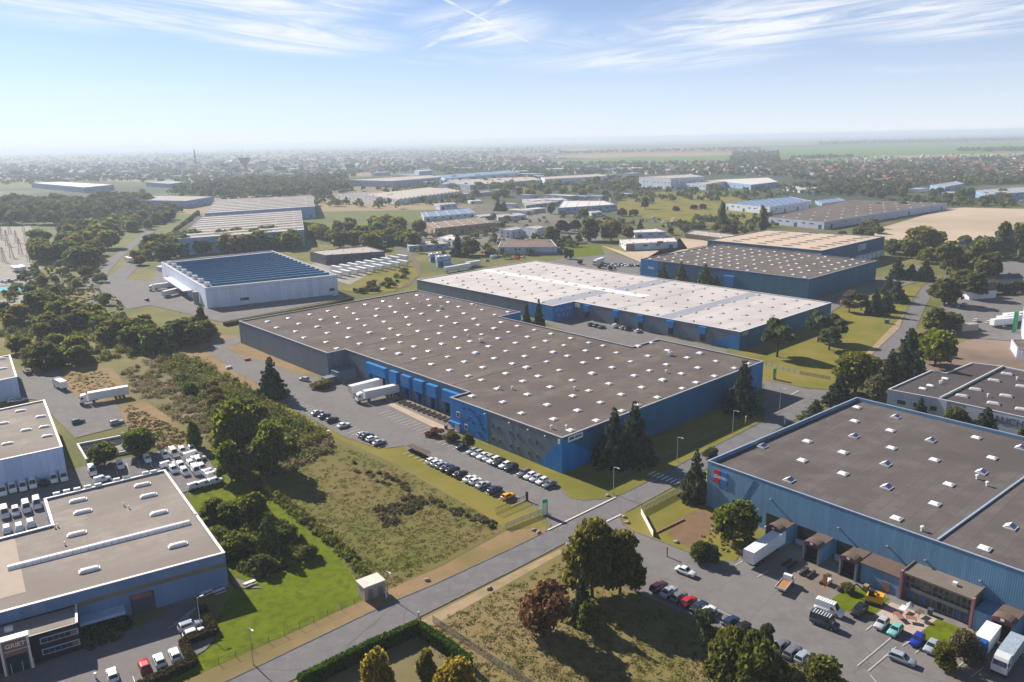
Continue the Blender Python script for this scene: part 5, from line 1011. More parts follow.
semi(G(79.5, 405.5), G(126, 397), 'white semi truck standing across the end of the left yard')
semi(W(135.0, 232), W(151, 229.6), 'white semi truck backed onto the docks of the dark-roofed warehouse')
put('box_trailer', TRL, W(144.4, 240.3), AU, 'cream box trailer beside the docked white semi truck', 'trailer')
def box_truck(q, rz, label, cab=(.74, .74, .75), roofm=None, L_=6.5, H_=3.5):
    mb = MB(); mb.box((-1.4, 0, .95), (L_, 2.4, H_ - .95)); parts = [('box', mb.mesh('box', roofm or m_box), (0, 0, 0))] + [p for p in shifted(TRC, L_ / 2 - .15)[:4]]
    k = .72; parts = [(n_, me, l) for n_, me, l in parts]; mb = MB(); mb.box((-.6, 0, .55), (L_ + 2, .9, .3)); parts.append(('chassis', mb.mesh('chassis', m_trim), (0, 0, 0))); wm = wheel_mesh(.45, .3)
    for x in (L_ / 2, -L_ / 2):
        for y in (-1.0, 1.0): parts.append(('wheel', wm, (x, y, .45)))
    r = put('box_truck', parts, q, rz, label, 'truck', cab); return r
box_truck(G(60.5, 388.5), AV + .1, 'white box truck parked in the left yard near the rubbish containers')
put('box_trailer', TRL, W(143.2, 76.8), AU, 'white box trailer backed into the leftmost maroon-hooded dock', 'trailer')
box_truck(W(141.5, 33.0), AU + math.pi, 'small box truck with blue cab below the fourth maroon-hooded dock', (.02, .09, .3))
box_truck(W(140.5, 29.0), AU + math.pi, 'truck with striped grey-blue tarpaulin at the right frame edge', (.55, .56, .58), mat('striped_tarpaulin', (.20, .27, .36), (.34, .38, .42), 2.2, .7), 7.5)
semi(G(149, 291.5), G(176, 288), 'white semi truck on the solar hall forecourt')
put('box_trailer', TRL, G(172, 296), math.atan2(*((G(184, 293) - G(163, 298)).yx)), 'empty pale trailer in front of the solar hall trucks', 'trailer')
for k, (x, y) in enumerate(((995, 327), (1001, 324), (1007, 321))): put('box_trailer', TRL, G(x + 8, y), AU - .5, ['nearest', 'middle', 'farthest'][k] + ' of three white trailers by the green frame at right', 'trailer', group='three white trailers')
for k in range(18):
    q = G(337 + (k % 9) * 8.2, 277.5 - (k % 9) * 1.45 - (k // 9) * 5.4); put('box_trailer', TRL[:5], q, AV + math.pi, f'white trailer, {ORD(k % 9)} from left in the {["front", "back"][k // 9]} row before the dark workshop', 'trailer', group='white trailers parked in two rows')
put('box_truck', [(n_, me, l) for n_, me, l in TRL[:5]], G(129, 262.5), AV, 'lone pale truck on the far estate road at left', 'truck'); put('box_trailer', TRL[:5], G(473, 267), AU, 'blue-topped trailer beside the white-roofed warehouse corner', 'trailer'); put('box_trailer', TRL[:5], G(463, 270), AU, 'grey trailer nearer the rail curve beside the white roof', 'trailer'); put('box_trailer', TRL[:5], G(452, 272), AU, 'pale flat trailer at the white roof left corner', 'trailer')
semi(G(594, 266), G(601, 263.5), 'white truck behind the back edge of the white-roofed warehouse')
for k, (x, y) in enumerate(((15, 272), (19, 272), (23, 271))): put('box_truck', TRL[:5], G(x, y), AV, 'white truck body in the yard at the left edge', 'truck', group='white trucks in the left edge yard')
# flatbed pick-up truck
def flatbed():
    mb = MB(); mb.hexa([(.9, -.95, .55), (2.75, -.95, .55), (2.75, .95, .55), (.9, .95, .55)], [(.9, -.95, 1.25), (2.7, -.95, 1.25), (2.7, .95, 1.25), (.9, .95, 1.25)]); mb.hexa([(.9, -.95, 1.2501), (2.3, -.95, 1.2501), (2.3, .95, 1.2501), (.9, .95, 1.2501)], [(.95, -.85, 2.2), (1.75, -.85, 2.2), (1.75, .85, 2.2), (.95, .85, 2.2)]); parts = [('cab', mb.mesh('cab', m_car), (0, 0, 0))]
    mb = MB(); mb.hexa([(2.28, -.8, 1.3), (2.3, -.8, 1.3), (2.3, .8, 1.3), (2.28, .8, 1.3)], [(1.84, -.75, 2.1), (1.86, -.75, 2.1), (1.86, .75, 2.1), (1.84, .75, 2.1)]); parts.append(('windscreen', mb.mesh('windscreen', m_cglass), (0, 0, 0)))
    for y in (-.93, .93): mb = MB(); mb.box((1.5, y, 1.35), (.7, .06, .6)); parts.append(('door_window', mb.mesh('door_window', m_cglass), (0, 0, 0)))
    mb = MB(); mb.box((-1.1, 0, .75), (3.9, 2.1, .14)); parts.append(('load_bed', mb.mesh('load_bed', m_grey), (0, 0, 0))); mb = MB(); mb.box((-1.1, 0, 0), (3.9, .07, .4)); sd_ = mb.mesh('side_board', m_copew); parts += [('side_board', sd_, (0, y, .891)) for y in (-1.0, 1.0)]
    mb = MB(); mb.box((-3.02, 0, .891), (.07, 1.9, .4)); parts.append(('tail_board', mb.mesh('tail_board', m_copew), (0, 0, 0))); mb = MB(); mb.box((-1.1, 0, .9), (3.5, 1.7, .22)); parts.append(('load', mb.mesh('load', mat('ochre_load', (.42, .2, .08), (.3, .15, .07), 2, .9)), (0, 0, 0)))
    mb = MB(); mb.box((.1, 0, .45), (5, .8, .25)); parts.append(('chassis', mb.mesh('chassis', m_trim), (0, 0, 0))); wm = wheel_mesh(.36, .25)
    for x in (2.0, -1.8):
        for y in (-.85, .85): parts.append(('wheel', wm, (x, y, .36)))
    return parts
r_ = put('flatbed_truck', flatbed(), G(785, 588), AU + .15, 'white flatbed truck with an ochre load in the south yard', 'truck')
# ------------------------------------------------------------------ vegetation
m_leaf = mat('leaves', (1, 1, 1), (.72, .78, .7), .35, .75, objc=True, island=.5, transl=.64, spec=.1)
m_needle = mat('needles', (1, 1, 1), (.75, .8, .78), .5, .8, objc=True, island=.45, transl=.3, spec=.1)
m_bark = mat('bark', (.09, .07, .05), (.06, .048, .036), 2, .95)
def quads(c, n, size, rng, stretch=1.0):
    """leaf-clump quads at centres c facing roughly n"""
    k = len(c); r = rng.normal(size=(k, 3)); n = n + r * 1.0; n /= np.linalg.norm(n, axis=1)[:, None] + 1e-9
    t = np.cross(n, rng.normal(size=(k, 3))); t /= np.linalg.norm(t, axis=1)[:, None] + 1e-9; b = np.cross(n, t)
    s = size * rng.uniform(.6, 1.4, (k, 1)); t = t * s; b = b * s * stretch
    v = np.stack([c - t - b * .6, c + t * .8 - b, c + t + b * .7, c - t * .7 + b], 1).reshape(-1, 3)
    return v
def mesh_np(name, v, f, m):
    me = bpy.data.meshes.new(name); nv, nf = len(v), len(f); fl = f.shape[1]
    me.vertices.add(nv); me.vertices.foreach_set('co', np.ascontiguousarray(v, dtype=np.float32).ravel())
    me.loops.add(nf * fl); me.loops.foreach_set('vertex_index', np.ascontiguousarray(f, dtype=np.int32).ravel())
    me.polygons.add(nf); me.polygons.foreach_set('loop_start', np.arange(nf, dtype=np.int32) * fl); me.polygons.foreach_set('loop_total', np.full(nf, fl, dtype=np.int32))
    me.update(calc_edges=True); me.validate(); me.materials.append(m); return me
def sph(n, rng):
    d = rng.normal(size=(n, 3)); return d / np.linalg.norm(d, axis=1)[:, None]
_ic = bmesh.new(); bmesh.ops.create_icosphere(_ic, subdivisions=1, radius=1); ICV = np.array([v.co[:] for v in _ic.verts]); ICF = np.array([[v.index for v in f.verts] for f in _ic.faces]); _ic.free()
def crown(kind, nleaf, size, seed):
    """unit tree: height 1, crown diameter 1"""
    rng = np.random.default_rng(seed); lob = []
    if kind == 'round':
        for i in range(15):
            a = rng.uniform(0, 6.28); r = rng.uniform(.08, .36) ** .9; z = rng.uniform(.13, .84); k = 1 - .9 * max(0, z - .55)
            lob.append((r * math.cos(a) * k, r * math.sin(a) * k, z, rng.uniform(.11, .2), rng.uniform(.10, .17)))
        lob.append((0, 0, .82, .2, .16)); lob.append((0, 0, .6, .3, .25))
    elif kind == 'dense':
        for i in range(44):
            d = sph(1, rng)[0]; f_ = rng.uniform(.8, 1.08); lob.append((d[0] * .34 * f_, d[1] * .34 * f_, .5 + d[2] * .38 * f_, rng.uniform(.11, .18), rng.uniform(.10, .14)))
        lob.append((0, 0, .48, .31, .34))
    elif kind == 'mound':
        for i in range(46):
            d = sph(1, rng)[0]; f_ = rng.uniform(.82, 1.06); lob.append((d[0] * .36 * f_, d[1] * .36 * f_, .16 + abs(d[2]) * .68 * f_, rng.uniform(.11, .17), rng.uniform(.09, .14)))
        lob.append((0, 0, .4, .33, .36))
    elif kind == 'tall':
        for i in range(16): z = .12 + .8 * i / 16; a = i * 2.4; rr = .22 * math.sin(min(1, (1.02 - z) * 1.6) * 1.57); lob.append((math.cos(a) * rr, math.sin(a) * rr, z, .3 * (1.15 - z * .65) * .8, .12))
    elif kind == 'bush':
        for i in range(9):
            a = rng.uniform(0, 6.28); r = rng.uniform(.0, .33); lob.append((r * math.cos(a), r * math.sin(a), rng.uniform(.22, .68), rng.uniform(.16, .26), rng.uniform(.2, .32)))
    elif kind == 'pine':
        for i in range(13):
            a = rng.uniform(0, 6.28); r = rng.uniform(.05, .36); z = rng.uniform(.3, .9); k = 1.1 - .7 * z; lob.append((r * math.cos(a) * k * 1.3, r * math.sin(a) * k * 1.3, z, rng.uniform(.12, .2), rng.uniform(.05, .09)))
    P_, N_ = [], []
    if kind == 'conifer':
        nt_ = 15; per = nleaf // nt_
        for i in range(nt_):
            z = .05 + .9 * (i / nt_) + rng.normal(0, .008); rr = (.5 * (1 - z) ** 1.0 + .012) * rng.uniform(.84, 1.1); k = max(10, int(per * (1 - z) * 1.9)); a = rng.uniform(0, 6.28, k); nb = max(5, int(11 * (1 - z)))
            a = (np.floor(a / 6.28 * nb) + .5) / nb * 6.28 + rng.normal(0, .13, k) + i; r = rr * np.sqrt(rng.uniform(.04, 1, k)) * (1 + .3 * np.sin(np.floor(a / 6.28 * nb) * 2.7 + i * 1.3))
            P_.append(np.stack([r * np.cos(a), r * np.sin(a), z + .03 - .09 * (r / (rr + .01)) * (1 - z) + rng.normal(0, .012, k)], 1)); N_.append(np.stack([np.cos(a) * .5, np.sin(a) * .5, np.full(k, .8)], 1))
        P_, N_ = np.concatenate(P_), np.concatenate(N_); ico = []
        cv = [ICV * [.24 * (1 - z), .24 * (1 - z), .10] + [0, 0, z] for z in (.15, .3, .45, .6, .72)]; size = size * (1.15 - .75 * np.clip(P_[:, 2:3], 0, 1))
    else:
        w_ = np.array([l[3] ** 2 for l in lob]); w_ /= w_.sum()
        for l, k in zip(lob, rng.multinomial(nleaf, w_)):
            d = sph(k, rng); d[:, 2] = np.where(d[:, 2] < -.3, -d[:, 2], d[:, 2]); r = np.clip(rng.normal(.95, .17, (k, 1)), .6, 1.5); P_.append(np.array(l[:3]) + d * r * [l[3], l[3], l[4]]); N_.append(d)
        P_, N_ = np.concatenate(P_), np.concatenate(N_); cv = [ICV * [l[3] * .62, l[3] * .62, l[4] * .62] + np.array(l[:3]) for l in lob]
    V = quads(P_, N_, size, rng); nq = len(P_)
    F = np.arange(nq * 4).reshape(-1, 4); tri = np.concatenate([F[:, [0, 1, 2]], F[:, [0, 2, 3]]]); o = len(V); vs, fs = [V], [tri]
    for c in cv: vs.append(c); fs.append(ICF + o); o += len(c)
    return mesh_np('crown', np.concatenate(vs), np.concatenate(fs), m_needle if kind in ('conifer', 'pine') else m_leaf)
def trunk_mesh(kind):
    mb = MB(); top = .8 if kind == 'conifer' else .45; mb.cyl((0, 0, 0), (0, 0, top), .035 if kind != 'conifer' else .03, .012, 7)
    if kind in ('round', 'pine'):
        for a in (.3, 2.3, 4.4): mb.cyl((0, 0, .3), (.2 * math.cos(a), .2 * math.sin(a), .6), .018, .007, 5)
    return mb.mesh('trunk', m_bark)
TRK = {k: trunk_mesh(k) for k in ('round', 'tall', 'bush', 'pine', 'conifer', 'dense', 'mound')}
PROTO = {}

for kd, n_, s_ in (('round', 4600, .030), ('dense', 6500, .030), ('mound', 6500, .028), ('tall', 2600, .036), ('bush', 4200, .032), ('pine', 3000, .042), ('conifer', 3600, .036)):
    PROTO[kd, 'n'] = [crown(kd, n_, s_, 10 + i) for i in range(3)]; PROTO[kd, 'm'] = [crown(kd, n_ // 4, s_ * 1.9, 40 + i) for i in range(3)]; PROTO[kd, 'f'] = [crown(kd, n_ // 14, s_ * 3.3, 70 + i) for i in range(3)]
GREEN = dict(g=(.165, .165, .034), d=(.125, .14, .036), y=(.32, .235, .035), l=(.21, .225, .025), o=(.19, .165, .042), r=(.24, .11, .05), p=(.10, .036, .042), c=(.058, .08, .04), n=(.105, .128, .05), b=(.20, .165, .08), k=(.165, .185, .028))
TCOL = {}
def tree(kind, q, h, dia, col, label, group=None, name=None):
    if kind == 'round' and random.random() < .8: kind = random.choice(('dense', 'mound'))
    lod = 'n' if q.length < 330 else ('m' if q.length < 800 else 'f'); c = GREEN[col]; c = tuple(x * random.uniform(.88, 1.14) for x in c)
    nm = name or dict(round='tree', dense='tree', mound='tree', tall='poplar_tree', bush='shrub', pine='pine_tree', conifer='conifer_tree')[kind]
    r = empty(nm, (q.x, q.y, 0), label, 'shrub' if kind == 'bush' else 'tree', group, random.uniform(0, 6.28)); r.scale = (dia, dia, h)
    TCOL[r.name] = col; part('crown', random.choice(PROTO[kind, lod]), r, color=c); part('trunk', TRK[kind], r); return r
def TB(kind, x, ty, hw, col, a, b, label):       # a tree whose foot is hidden: it stands on the line a-b
    d = (b - a); q = a + d.normalized() * span(a, b, x, 2.0); h = rise(q, ty); return tree(kind, q, h, 2 * hw * (q - Vector((0, 0, HC))).length / FPX, col, label)
def T(kind, x, by, ty, hw, col, label, group=None, name=None):
    q = G(x, by); h = max(1.0, rise(q, ty)); d = 2 * hw * (q - Vector((0, 0, HC))).length / FPX * .98; return tree(kind, q, h, max(.8, d), col, label, group, name)
for a in (
 ('mound', 592, 597, 516, 28, 'g', 'large dense tree at the street corner, left of the joined pair'), ('mound', 620, 594, 528, 24, 'g', 'smaller dense tree leaning on the large corner tree'),
 ('conifer', 582, 622, 566, 13, 'c', 'narrow dark conifer in front of the corner trees'), ('bush', 592, 632, 602, 13, 'k', 'yellow-green shrub at the foot of the narrow conifer'), ('bush', 545, 636, 580, 26, 'r', 'rusty red-brown shrub on the rough meadow'),
 ('pine', 707, 652, 609, 14, 'n', 'thin pine at the left of the bottom right thicket'), ('mound', 728, 690, 621, 21, 'g', 'left olive tree of the bottom right thicket'), ('mound', 757, 706, 628, 24, 'g', 'broad tree in the middle of the bottom right thicket'), ('pine', 765, 668, 622, 12, 'n', 'dark pine top behind the bottom right thicket'), ('bush', 784, 716, 654, 18, 'b', 'brownish shrub right of the bottom thicket'), ('mound', 820, 712, 656, 22, 'g', 'rightmost round tree of the bottom thicket'),
 ('mound', 379, 704, 648, 17, 'y', 'golden tree at the bottom edge inside the hedge'), ('mound', 457, 722, 657, 24, 'y', 'broad orange-tinged tree at the bottom edge'), ('dense', 428, 690, 650, 10, 'o', 'small yellow-green tree between the two golden ones'),
 ('conifer', 614, 464, 405, 20, 'c', 'left of two dark conifers against the blue wall'), ('conifer', 634, 462, 398, 22, 'c', 'right of two dark conifers against the blue wall'), ('conifer', 742, 412, 357, 18, 'c', 'dark conifer at the right corner of the blue wall'),
 ('conifer', 273, 397, 354, 15, 'c', 'tall lone conifer on the grass edge of the car park'), ('conifer', 695, 500, 446, 15, 'n', 'bushy conifer at the emblem corner of the right warehouse'), ('bush', 711, 458, 446, 9, 'n', 'low dark shrub beside the street behind the emblem corner'),
 ('dense', 734, 541, 501, 23, 'g', 'spreading green tree before the steel blue wall'), ('conifer', 527, 331, 300, 6, 'c', 'slim conifer left of two in the courtyard'), ('conifer', 539, 331, 297, 7, 'c', 'slim taller conifer right of two in the courtyard'),
 
 ('pine', 777, 357, 320, 19, 'n', 'wide pine at the white-roofed warehouse right wall'), ('pine', 818, 342, 311, 14, 'n', 'left pine of the trio on the east lawn'), ('pine', 829, 350, 326, 15, 'n', 'front pine of the trio on the east lawn'), ('pine', 835, 343, 315, 13, 'n', 'rear pine of the trio on the east lawn'),
 ('pine', 849, 312, 290, 9, 'b', 'sparse brown conifer left of the lawn clump'), ('pine', 861, 310.5, 293, 9, 'n', 'second small conifer of the lawn clump'), ('conifer', 875, 315, 287, 9, 'c', 'dark conifer in the middle of the lawn clump'), ('conifer', 885, 311, 290, 9, 'c', 'dark conifer right in the lawn clump'), ('conifer', 896, 302, 278, 10, 'c', 'blue-dark conifer behind the lawn clump'), ('conifer', 888, 294, 274, 7, 'c', 'small conifer behind the lawn clump'),
 ('conifer', 897, 279, 255, 8, 'c', 'tall conifer by the yard of the deep blue warehouse'), ('conifer', 911, 280, 263, 8, 'c', 'left conifer at the road bend'), ('conifer', 924, 280, 258, 9, 'c', 'right conifer at the road bend'),
 ('round', 947, 275, 242, 15, 'o', 'large yellowish tree at the road bend'), ('round', 924, 252, 227, 19, 'o', 'broad tree at the edge of the sandy field'), ('round', 894, 254, 238, 10, 'g', 'green tree right of the pale-roofed block'), ('round', 911, 258, 240, 9, 'd', 'dark tree below the broad field tree'), ('round', 926, 263, 246, 9, 'l', 'bright green tree below the broad field tree'),
 ('tall', 975, 278, 241, 11, 'g', 'tall green poplar right of the road bend'), ('round', 987, 281, 250, 12, 'd', 'dark tree beside the tall green poplar'), ('tall', 1002, 253, 222, 9, 'd', 'dark poplar on the field edge at right'), ('tall', 1018, 250, 223, 11, 'o', 'olive poplar at the right frame edge'), ('round', 989, 258, 237, 11, 'o', 'olive tree between poplars at the field edge'), ('round', 964, 245, 234.5, 6, 'd', 'small dark tree on the sandy field edge'),
 ('round', 944, 305, 278, 14, 'd', 'dark tree on the road side left of the white house'), ('round', 972, 299, 274, 14, 'n', 'tree standing before the white gabled house'), ('round', 962, 285, 268, 11, 'k', 'tree left behind the white gabled house'),
 ('conifer', 906, 382, 324, 19, 'c', 'largest dark conifer at the east road'), ('conifer', 889, 386, 347, 13, 'c', 'dark conifer left of the largest at the east road'), ('round', 935, 366, 331, 17, 'l', 'yellow-green tree beside the soil yard'), ('bush', 921, 352, 330, 9, 'p', 'dark reddish shrub behind the yellow-green tree'), ('round', 937, 332, 306, 12, 'd', 'dark tree cluster left at the east car park'), ('round', 949, 331, 312, 11, 'd', 'dark tree cluster right at the east car park'),
 ('round', 855, 392, 353, 23, 'l', 'lime green tree at the end of the street'), ('conifer', 838, 404, 372, 15, 'c', 'dark conifer below the lime green tree'), ('conifer', 815, 420, 398, 15, 'n', 'low spreading conifer behind the right roof edge'), ('bush', 872, 402, 375, 15, 'b', 'bare brownish shrub left of the lilac workshop'), ('round', 866, 380, 358, 12, 'g', 'green tree behind the lime green one'),
 
 ('round', 142, 455, 428, 15, 'k', 'round green tree at the back row of the van park'), ('round', 105, 466, 443, 14, 'k', 'green tree hanging over the dark basin'), ('conifer', 203, 333, 303, 11, 'd', 'dark cone-shaped tree near the solar hall'),
 ('mound', 238, 462, 399, 22, 'k', 'big leafy tree in the scrub beside the van park'), ('mound', 274, 474, 419, 19, 'k', 'second big leafy tree right of it in the scrub'), ('round', 258, 440, 403, 15, 'o', 'olive tree behind the two big scrub trees'), ('tall', 195, 448, 421, 8, 'k', 'slim green tree at the corner of the van park'), ('round', 232, 482, 440, 13, 'k', 'lower green tree on the left of the big scrub trees'), ('bush', 254, 490, 467, 9, 'k', 'small shrub on the ditch line'),
 ('round', 214, 519, 498, 13, 'k', 'left tree of the thicket behind the GRIET building'), ('round', 253, 521, 492, 16, 'k', 'upper tree of the thicket behind the GRIET building'), ('conifer', 271, 552, 509, 16, 'd', 'tall pointed tree of the thicket by the pond'), ('bush', 241, 556, 533, 18, 'l', 'yellow-green shrub at the front of the thicket'), ('bush', 306, 559, 546, 12, 'g', 'grey-green shrub at the right of the pond'), ('round', 233, 523, 502, 14, 'k', 'middle tree of the thicket behind the GRIET building'), ('bush', 287, 541, 524, 12, 'd', 'dark shrub on the lawn side of the thicket'), ('bush', 262, 570, 553, 14, 'd', 'dark shrub over the pond'),
 ('bush', 964, 662, 627, 14, 'b', 'rusty shrub under the office pillar'), ('bush', 944, 668, 646, 11, 'k', 'green shrub at the end of the terrace lawn'), ('bush', 848, 592, 582, 7, 'o', 'small shrub at the annex corner'),
 ('bush', 469, 447, 432, 8, 'd', 'dark round bush at the blue corner block'), ('bush', 434, 436, 428, 9, 'r', 'rusty flower bush in the island bed'), ('bush', 452, 442, 432, 10, 'o', 'olive bush in the island bed'), ('bush', 322, 388, 379, 12, 'o', 'low spreading bush at the recess corner')): T(*a)
for a in (('conifer', 663, 262.5, 8, 'n', 'first conifer along the deep blue warehouse wall'), ('conifer', 681, 260.5, 9, 'n', 'second conifer along the deep blue warehouse wall'), ('conifer', 704.5, 262.5, 10, 'n', 'third and largest conifer along the deep blue warehouse wall'), ('conifer', 716, 274, 7, 'n', 'short conifer ending the row on the deep blue wall')): TB(*a[:5], W(399, 335), W(399, 200), a[5])
for a in (('conifer', 920, 396, 8, 'c', 'conifer before the lilac workshop window'), ('bush', 957, 404, 12, 'g', 'light shrub before the lilac workshop pier'), ('conifer', 985, 405, 13, 'c', 'dark conifer hiding the first letter on the lilac wall'), ('bush', 1024, 428, 6, 'g', 'shrub at the right edge under the lettering')): TB(*a[:5], la - d4 * 40 + n4 * 5, lb + d4 * 20 + n4 * 5, a[5])
# woods whose trees share a description
def pick(px):                                    # random photo position inside a polygon
    xs = [p[0] for p in px]; ys = [p[1] for p in px]
    while True:
        x, y = random.uniform(min(xs), max(xs)), random.uniform(min(ys), max(ys)); ins = False; n = len(px)
        for i in range(n):
            (x1, y1), (x2, y2) = px[i], px[i - 1]
            if (y1 > y) != (y2 > y) and x < (x2 - x1) * (y - y1) / (y2 - y1) + x1: ins = not ins
        if ins: return x, y
def wood(px, n, h, cols, label, group, kinds=('round', 'dense'), fat=1.3):
    for k in range(n):
        x, y = pick(px); hh = random.uniform(*h); kd = random.choice(kinds); tree(kd, G(x, y), hh, hh * random.uniform(.75, 1.1) * fat * (.5 if kd in ('tall', 'conifer') else 1), random.choice(cols), label, group)
wood([(0, 345), (0, 312), (60, 308), (120, 322), (200, 325), (215, 335), (190, 350), (120, 358), (40, 372), (15, 352)], 46, (7, 12), 'dkgonk', 'bushy tree in the dark thicket between the left yard and the forecourt', 'thicket above the left yard')
wood([(35, 318), (40, 285), (60, 268), (90, 275), (110, 300), (112, 325), (60, 318)], 18, (5, 8), 'lgko', 'light green young tree left of the solar hall forecourt', 'young trees left of the forecourt', ('round', 'bush'))
wood([(36, 264), (40, 245), (80, 232), (128, 227), (112, 246), (98, 262), (70, 270)], 32, (11, 17), 'dgnko', 'tall dark tree in the wood left of the estate road', 'wood left of the estate road')
wood([(165, 356), (232, 396), (305, 436), (318, 446), (268, 462), (225, 432), (185, 395)], 18, (3, 6), 'kogk', 'small tree', 'small trees along the scrub strip', ('mound', 'bush'), 1.2)
wood([(95, 237), (110, 222), (170, 211), (176, 219), (150, 229), (130, 234)], 22, (10, 14), 'dgnok', 'tree in the belt beside the far estate road', 'belt beside the far estate road')
wood([(132, 266), (134, 256), (146, 250), (150, 258), (142, 266)], 5, (6, 9), 'lok', 'light tree at the estate road junction', 'trees at the estate road junction')
wood([(150, 258), (160, 247), (300, 241), (304, 250), (270, 251), (200, 256), (165, 260)], 56, (12, 17), 'dnkgo', 'tree in the belt behind the solar hall', 'belt behind the solar hall')
wood([(308, 248), (312, 236), (330, 228), (400, 226), (425, 236), (425, 248), (390, 252), (345, 250)], 36, (10, 16), 'dgkolk', 'tree in the dense round wood behind the dark workshop', 'round wood in the middle left')
wood([(350, 292), (385, 282), (405, 270), (410, 274), (398, 286), (370, 294)], 26, (2, 4), 'gkd', 'bush on the curved embankment before the trailers', 'bushes on the embankment', ('bush',), 1.8)
T('conifer', 458, 256, 233, 9, 'c', 'tall dark conifer before the pale workshop'); T('round', 472, 255, 238, 9, 'd', 'dark tree right of the tall conifer clump'); T('round', 466, 257, 245, 6, 'k', 'light small tree in front of the conifer clump'); T('round', 552, 244, 226, 9, 'd', 'dark tree beside the two-storey office')
for a in (('tall', 762.5, 232, 206, 5, 'd', 'right of two tall dark poplars by the white-panelled hall'), ('tall', 721.5, 228, 202, 5, 'd', 'left of two tall dark poplars by the white-panelled hall'), ('round', 590, 241, 217, 11, 'g', 'olive tree in the estate road bend'), ('round', 611, 241, 220, 11, 'o', 'yellowish tree right of the estate road bend'), ('round', 628, 239, 226, 7, 'o', 'smaller tree right of the yellowish estate tree'), ('round', 562, 233, 219, 8, 'p', 'dark plum tree left of the olive estate tree'), ('round', 575, 231, 219, 7, 'p', 'second plum tree by the olive estate tree'), ('round', 645, 209, 196, 4, 'd', 'lone conifer-like tree on the park meadow'), ('conifer', 498, 211, 199, 5, 'c', 'dark conifer pair left by the dry ground'), ('conifer', 504, 211, 201, 5, 'c', 'dark conifer pair right by the dry ground'), ('round', 676, 211, 206, 4, 'p', 'round plum tree on the park meadow'), ('round', 694, 209.5, 204.5, 4, 'p', 'left plum tree of the meadow pair'), ('round', 703, 209, 204, 4, 'p', 'right plum tree of the meadow pair'), ('round', 622, 216, 208, 5, 'p', 'plum tree at the blue-white facade'), ('round', 634, 216, 209, 5, 'p', 'second plum tree at the blue-white facade'), ('round', 584, 217, 208, 6, 'd', 'dark tree against the white-roofed hall'), ('round', 551, 214, 203, 4, 'd', 'tree at the left end of the white-roofed hall'), ('conifer', 640, 233, 218, 5, 'n', 'conifer beside the yellowish estate trees'), ('round', 566, 259, 247, 3, 'k', 'small tree on the estate lawn'), ('round', 571, 259, 248, 3, 'k', 'second small tree on the estate lawn')): T(*a)
wood([(452, 201), (452, 190), (520, 186), (605, 182), (650, 186), (655, 196), (560, 199)], 44, (9, 15), 'dgodnyk', 'tree in the mixed belt before the long pale halls', 'mixed belt in the middle distance')
wood([(660, 236), (680, 226), (720, 226), (765, 232), (700, 238)], 22, (4, 8), 'dngp', 'tree in the hedge belt behind the open shed', 'hedge belt behind the open shed', ('round', 'bush'))
wood([(835, 196), (870, 190), (990, 192), (1030, 200), (1024, 206), (950, 206), (900, 200)], 32, (7, 13), 'dgnko', 'tree along the far side of the huge dark roof', 'trees along the far roof')
wood([(560, 275), (560, 262), (640, 268), (655, 277), (640, 280)], 14, (2, 4), 'gokd', 'low bush along the back of the white-roofed warehouse', 'bushes behind the white-roofed warehouse', ('bush',))
wood([(840, 238), (870, 226), (884, 232), (886, 240)], 10, (6, 10), 'dgo', 'tree at the corner of the sandy field and pale-roofed block', 'trees at the sandy field corner')
for k in range(16): x = 985 + k * 3.4; T('bush', x, 294 - k * .15, 281 + random.uniform(-1, 2), 5, 'd', 'dark bush in the long hedge of the east car park', 'long hedge of the east car park')
for k in range(22): x = 152 + k * 2.2; y = 252 - k * 1.7; T('bush', x, y, y - 6, 2.5, random.choice('gdb'), 'bush in the clipped strip along the far estate road', 'strip along the far estate road')

# undergrowth nobody could count
def stuff(name, zones, m, label, leaves=26, stretch=1.0):
    vs = []; rng = RNG
    for px, n, (r0, r1), (h0, h1), size in zones:
        for k in range(n):
            x, y = pick(px); q = G(x, y); r = random.uniform(r0, r1); h = random.uniform(h0, h1); d = sph(leaves, rng); d[:, 2] = np.abs(d[:, 2]); c = np.array([q.x, q.y, 0]) + d * [r, r, h] * rng.uniform(.35, 1.05, (leaves, 1)); vs.append(quads(c, d, size, rng, stretch))
    V = np.concatenate(vs); V[:, 2] = np.maximum(V[:, 2], .02); F = np.arange(len(V)).reshape(-1, 4); o = part(name, mesh_np(name, V, F, m), None); tag(o, label, 'vegetation', kind='stuff'); return o
m_scrub = mat('scrub_leaves', (.25, .215, .105), (.17, .175, .055), .09, .9, c3=(.28, .22, .13), scale2=.05, island=.35, transl=.4, spec=.1)
m_scrubg2 = mat('green_scrub_leaves', (.16, .18, .035), (.115, .14, .028), .1, .9, c3=(.22, .205, .045), scale2=.06, island=.35, transl=.4, spec=.1)
m_tuft = mat('grass_blades', (.165, .16, .045), (.135, .145, .034), .06, .95, c3=(.21, .16, .07), scale2=.03, island=.3, transl=.45, spec=.05)
stuff('scrub', [([(120, 373), (165, 348), (240, 390), (330, 440), (330, 452), (262, 484), (240, 470), (208, 438), (168, 413), (138, 394)], 600, (1.2, 3.0), (.7, 1.9), .26)], m_scrub, 'grey-brown bramble scrub filling the strip beside the car park grass', 80)
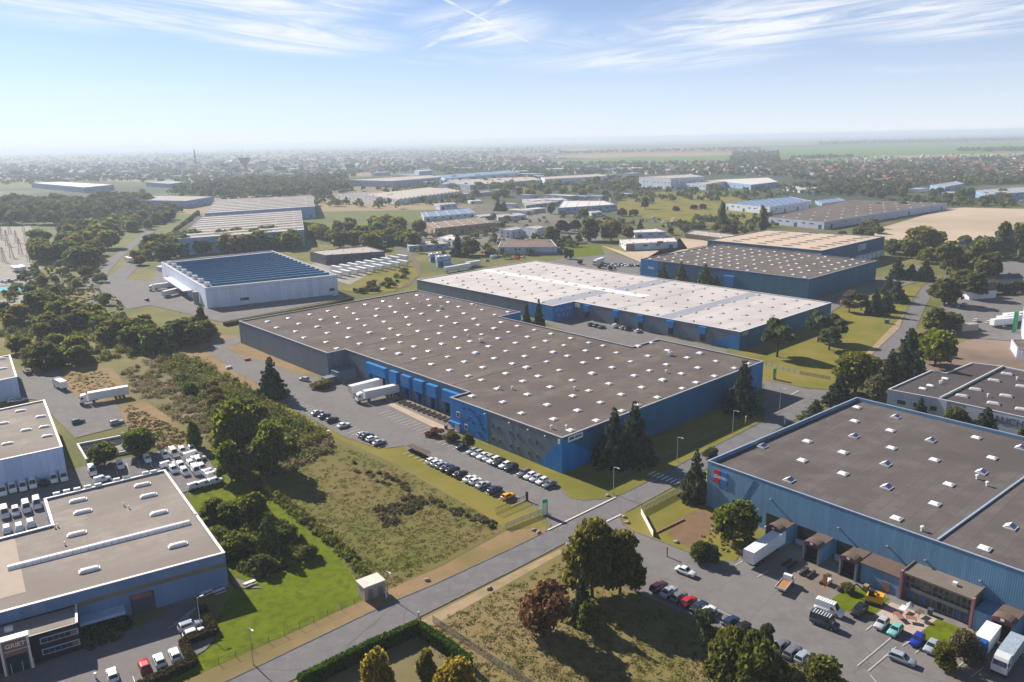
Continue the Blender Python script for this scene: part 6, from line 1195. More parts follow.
stuff('green_scrub', [([(150, 352), (200, 360), (330, 438), (290, 455), (240, 440), (190, 400)], 400, (1.3, 3.0), (1.4, 3.8), .3), ([(255, 486), (300, 520), (345, 556), (372, 590), (380, 592), (350, 552), (300, 512), (262, 482)], 130, (.8, 1.7), (.7, 1.9), .25), ([(0, 345), (0, 312), (60, 308), (120, 322), (200, 325), (215, 335), (190, 350), (120, 358), (40, 370), (15, 352)], 260, (1.6, 3.4), (1.5, 4.5), .4), ([(208, 520), (240, 498), (290, 530), (312, 555), (262, 580), (225, 560)], 130, (1.0, 2.2), (.8, 2.4), .4)], m_scrubg2, 'green bramble bushes in the scrub, ditch line and pond thicket', 70)
stuff('dark_scrub', [([(375, 510), (410, 496), (430, 502), (400, 520), (385, 530)], 40, (.9, 1.8), (.5, 1.1), .24), ([(355, 462), (380, 470), (425, 495), (500, 525), (490, 528), (415, 500), (352, 470)], 60, (.6, 1.2), (.4, 1.0), .2)], mat('dark_scrub_leaves', (.16, .125, .07), (.125, .12, .05), .1, .9, island=.3, transl=.35), 'dark bramble patches on the meadow by the car park', 60)
stuff('meadow_grass', [([(258, 487), (330, 442), (405, 472), (470, 508), (500, 530), (440, 562), (395, 586), (370, 594), (338, 553), (291, 512)], 1500, (.5, 1.5), (.04, .16), .09), ([(430, 626), (560, 560), (605, 585), (700, 624), (770, 660), (840, 700), (600, 740), (500, 690), (440, 660)], 2400, (.4, 1.3), (.05, .22), .09)], m_tuft, 'uneven dry meadow grass around the street', 15, 1.6)
stuff('rough_grass', [([(60, 372), (105, 372), (120, 392), (76, 395)], 120, (.6, 1.2), (.1, .3), .14), ([(126, 404), (200, 440), (160, 450), (130, 436)], 420, (.6, 1.2), (.1, .35), .14), ([(60, 268), (120, 300), (130, 325), (40, 320)], 300, (.8, 1.6), (.3, 1), .4), ([(700, 540), (716, 520), (738, 545), (722, 558)], 40, (.3, .6), (.2, .4), .2)], mat('dry_blades', (.28, .215, .09), (.21, .18, .07), .06, .95, island=.4), 'rough dry grass on the unbuilt plots at left', 12, 1.5)
# the town and the farther trees
m_fart = mat('far_tree_leaves', (.10, .115, .042), (.15, .145, .05), .02, .95, c3=(.08, .09, .04), scale2=.004, transl=.35, island=.4, spec=.05)
def far_trees(name, zones, label, k=14):
    vs = []; rng = RNG
    for px, n, (h0, h1) in zones:
        pts = np.array([G(*pick(px))[:] for k in range(n)]); h = rng.uniform(h0, h1, n)
        for q, hh in zip(pts, h):
            d = sph(k, rng); d[:, 2] = np.abs(d[:, 2]); c = q + [0, 0, hh * .3] + d * [hh * .55, hh * .55, hh * .62]; vs.append(quads(c, d, hh * (.30 if k < 20 else .2), rng))
    V = np.concatenate(vs); V[:, 2] = np.maximum(V[:, 2], .3); F = np.arange(len(V)).reshape(-1, 4); tag(part(name, mesh_np(name, V, F, m_fart), None), label, 'woodland', kind='stuff')
far_trees('dark_far_wood', [([(0, 225), (0, 206), (150, 199), (150, 206), (120, 214), (85, 226)], 170, (13, 20)), ([(60, 240), (70, 222), (175, 208), (182, 216), (150, 228)], 70, (9, 13)), ([(172, 197), (180, 188), (250, 182), (345, 178), (350, 190), (330, 196), (260, 198)], 260, (12, 18))],
 'dark far woods at the left edge and under the water tower', 40)
far_trees('distant_woodland', [
 ([(0, 186), (0, 160), (200, 156), (430, 154), (520, 158), (560, 166), (540, 175), (420, 172), (340, 178), (200, 184), (110, 181)], 1500, (7, 12)),
 ([(440, 177), (560, 163), (730, 163), (760, 160), (860, 165), (1030, 157), (1030, 184), (930, 186), (840, 184), (770, 176), (620, 174)], 2300, (6, 11)),
 ([(0, 160), (0, 153), (400, 147), (560, 147), (560, 153), (300, 157)], 900, (9, 16)), ([(560, 152), (760, 148), (760, 150.5), (560, 154)], 260, (8, 14)),
 ([(300, 206), (330, 192), (400, 186), (440, 190), (480, 196), (470, 206), (400, 210)], 70, (6, 10)), ([(400, 190), (440, 180), (540, 176), (640, 178), (640, 192), (520, 192)], 260, (6, 11)), ([(600, 200), (640, 190), (800, 188), (840, 195), (740, 200), (640, 204)], 110, (5, 9)), ([(400, 250), (440, 226), (520, 214), (600, 216), (640, 226), (600, 246), (500, 262), (440, 262)], 110, (3, 7)), ([(640, 230), (690, 218), (770, 216), (790, 226), (740, 232)], 90, (3, 7)), ([(850, 212), (900, 200), (1030, 203), (1030, 208), (950, 207)], 60, (5, 9)), ([(0, 215), (60, 200), (200, 190), (340, 186), (345, 200), (200, 204), (100, 215)], 90, (6, 11)), ([(930, 262), (960, 245), (1030, 240), (1030, 262), (960, 268)], 50, (4, 8)), ([(0, 305), (30, 270), (100, 262), (110, 280), (60, 300)], 50, (3, 6)),
 ([(728, 164), (735, 154), (778, 153), (778, 163)], 150, (12, 18)), ([(790, 158), (850, 156.5), (852, 158), (792, 159.5)], 60, (8, 12)), ([(958, 150.5), (1030, 149), (1030, 151.5), (958, 152)], 120, (10, 15)), ([(820, 143), (1030, 139), (1030, 141), (820, 145)], 420, (14, 22)), ([(790, 188), (850, 184), (920, 188), (900, 196), (840, 196)], 120, (7, 12))],
 'hazy belts of trees between the far houses and fields')
hw, hr = MB(), MB(); hw.box((0, 0, 0), (11, 8, 4.6)); hr.hexa([(-5.9, -4.5, 4.62), (5.9, -4.5, 4.62), (5.9, 4.5, 4.62), (-5.9, 4.5, 4.62)], [(-5.9, -.15, 8.2), (5.9, -.15, 8.2), (5.9, .15, 8.2), (-5.9, .15, 8.2)])
m_render = mat('house_render', (1, 1, 1), (.9, .9, .9), .05, .9, objc=True); m_tiles = mat('house_tiles', (1, 1, 1), (.85, .85, .85), .1, .9, objc=True)
hwm, hrm = hw.mesh('wall', m_render), hr.mesh('roof', m_tiles); ch = MB(); ch.box((2.5, .6, 6.5), (.9, .7, 2.4)); chm = ch.mesh('chimney', m_tiles)
ZT = [([(770, 172), (790, 165), (860, 163), (960, 158), (1024, 158), (1024, 178), (960, 184), (880, 184), (820, 180)], 150, 'small far-off house with reddish roof in the town at right', 'houses of the town at right', ((.24, .10, .075), (.2, .095, .075), (.17, .11, .095), (.13, .10, .095))), ([(600, 176), (620, 168), (700, 166), (770, 168), (775, 176), (720, 177)], 50, 'small far-off house among trees left of the town', 'houses left of the town', ((.28, .13, .09), (.2, .14, .12), (.17, .15, .15))), ([(450, 172), (460, 164), (560, 164), (600, 170), (590, 174)], 36, 'tiny far-off house among the middle trees', 'houses among the middle trees', ((.22, .16, .14), (.19, .17, .17), (.26, .17, .13))), ([(20, 182), (30, 164), (180, 165), (420, 160), (430, 170), (300, 177), (150, 180)], 84, 'tiny pale house in the hazy suburb at left', 'houses in the hazy suburb', ((.35, .3, .28), (.28, .22, .2), (.4, .38, .38)))]
for px, n, lab, grp, roofs in ZT:
    for k in range(n):
        x, y = pick(px); q = G(x, y); r = empty('house', q, lab, 'house', grp, random.choice((AU, AV, .3, 1.9)) + random.uniform(-.2, .2)); s_ = random.uniform(1.0, 1.6); r.scale = (s_, s_, s_ * random.uniform(.85, 1.15)); c = random.uniform(.45, .75)
        part('wall', hwm, r, color=(c, c * .95, c * .88)); rf = part('roof', hrm, r, color=random.choice(roofs)); part('chimney', chm, rf, color=(.25, .15, .12))
for k in range(70):                              # pale sheds of the far business parks
    x, y = pick([(20, 184), (40, 160), (300, 158), (560, 152), (560, 160), (300, 176), (100, 182)]); q = G(x, y); r = empty('far_hall', q, 'pale flat hall glinting in the far haze', 'building', 'far pale halls', random.choice((AU, AV))); s_ = random.uniform(1.5, 4)
    mb = MB(); 
    part('wall', hwm, r, color=(.6, .6, .62)); part('roof', bpy.data.meshes.get('flat_roof') or (lambda m_: m_)((lambda b_: (b_.box((0, 0, 4.601), (11.3, 8.3, .4)), b_.mesh('flat_roof', m_tiles))[1])(MB())), r, color=(.6, .58, .57)); r.scale = (s_ * 1.6, s_, 1.5)
for k in range(26):
    x, y = pick([(345, 182), (420, 168), (560, 165), (640, 170), (640, 180), (560, 184), (440, 190)]); q = G(x, y); r = empty('far_hall', q, 'grey-white hall packed in the business park before the middle trees', 'building', 'packed business park halls', random.choice((AU, AV))); s_ = random.uniform(2.2, 4.5)
    part('wall', hwm, r, color=random.choice(((.5, .55, .65), (.6, .6, .62), (.3, .4, .55)))); part('roof', bpy.data.meshes['flat_roof'], r, color=random.choice(((.6, .57, .55), (.45, .42, .42), (.35, .38, .45)))); r.scale = (s_ * 1.5, s_, random.uniform(1.3, 2))
for k in range(30):
    x, y = pick([(425, 204), (470, 193), (600, 188), (650, 192), (610, 212), (480, 216)] if k < 18 else [(775, 193), (880, 186), (1030, 196), (1030, 204), (940, 199), (850, 196)]); q = G(x, y); r = empty('estate_unit', q, 'small flat-roofed unit scattered among the middle distance halls', 'building', 'small units in the middle distance', random.choice((AU, AV))); s_ = random.uniform(1.1, 2.2)
    part('wall', hwm, r, color=random.choice(((.5, .55, .65), (.6, .6, .62), (.4, .36, .32)))); part('roof', bpy.data.meshes['flat_roof'], r, color=random.choice(((.55, .52, .5), (.4, .38, .38), (.33, .36, .42)))); r.scale = (s_ * 1.6, s_, random.uniform(.9, 1.3))
# the rest of the far suburb, too small to pick apart
sv, sf, sm_ = [], [], []
for px, n in (([(0, 180), (0, 152), (300, 149), (560, 149), (560, 164), (430, 170), (300, 177), (150, 180)], 1500), ([(560, 172), (600, 164), (760, 160), (1030, 154), (1030, 178), (880, 184), (770, 176)], 700)):
    for k in range(n):
        x, y = pick(px); q = G(x, y); a_ = random.uniform(0, 3.1); s_ = random.uniform(.75, 1.2) * (1 if x > 560 or random.random() < .9 else 2.6); ca, sa = math.cos(a_), math.sin(a_); o_ = len(sv)
        for (lx, ly, lz) in ((-5.5, -4, 0), (5.5, -4, 0), (5.5, 4, 0), (-5.5, 4, 0), (-5.5, -4, 5), (5.5, -4, 5), (5.5, 4, 5), (-5.5, 4, 5), (-5.5, 0, 8), (5.5, 0, 8)): sv.append((q.x + s_ * (lx * ca - ly * sa), q.y + s_ * (lx * sa + ly * ca), lz * s_))
        sf += [tuple(o_ + i for i in f) for f in ((0, 1, 5, 4), (1, 2, 6, 9, 5), (2, 3, 7, 6), (3, 0, 4, 8, 7), (4, 5, 9, 8), (6, 7, 8, 9))]; rm_ = random.choice((1, 2, 3)); sm_ += [0, 0, 0, 0, rm_, rm_]
me = bpy.data.meshes.new('far_suburb'); me.from_pydata(sv, [], sf)
for m_ in (mat('suburb_render', (.46, .43, .40), (.36, .34, .32), .01, .9), mat('suburb_red', (.26, .13, .10), (.2, .1, .08), .01, .9), mat('suburb_slate', (.16, .16, .18), (.12, .12, .14), .01, .8), mat('suburb_pale', (.40, .36, .34), (.3, .27, .26), .01, .8)): me.materials.append(m_)
me.polygons.foreach_set('material_index', sm_); tag(part('far_suburb', me, None), 'mass of tiny far-off houses fading into the haze', 'houses', kind='stuff')
# white gabled house near the east road
q = G(975, 297.5); r = empty('house', q, 'white gabled house behind trees at the east car park', 'house', None, AU - .5); part('wall', hwm, r, color=(.75, .75, .78)); rf = part('roof', hrm, r, color=(.12, .09, .08)); part('chimney', chm, rf, color=(.25, .15, .12)); r.scale = (1.6, 1.25, 1.0)
q = G(963, 248.5); r = empty('house', q, 'small blue-roofed house on the sandy field edge', 'house', None, AU); part('wall', hwm, r, color=(.5, .5, .55)); rf = part('roof', hrm, r, color=(.06, .12, .32)); part('chimney', chm, rf, color=(.2, .15, .13)); r.scale = (.8, .8, .7)
q = G(1003, 282); r = empty('house', q, 'low grey-roofed house by the hedge of the east car park', 'house', None, AU - .6); part('wall', hwm, r, color=(.3, .32, .36)); rf = part('roof', hrm, r, color=(.10, .10, .11)); part('chimney', chm, rf, color=(.2, .15, .13)); r.scale = (1.7, 1.1, .6)

# ------------------------------------------------------------------ street furniture and small things
m_pole = mat('galvanised_pole', (.42, .43, .44), (.36, .37, .38), 1, .5, metal=.3)
def lamp(bx, by, ty, label, arm=1.2, rz=0.0):
    q = G(bx, by); h = rise(q, ty); r = empty('street_lamp', q, label, 'street lamp', 'street lamps', rz)
    mb = MB(); mb.cyl((0, 0, 0), (0, 0, h), .11, .06, 8); part('pole', mb.mesh('pole', m_pole), r)
    mb = MB(); mb.cyl((0, 0, h - .05), (arm, 0, h + .1), .05, .04, 6); part('arm', mb.mesh('arm', m_pole), r); mb = MB(); mb.box((arm + .3, 0, h + .02), (.7, .28, .14)); part('lamp_head', mb.mesh('lamp_head', m_copew), r); return r
for a in ((613.5, 494.5, 467, 'street lamp at the car park entrance by the blue corner', 1.2, AV + math.pi), (677, 462, 437, 'second street lamp along the dark lawn', 1.2, AV + math.pi), (732.5, 433.5, 410.5, 'third street lamp along the dark lawn', 1.2, AV + math.pi), (779.5, 410, 388, 'street lamp at the yard entry by the lime green tree', 1.2, AV + math.pi), (253.5, 665, 627.5, 'street lamp on the dry verge below the green lawn', 1.0, AV + math.pi), (388, 597, 571, 'street lamp beside the pale utility cabin', 1.0, AV + math.pi), (201, 628, 598, 'lamp over the hedge of the front lot', .6, AU), (951, 366, 331, 'pole lamp on the soil yard', .8, AV), (934, 351, 329, 'slim lamp by the yellow-green tree', .6, AV)): lamp(*a)
def slab(name, label, cat, q, d, rz, m, extra=None):
    r = empty(name, q, label, cat, None, rz)
    mb = MB(); mb.box((0, 0, 0), d); part('body', mb.mesh('body', m), r)
    for n_, c, dd, mm in (extra or []): mb = MB(); mb.box(c, dd); part(n_, mb.mesh(n_, mm), r)
    return r
m_sgreen = mat('sign_bright_green', (.02, .36, .13), (.02, .32, .12), .5, .5); m_cab = mat('cabin_render', (.42, .36, .30), (.37, .32, .27), .5, .9, dirt=.15)
slab('totem_sign', 'green and white totem sign at the car park entrance', 'sign', G(545, 515.5), (1.3, .35, 4.4), AU - .4, m_sgreen, [('sign_face', (-.08, -.19, .3), (.95, .02, 3.2), m_white), ('base', (0, 0, 0), (1.6, .6, .12), m_conc)])
slab('totem_sign', 'green totem sign beside the east lawn', 'sign', G(774.3, 379.5), (1.6, .4, 4.4), AU, m_sgreen, [('sign_face', (0, -.22, .8), (1.1, .02, 1.6), m_lilac), ('base', (0, 0, 0), (1.9, .7, .12), m_conc)])
slab('sign_frame', 'tall green steel frame by the trailers at right', 'frame', G(1013, 333), (.9, .9, 10), AU, m_sgreen, [('post', (2.6, 0, 0), (.9, .9, 10), m_sgreen), ('crossbar', (1.3, 0, 9.0), (1.69, .7, .8), m_sgreen)])
q = G(366 + 13, 600.5); q = (G(366, 597) + G(381, 592)) / 2 + VD * .6
slab('utility_cabin', 'pale utility cabin at the corner of the green lawn', 'cabin', G(371.5, 594), (4.6, 3.4, 3.0), AU - .09, m_cab, [('roof', (0, 0, 3.002), (4.9, 3.7, .22), mat('cabin_roof', (.62, .57, .50), None, .5, .8)), ('door', (-1.0, -1.73, .02), (1.1, .05, 2.2), m_grey), ('door', (1.2, -1.73, .02), (1.1, .05, 2.2), m_grey), ('vent', (-2.33, 0, 1.8), (.04, 1.2, .5), m_grey)])
slab('pale_container', 'pale shipping container beside the soil yard', 'container', G(967.5, 330.5), (9, 3, 3.2), AU - .5, m_cab, [('roof_rib', (0, 0, 3.202), (8.8, .3, .12), m_white), ('roof_rib', (0, 1.1, 3.202), (8.8, .3, .12), m_white), ('door', (4.52, 0, .1), (.05, 2.6, 2.9), m_grey)])
slab('shipping_container', 'small blue container on the flatbed lot beside the white roof', 'container', G(470, 266), (10, 3, 3.0), AU, mat('container_blue', (.02, .14, .36), None, .5, .6), [('door', (5.02, 0, .1), (.05, 2.6, 2.7), m_grey), ('roof_rib', (0, 0, 3.003), (9.6, .3, .08), m_blue)])
for k, (x, y, c, lab) in enumerate(((28, 374, m_maroon, 'dark open skip left of the red one in the yard corner'), (36, 372, MATS['brown_brick_red'], 'reddish skip filled with rubble in the yard corner'), (47, 367, m_grey, 'grey skip with pale load in the yard corner'))):
    r = empty('skip', G(x, y), lab, 'skip', None, AV); mb = MB(); mb.box((0, 0, .2), (5.5, 2.3, 1.6), top=(1.12, 1.0)); part('tub', mb.mesh('tub', c), r); mb = MB(); mb.box((0, 0, 1.802), (5.4, 1.9, .5), top=(.7, .6)); part('load', mb.mesh('load', m_scrubg if k < 2 else m_cab), r); mb = MB(); [mb.box((x_, 0, 0), (.3, 2.0, .199)) for x_ in (-1.8, 1.8)]; part('skid', mb.mesh('skid', m_trim), r)
# benches / picnic tables
def picnic(q, rz, label):
    r = empty('picnic_table', q, label, 'picnic table', None, rz); mb = MB(); mb.box((0, 0, .7), (2.4, .8, .08)); part('table_top', mb.mesh('table_top', m_copew), r)
    for y in (-.8, .8): mb = MB(); mb.box((0, y, .42), (2.4, .3, .07)); part('seat', mb.mesh('seat', m_copew), r)
    for x in (-.8, .8): mb = MB(); mb.box((x, 0, 0), (.1, .12, .699)); mb.box((x, 0, .34), (.09, 1.7, .07)); part('leg', mb.mesh('leg', m_trim), r)
for x, y, lab in ((207, 594.5, 'left picnic table in the shade behind the GRIET building'), (219.5, 593, 'middle picnic table in the shade behind the GRIET building'), (250, 585, 'white picnic table on the sunny lawn edge'), (268, 402.5, 'upper picnic table on the verge below the lone conifer'), (275, 406.5, 'lower picnic table on the verge below the lone conifer'), (326.5, 433.5, 'white bench table on the grass slope by the scrub')): picnic(G(x, y), AU, lab)
# fences
def fence(px, label, h=1.6, step=2.5, m=m_pole, panelm=None, name='fence', t=.04):
    pts = [G(*p) for p in px]; r = empty(name, pts[0], label, 'fence'); o = pts[0]; pm = MB(); pm.cyl((0, 0, 0), (0, 0, h), .05, .05, 6); pme = pm.mesh('post', m)
    for a, b in zip(pts, pts[1:]):
        ln = (b - a).length; n_ = max(1, int(ln / step))
        for i in range(n_): part('post', pme, r, a + (b - a) * (i / n_) - o)
        d = (b - a).normalized(); nn = Vector((-d.y, d.x, 0)) * t / 2
        if panelm:
            for i in range(n_):
                A, C = a + (b - a) * (i / n_) + d * .06, a + (b - a) * ((i + 1) / n_) - d * .06; mb = MB(); mb.prism([A - nn, C - nn, C + nn, A + nn], .1, h - .05); mb.build('fence_panel', panelm, r, o)
        else:
            for z in (.25, h * .5, h - .1): mb = MB(); mb.cyl(lift(a, z), lift(b, z), .022, .022, 5); mb.build('wire', m, r, o)
    part('post', pme, r, pts[-1] - o); return r
m_mesh = bpy.data.materials.new('wire_mesh'); m_mesh.use_nodes = True; _t = m_mesh.node_tree; _b = _t.nodes['Principled BSDF']; _b.inputs['Base Color'].default_value = (.45, .43, .40, 1); _b.inputs['Roughness'].default_value = .7; _b.inputs['Alpha'].default_value = .38
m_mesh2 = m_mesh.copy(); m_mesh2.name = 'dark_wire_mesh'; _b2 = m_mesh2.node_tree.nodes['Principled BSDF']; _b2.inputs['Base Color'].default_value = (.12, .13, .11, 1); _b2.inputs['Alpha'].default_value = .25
m_dark = mat('dark_metal', (.05, .055, .05), None, 1, .6)
fence([(219, 664.5), (300, 629), (367.5, 598)], 'thin wire fence along the lower edge of the green lawn', 1.4, 3.0, m_dark)
fence([(433, 623), (470, 648), (512, 676), (540, 694)], 'pale mesh fence running down from the street to the bottom edge', 1.8, 2.5, m_pole, m_mesh)
fence([(640.5, 513), (690, 487)], 'pale mesh fence along the street before the right warehouse', 1.8, 2.5, m_pole, m_mesh); fence([(641, 514), (653, 537)], 'short white fence at the south yard entrance', 1.6, 2.0, m_copew, m_white)
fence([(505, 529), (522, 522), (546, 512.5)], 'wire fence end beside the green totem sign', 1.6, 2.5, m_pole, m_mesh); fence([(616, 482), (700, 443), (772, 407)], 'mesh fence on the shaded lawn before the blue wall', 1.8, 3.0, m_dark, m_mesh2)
fence([(766, 365.5), (800, 374.5), (830, 380)], 'dark rail fence at the foot of the east lawn', 1.5, 2.5, m_dark, m_mesh)
fence([(656, 533.5), (684, 520)], 'rust brown rack fence on the yard grass', .45, 1.2, m_rust, m_rust, t=.5)
# sliding gate of the car park
r = empty('sliding_gate', G(495, 514), 'dark sliding gate at the car park entrance', 'gate'); o = G(495, 514); a, b = G(496, 514.5), G(526, 501.5)
for z in (.2, 1.7): mb = MB(); mb.cyl(lift(a, z), lift(b, z), .06, .06, 6); mb.build('rail', m_dark, r, o)
for i in range(24): q = a + (b - a) * (i / 23); mb = MB(); mb.cyl(lift(q, .2), lift(q, 1.7), .035, .035, 5); mb.build('bar', m_dark, r, o)
mb = MB(); mb.box(G(527, 501), (.5, .5, 2.6), AU); mb.build('gate_post', m_dark, r, o)
# hedges (clipped)
def hedge(px, w_, h, label, col=(.05, .085, .018), name='hedge'):
    pts = [G(*p) for p in px]; r = empty(name, pts[0], label, 'hedge'); vs = []; core = MB()
    for a, b in zip(pts, pts[1:]):
        d = (b - a); ln = d.length; d.normalize(); n = Vector((-d.y, d.x, 0)); k = int(ln * (w_ + 2 * h) * 26)
        s = RNG.uniform(-.2, ln + .2, k); t = RNG.uniform(0, w_ + 2 * h, k); off = np.clip(t - h, 0, w_) - w_ / 2; z = np.where(t < h, t, np.where(t > h + w_, w_ + 2 * h - t, h)); c = np.array(a)[None] + s[:, None] * np.array(d)[None] + off[:, None] * np.array(n)[None]; c[:, 2] = z; nn = np.where((t < h)[:, None], -np.array(n)[None], np.where((t > h + w_)[:, None], np.array(n)[None], np.array([[0, 0, 1.]]))); vs.append(quads(c + RNG.normal(0, .05, c.shape), nn, .15, RNG))
        m_ = n * (w_ / 2 - .08); core.prism([a - m_, b - m_, b + m_, a + m_], 0, h - .08)
    V = np.concatenate(vs) - np.array(pts[0])[None]; V[:, 2] = np.maximum(V[:, 2], .01); part('foliage', mesh_np('foliage', V, np.arange(len(V)).reshape(-1, 4), m_leaf), r, color=col); cm = core.mesh('branches', m_leaf, pts[0]); part('branches', cm, r, color=col)
hedge([(300, 690), (370, 655), (418, 634)], 1.3, 2.8, 'clipped green hedge along the street at the bottom', (.07, .13, .010)); hedge([(419, 634), (452, 656), (470, 672)], 1.3, 2.7, 'clipped green hedge turning down to the bottom edge', (.07, .13, .010))
hedge([(202, 612), (214.5, 634), (184, 646), (193, 666), (120, 700)], 1.5, 1.5, 'brownish clipped hedge around the front lot corner', (.075, .06, .022))
T('mound', 700, 562, 541, 10, 'd', 'left half of the thick dark hedge by the yard entrance'); T('mound', 709, 562, 541, 10, 'd', 'right half of the thick dark hedge by the yard entrance')
hedge([(225, 326), (330, 306), (352, 300)], 3.0, 1.6, 'low hedge bank between the solar hall and the dark roof', (.09, .085, .025))
stuff('planting_bed', [([(80, 628), (132, 608), (134, 620), (122, 640), (88, 652)], 60, (.6, 1.3), (.4, 1.1), .2)], mat('bed_leaves', (.05, .065, .03), (.04, .05, .025), .3, .9, island=.4), 'dark planting bed before the GRIET office', 40)
# basin beside the left yard
r = empty('retention_basin', G(100, 450), 'dark retention basin with pale concrete rim by the left yard', 'basin'); o = G(100, 450); bp = ccw([G(77, 446.5), G(128.5, 436.5), G(136, 452), G(86, 462)]); q = inset(bp, .5)
for i in range(4): j = (i + 1) % 4; mb = MB(); mb.hexa([lift(bp[i], 0), lift(bp[j], 0), lift(q[j], 0), lift(q[i], 0)], [lift(bp[i], 1.0), lift(bp[j], 1.0), lift(q[j], 1.0), lift(q[i], 1.0)]); mb.build('rim', m_copew, r, o)
mb = MB(); mb.prism(inset(bp, .51), .001, .35); mb.build('liner', mat('shaded_basin_liner', (.012, .018, .035), None, .5, .9, spec=.05), r, o); mb = MB(); q2 = [G(88, 460.5), G(118, 452), G(135, 451.5), G(133, 447)]; mb.prism(ccw([G(90, 459), G(112, 449), G(127, 444), G(133.5, 449)]), .36, .5); mb.build('silt', m_conc, r, o)  # dark liner, its colour deepened to stand for shade inside a deep basin
# pond in the thicket, turquoise basin far left
sheet('pond', [(250, 577), (262, 566), (280, 562), (290, 566), (270, 575)], mat('pond_water', (.02, .025, .03), None, .3, .05, spec=.6)); sheet('turquoise_pool', [(-30, 289), (0, 287), (28, 284.5), (31, 288), (20, 291), (-30, 294)], mat('pool_water', (.05, .40, .36), (.06, .34, .31), .1, .2))
# rocks, posts, bins
rm = bmesh.new(); bmesh.ops.create_icosphere(rm, subdivisions=2, radius=.5)
for v_ in rm.verts: v_.co *= random.uniform(.8, 1.15); v_.co.z *= .75
rme = bpy.data.meshes.new('boulder'); rm.to_mesh(rme); rm.free(); rme.materials.append(m_conc)
for k, (x, y, lab) in enumerate(((534, 530.5, 'left pale boulder below the totem sign'), (538.5, 533, 'right pale boulder below the totem sign'), (624, 517.5, 'pale boulder on the south yard kerb'), (627, 523, 'reddish boulder on the south yard kerb'), (568, 545, 'boulder at the street edge under the corner tree'), (607.5, 496, 'flat boulder at the lamp by the entrance'), (427, 580.5, 'dark boulder on the dry verge'), (489, 589, 'dark boulder beside the dirt track'), (741, 552, 'reddish stone near the block hedge'), (676, 542.5, 'orange stone at the yard fence'))):
    o_ = part('boulder', rme, None, G(x, y) + Vector((0, 0, .25)), k, None, (1.5, 1.1, 1.0)); tag(o_, lab, 'boulder', 'boulders')
for x, y, h_, m, lab in ((386.5, 598, 1.3, m_white, 'white marker post beside the utility cabin'), (408, 631, 1.6, MATS['emblem_red'], 'red hydrant post beside the dirt track'), (419, 622, 2.0, m_pole, 'grey post at the top of the pale mesh fence'), (667, 557, 2.2, m_rust, 'rust brown bollard at the yard island'), (745.5, 424.5, 2.6, MATS['car_paint'], 'yellow sign post on the shaded verge'), (96, 679, 1.0, m_white, 'small white bollard before the GRIET entrance'), (784.5, 424, 1.2, m_white, 'pale bollard behind the right roof edge')):
    mb = MB(); mb.cyl((0, 0, 0), (0, 0, h_), .16, .14, 8); mb.box((0, 0, h_ + .001), (.4, .4, .25)); o_ = mb.build('post', m if m != MATS['car_paint'] else mat('yellow_paint', (.6, .5, .08), None, 1, .6), None); o_.location = G(x, y); tag(o_, lab, 'post')
# bike shelter beside the car park, dock wheel guides, terrace things, yellow machine
r = empty('bike_shelter', G(419, 455), 'low bike shelter at the end of the car park grass', 'shelter', None, AV); mb = MB(); mb.box((0, 0, 1.9), (9.5, 2.2, .12)); part('roof', mb.mesh('roof', m_brownf), r)
for x in (-4.4, 0, 4.4): mb = MB(); mb.cyl((x, -.9, 0), (x, -.9, 1.899), .05, .05, 6); part('post', mb.mesh('post', m_dark), r)
for i in range(9): mb = MB(); mb.box((-4 + i, .2, 0), (.15, 1.4, .9)); part('bike_rack', mb.mesh('bike_rack', m_dark), r)
gb_ = MB(); gb_.box((0, 0, 0), (3.4, .45, .45)); gme = gb_.mesh('wheel_guide', m_trim)
for i in range(12): o_ = part('wheel_guide', gme, None, W(147.2, 192 + i * 2.9, ZL[0]), AU); tag(o_, 'dark steel wheel guide on the dock apron of the dark-roofed warehouse', 'wheel guide', 'dock wheel guides of the middle warehouse')
for i, (x, y) in enumerate(((792, 566), (804, 572), (811, 575), (824, 581), (842, 588), (787, 563))): o_ = part('wheel_guide', gme, None, G(x, y, ZL[0]), AU); tag(o_, 'dark steel wheel guide before the maroon-hooded docks', 'wheel guide', 'dock wheel guides of the right warehouse')
m_yel = mat('machine_yellow', (.70, .36, .01), (.6, .3, .01), 1, .5); r = empty('digger', G(874, 604), 'yellow telescopic digger on the grass by the annex', 'digger', None, AV + .2)
mb = MB(); mb.box((0, 0, .9), (3.2, 1.9, 1.0), top=(.9, .9)); mb.box((-1.0, 0, 1.901), (1.3, 1.6, .6)); part('body', mb.mesh('body', m_yel), r); mb = MB(); mb.box((.5, .3, 1.91), (1.2, 1.1, 1.2), top=(.8, .9)); part('cab', mb.mesh('cab', m_cglass), r); mb = MB(); mb.cyl((1.4, -.4, 1.6), (3.6, -.4, 3.0), .16, .14, 8); mb.cyl((3.6, -.4, 3.0), (4.8, -.4, 1.2), .14, .12, 8); mb.box((4.9, -.4, .5), (.7, .9, .7)); part('boom', mb.mesh('boom', m_trim), r)
for y in (-.95, .95): mb = MB(); mb.box((0, y, 0), (3.4, .45, .85), top=(.85, 1)); part('track', mb.mesh('track', m_trim), r)
def tableset(q, rz, label, m):
    r = empty('garden_table', q, label, 'table', None, rz); mb = MB(); mb.box((0, 0, .7), (1.9, 1.1, .06)); part('table_top', mb.mesh('table_top', m), r)
    for x in (-.8, .8):
        for y in (-.4, .4): mb = MB(); mb.cyl((x, y, 0), (x, y, .699), .04, .04, 6); part('leg', mb.mesh('leg', m), r)
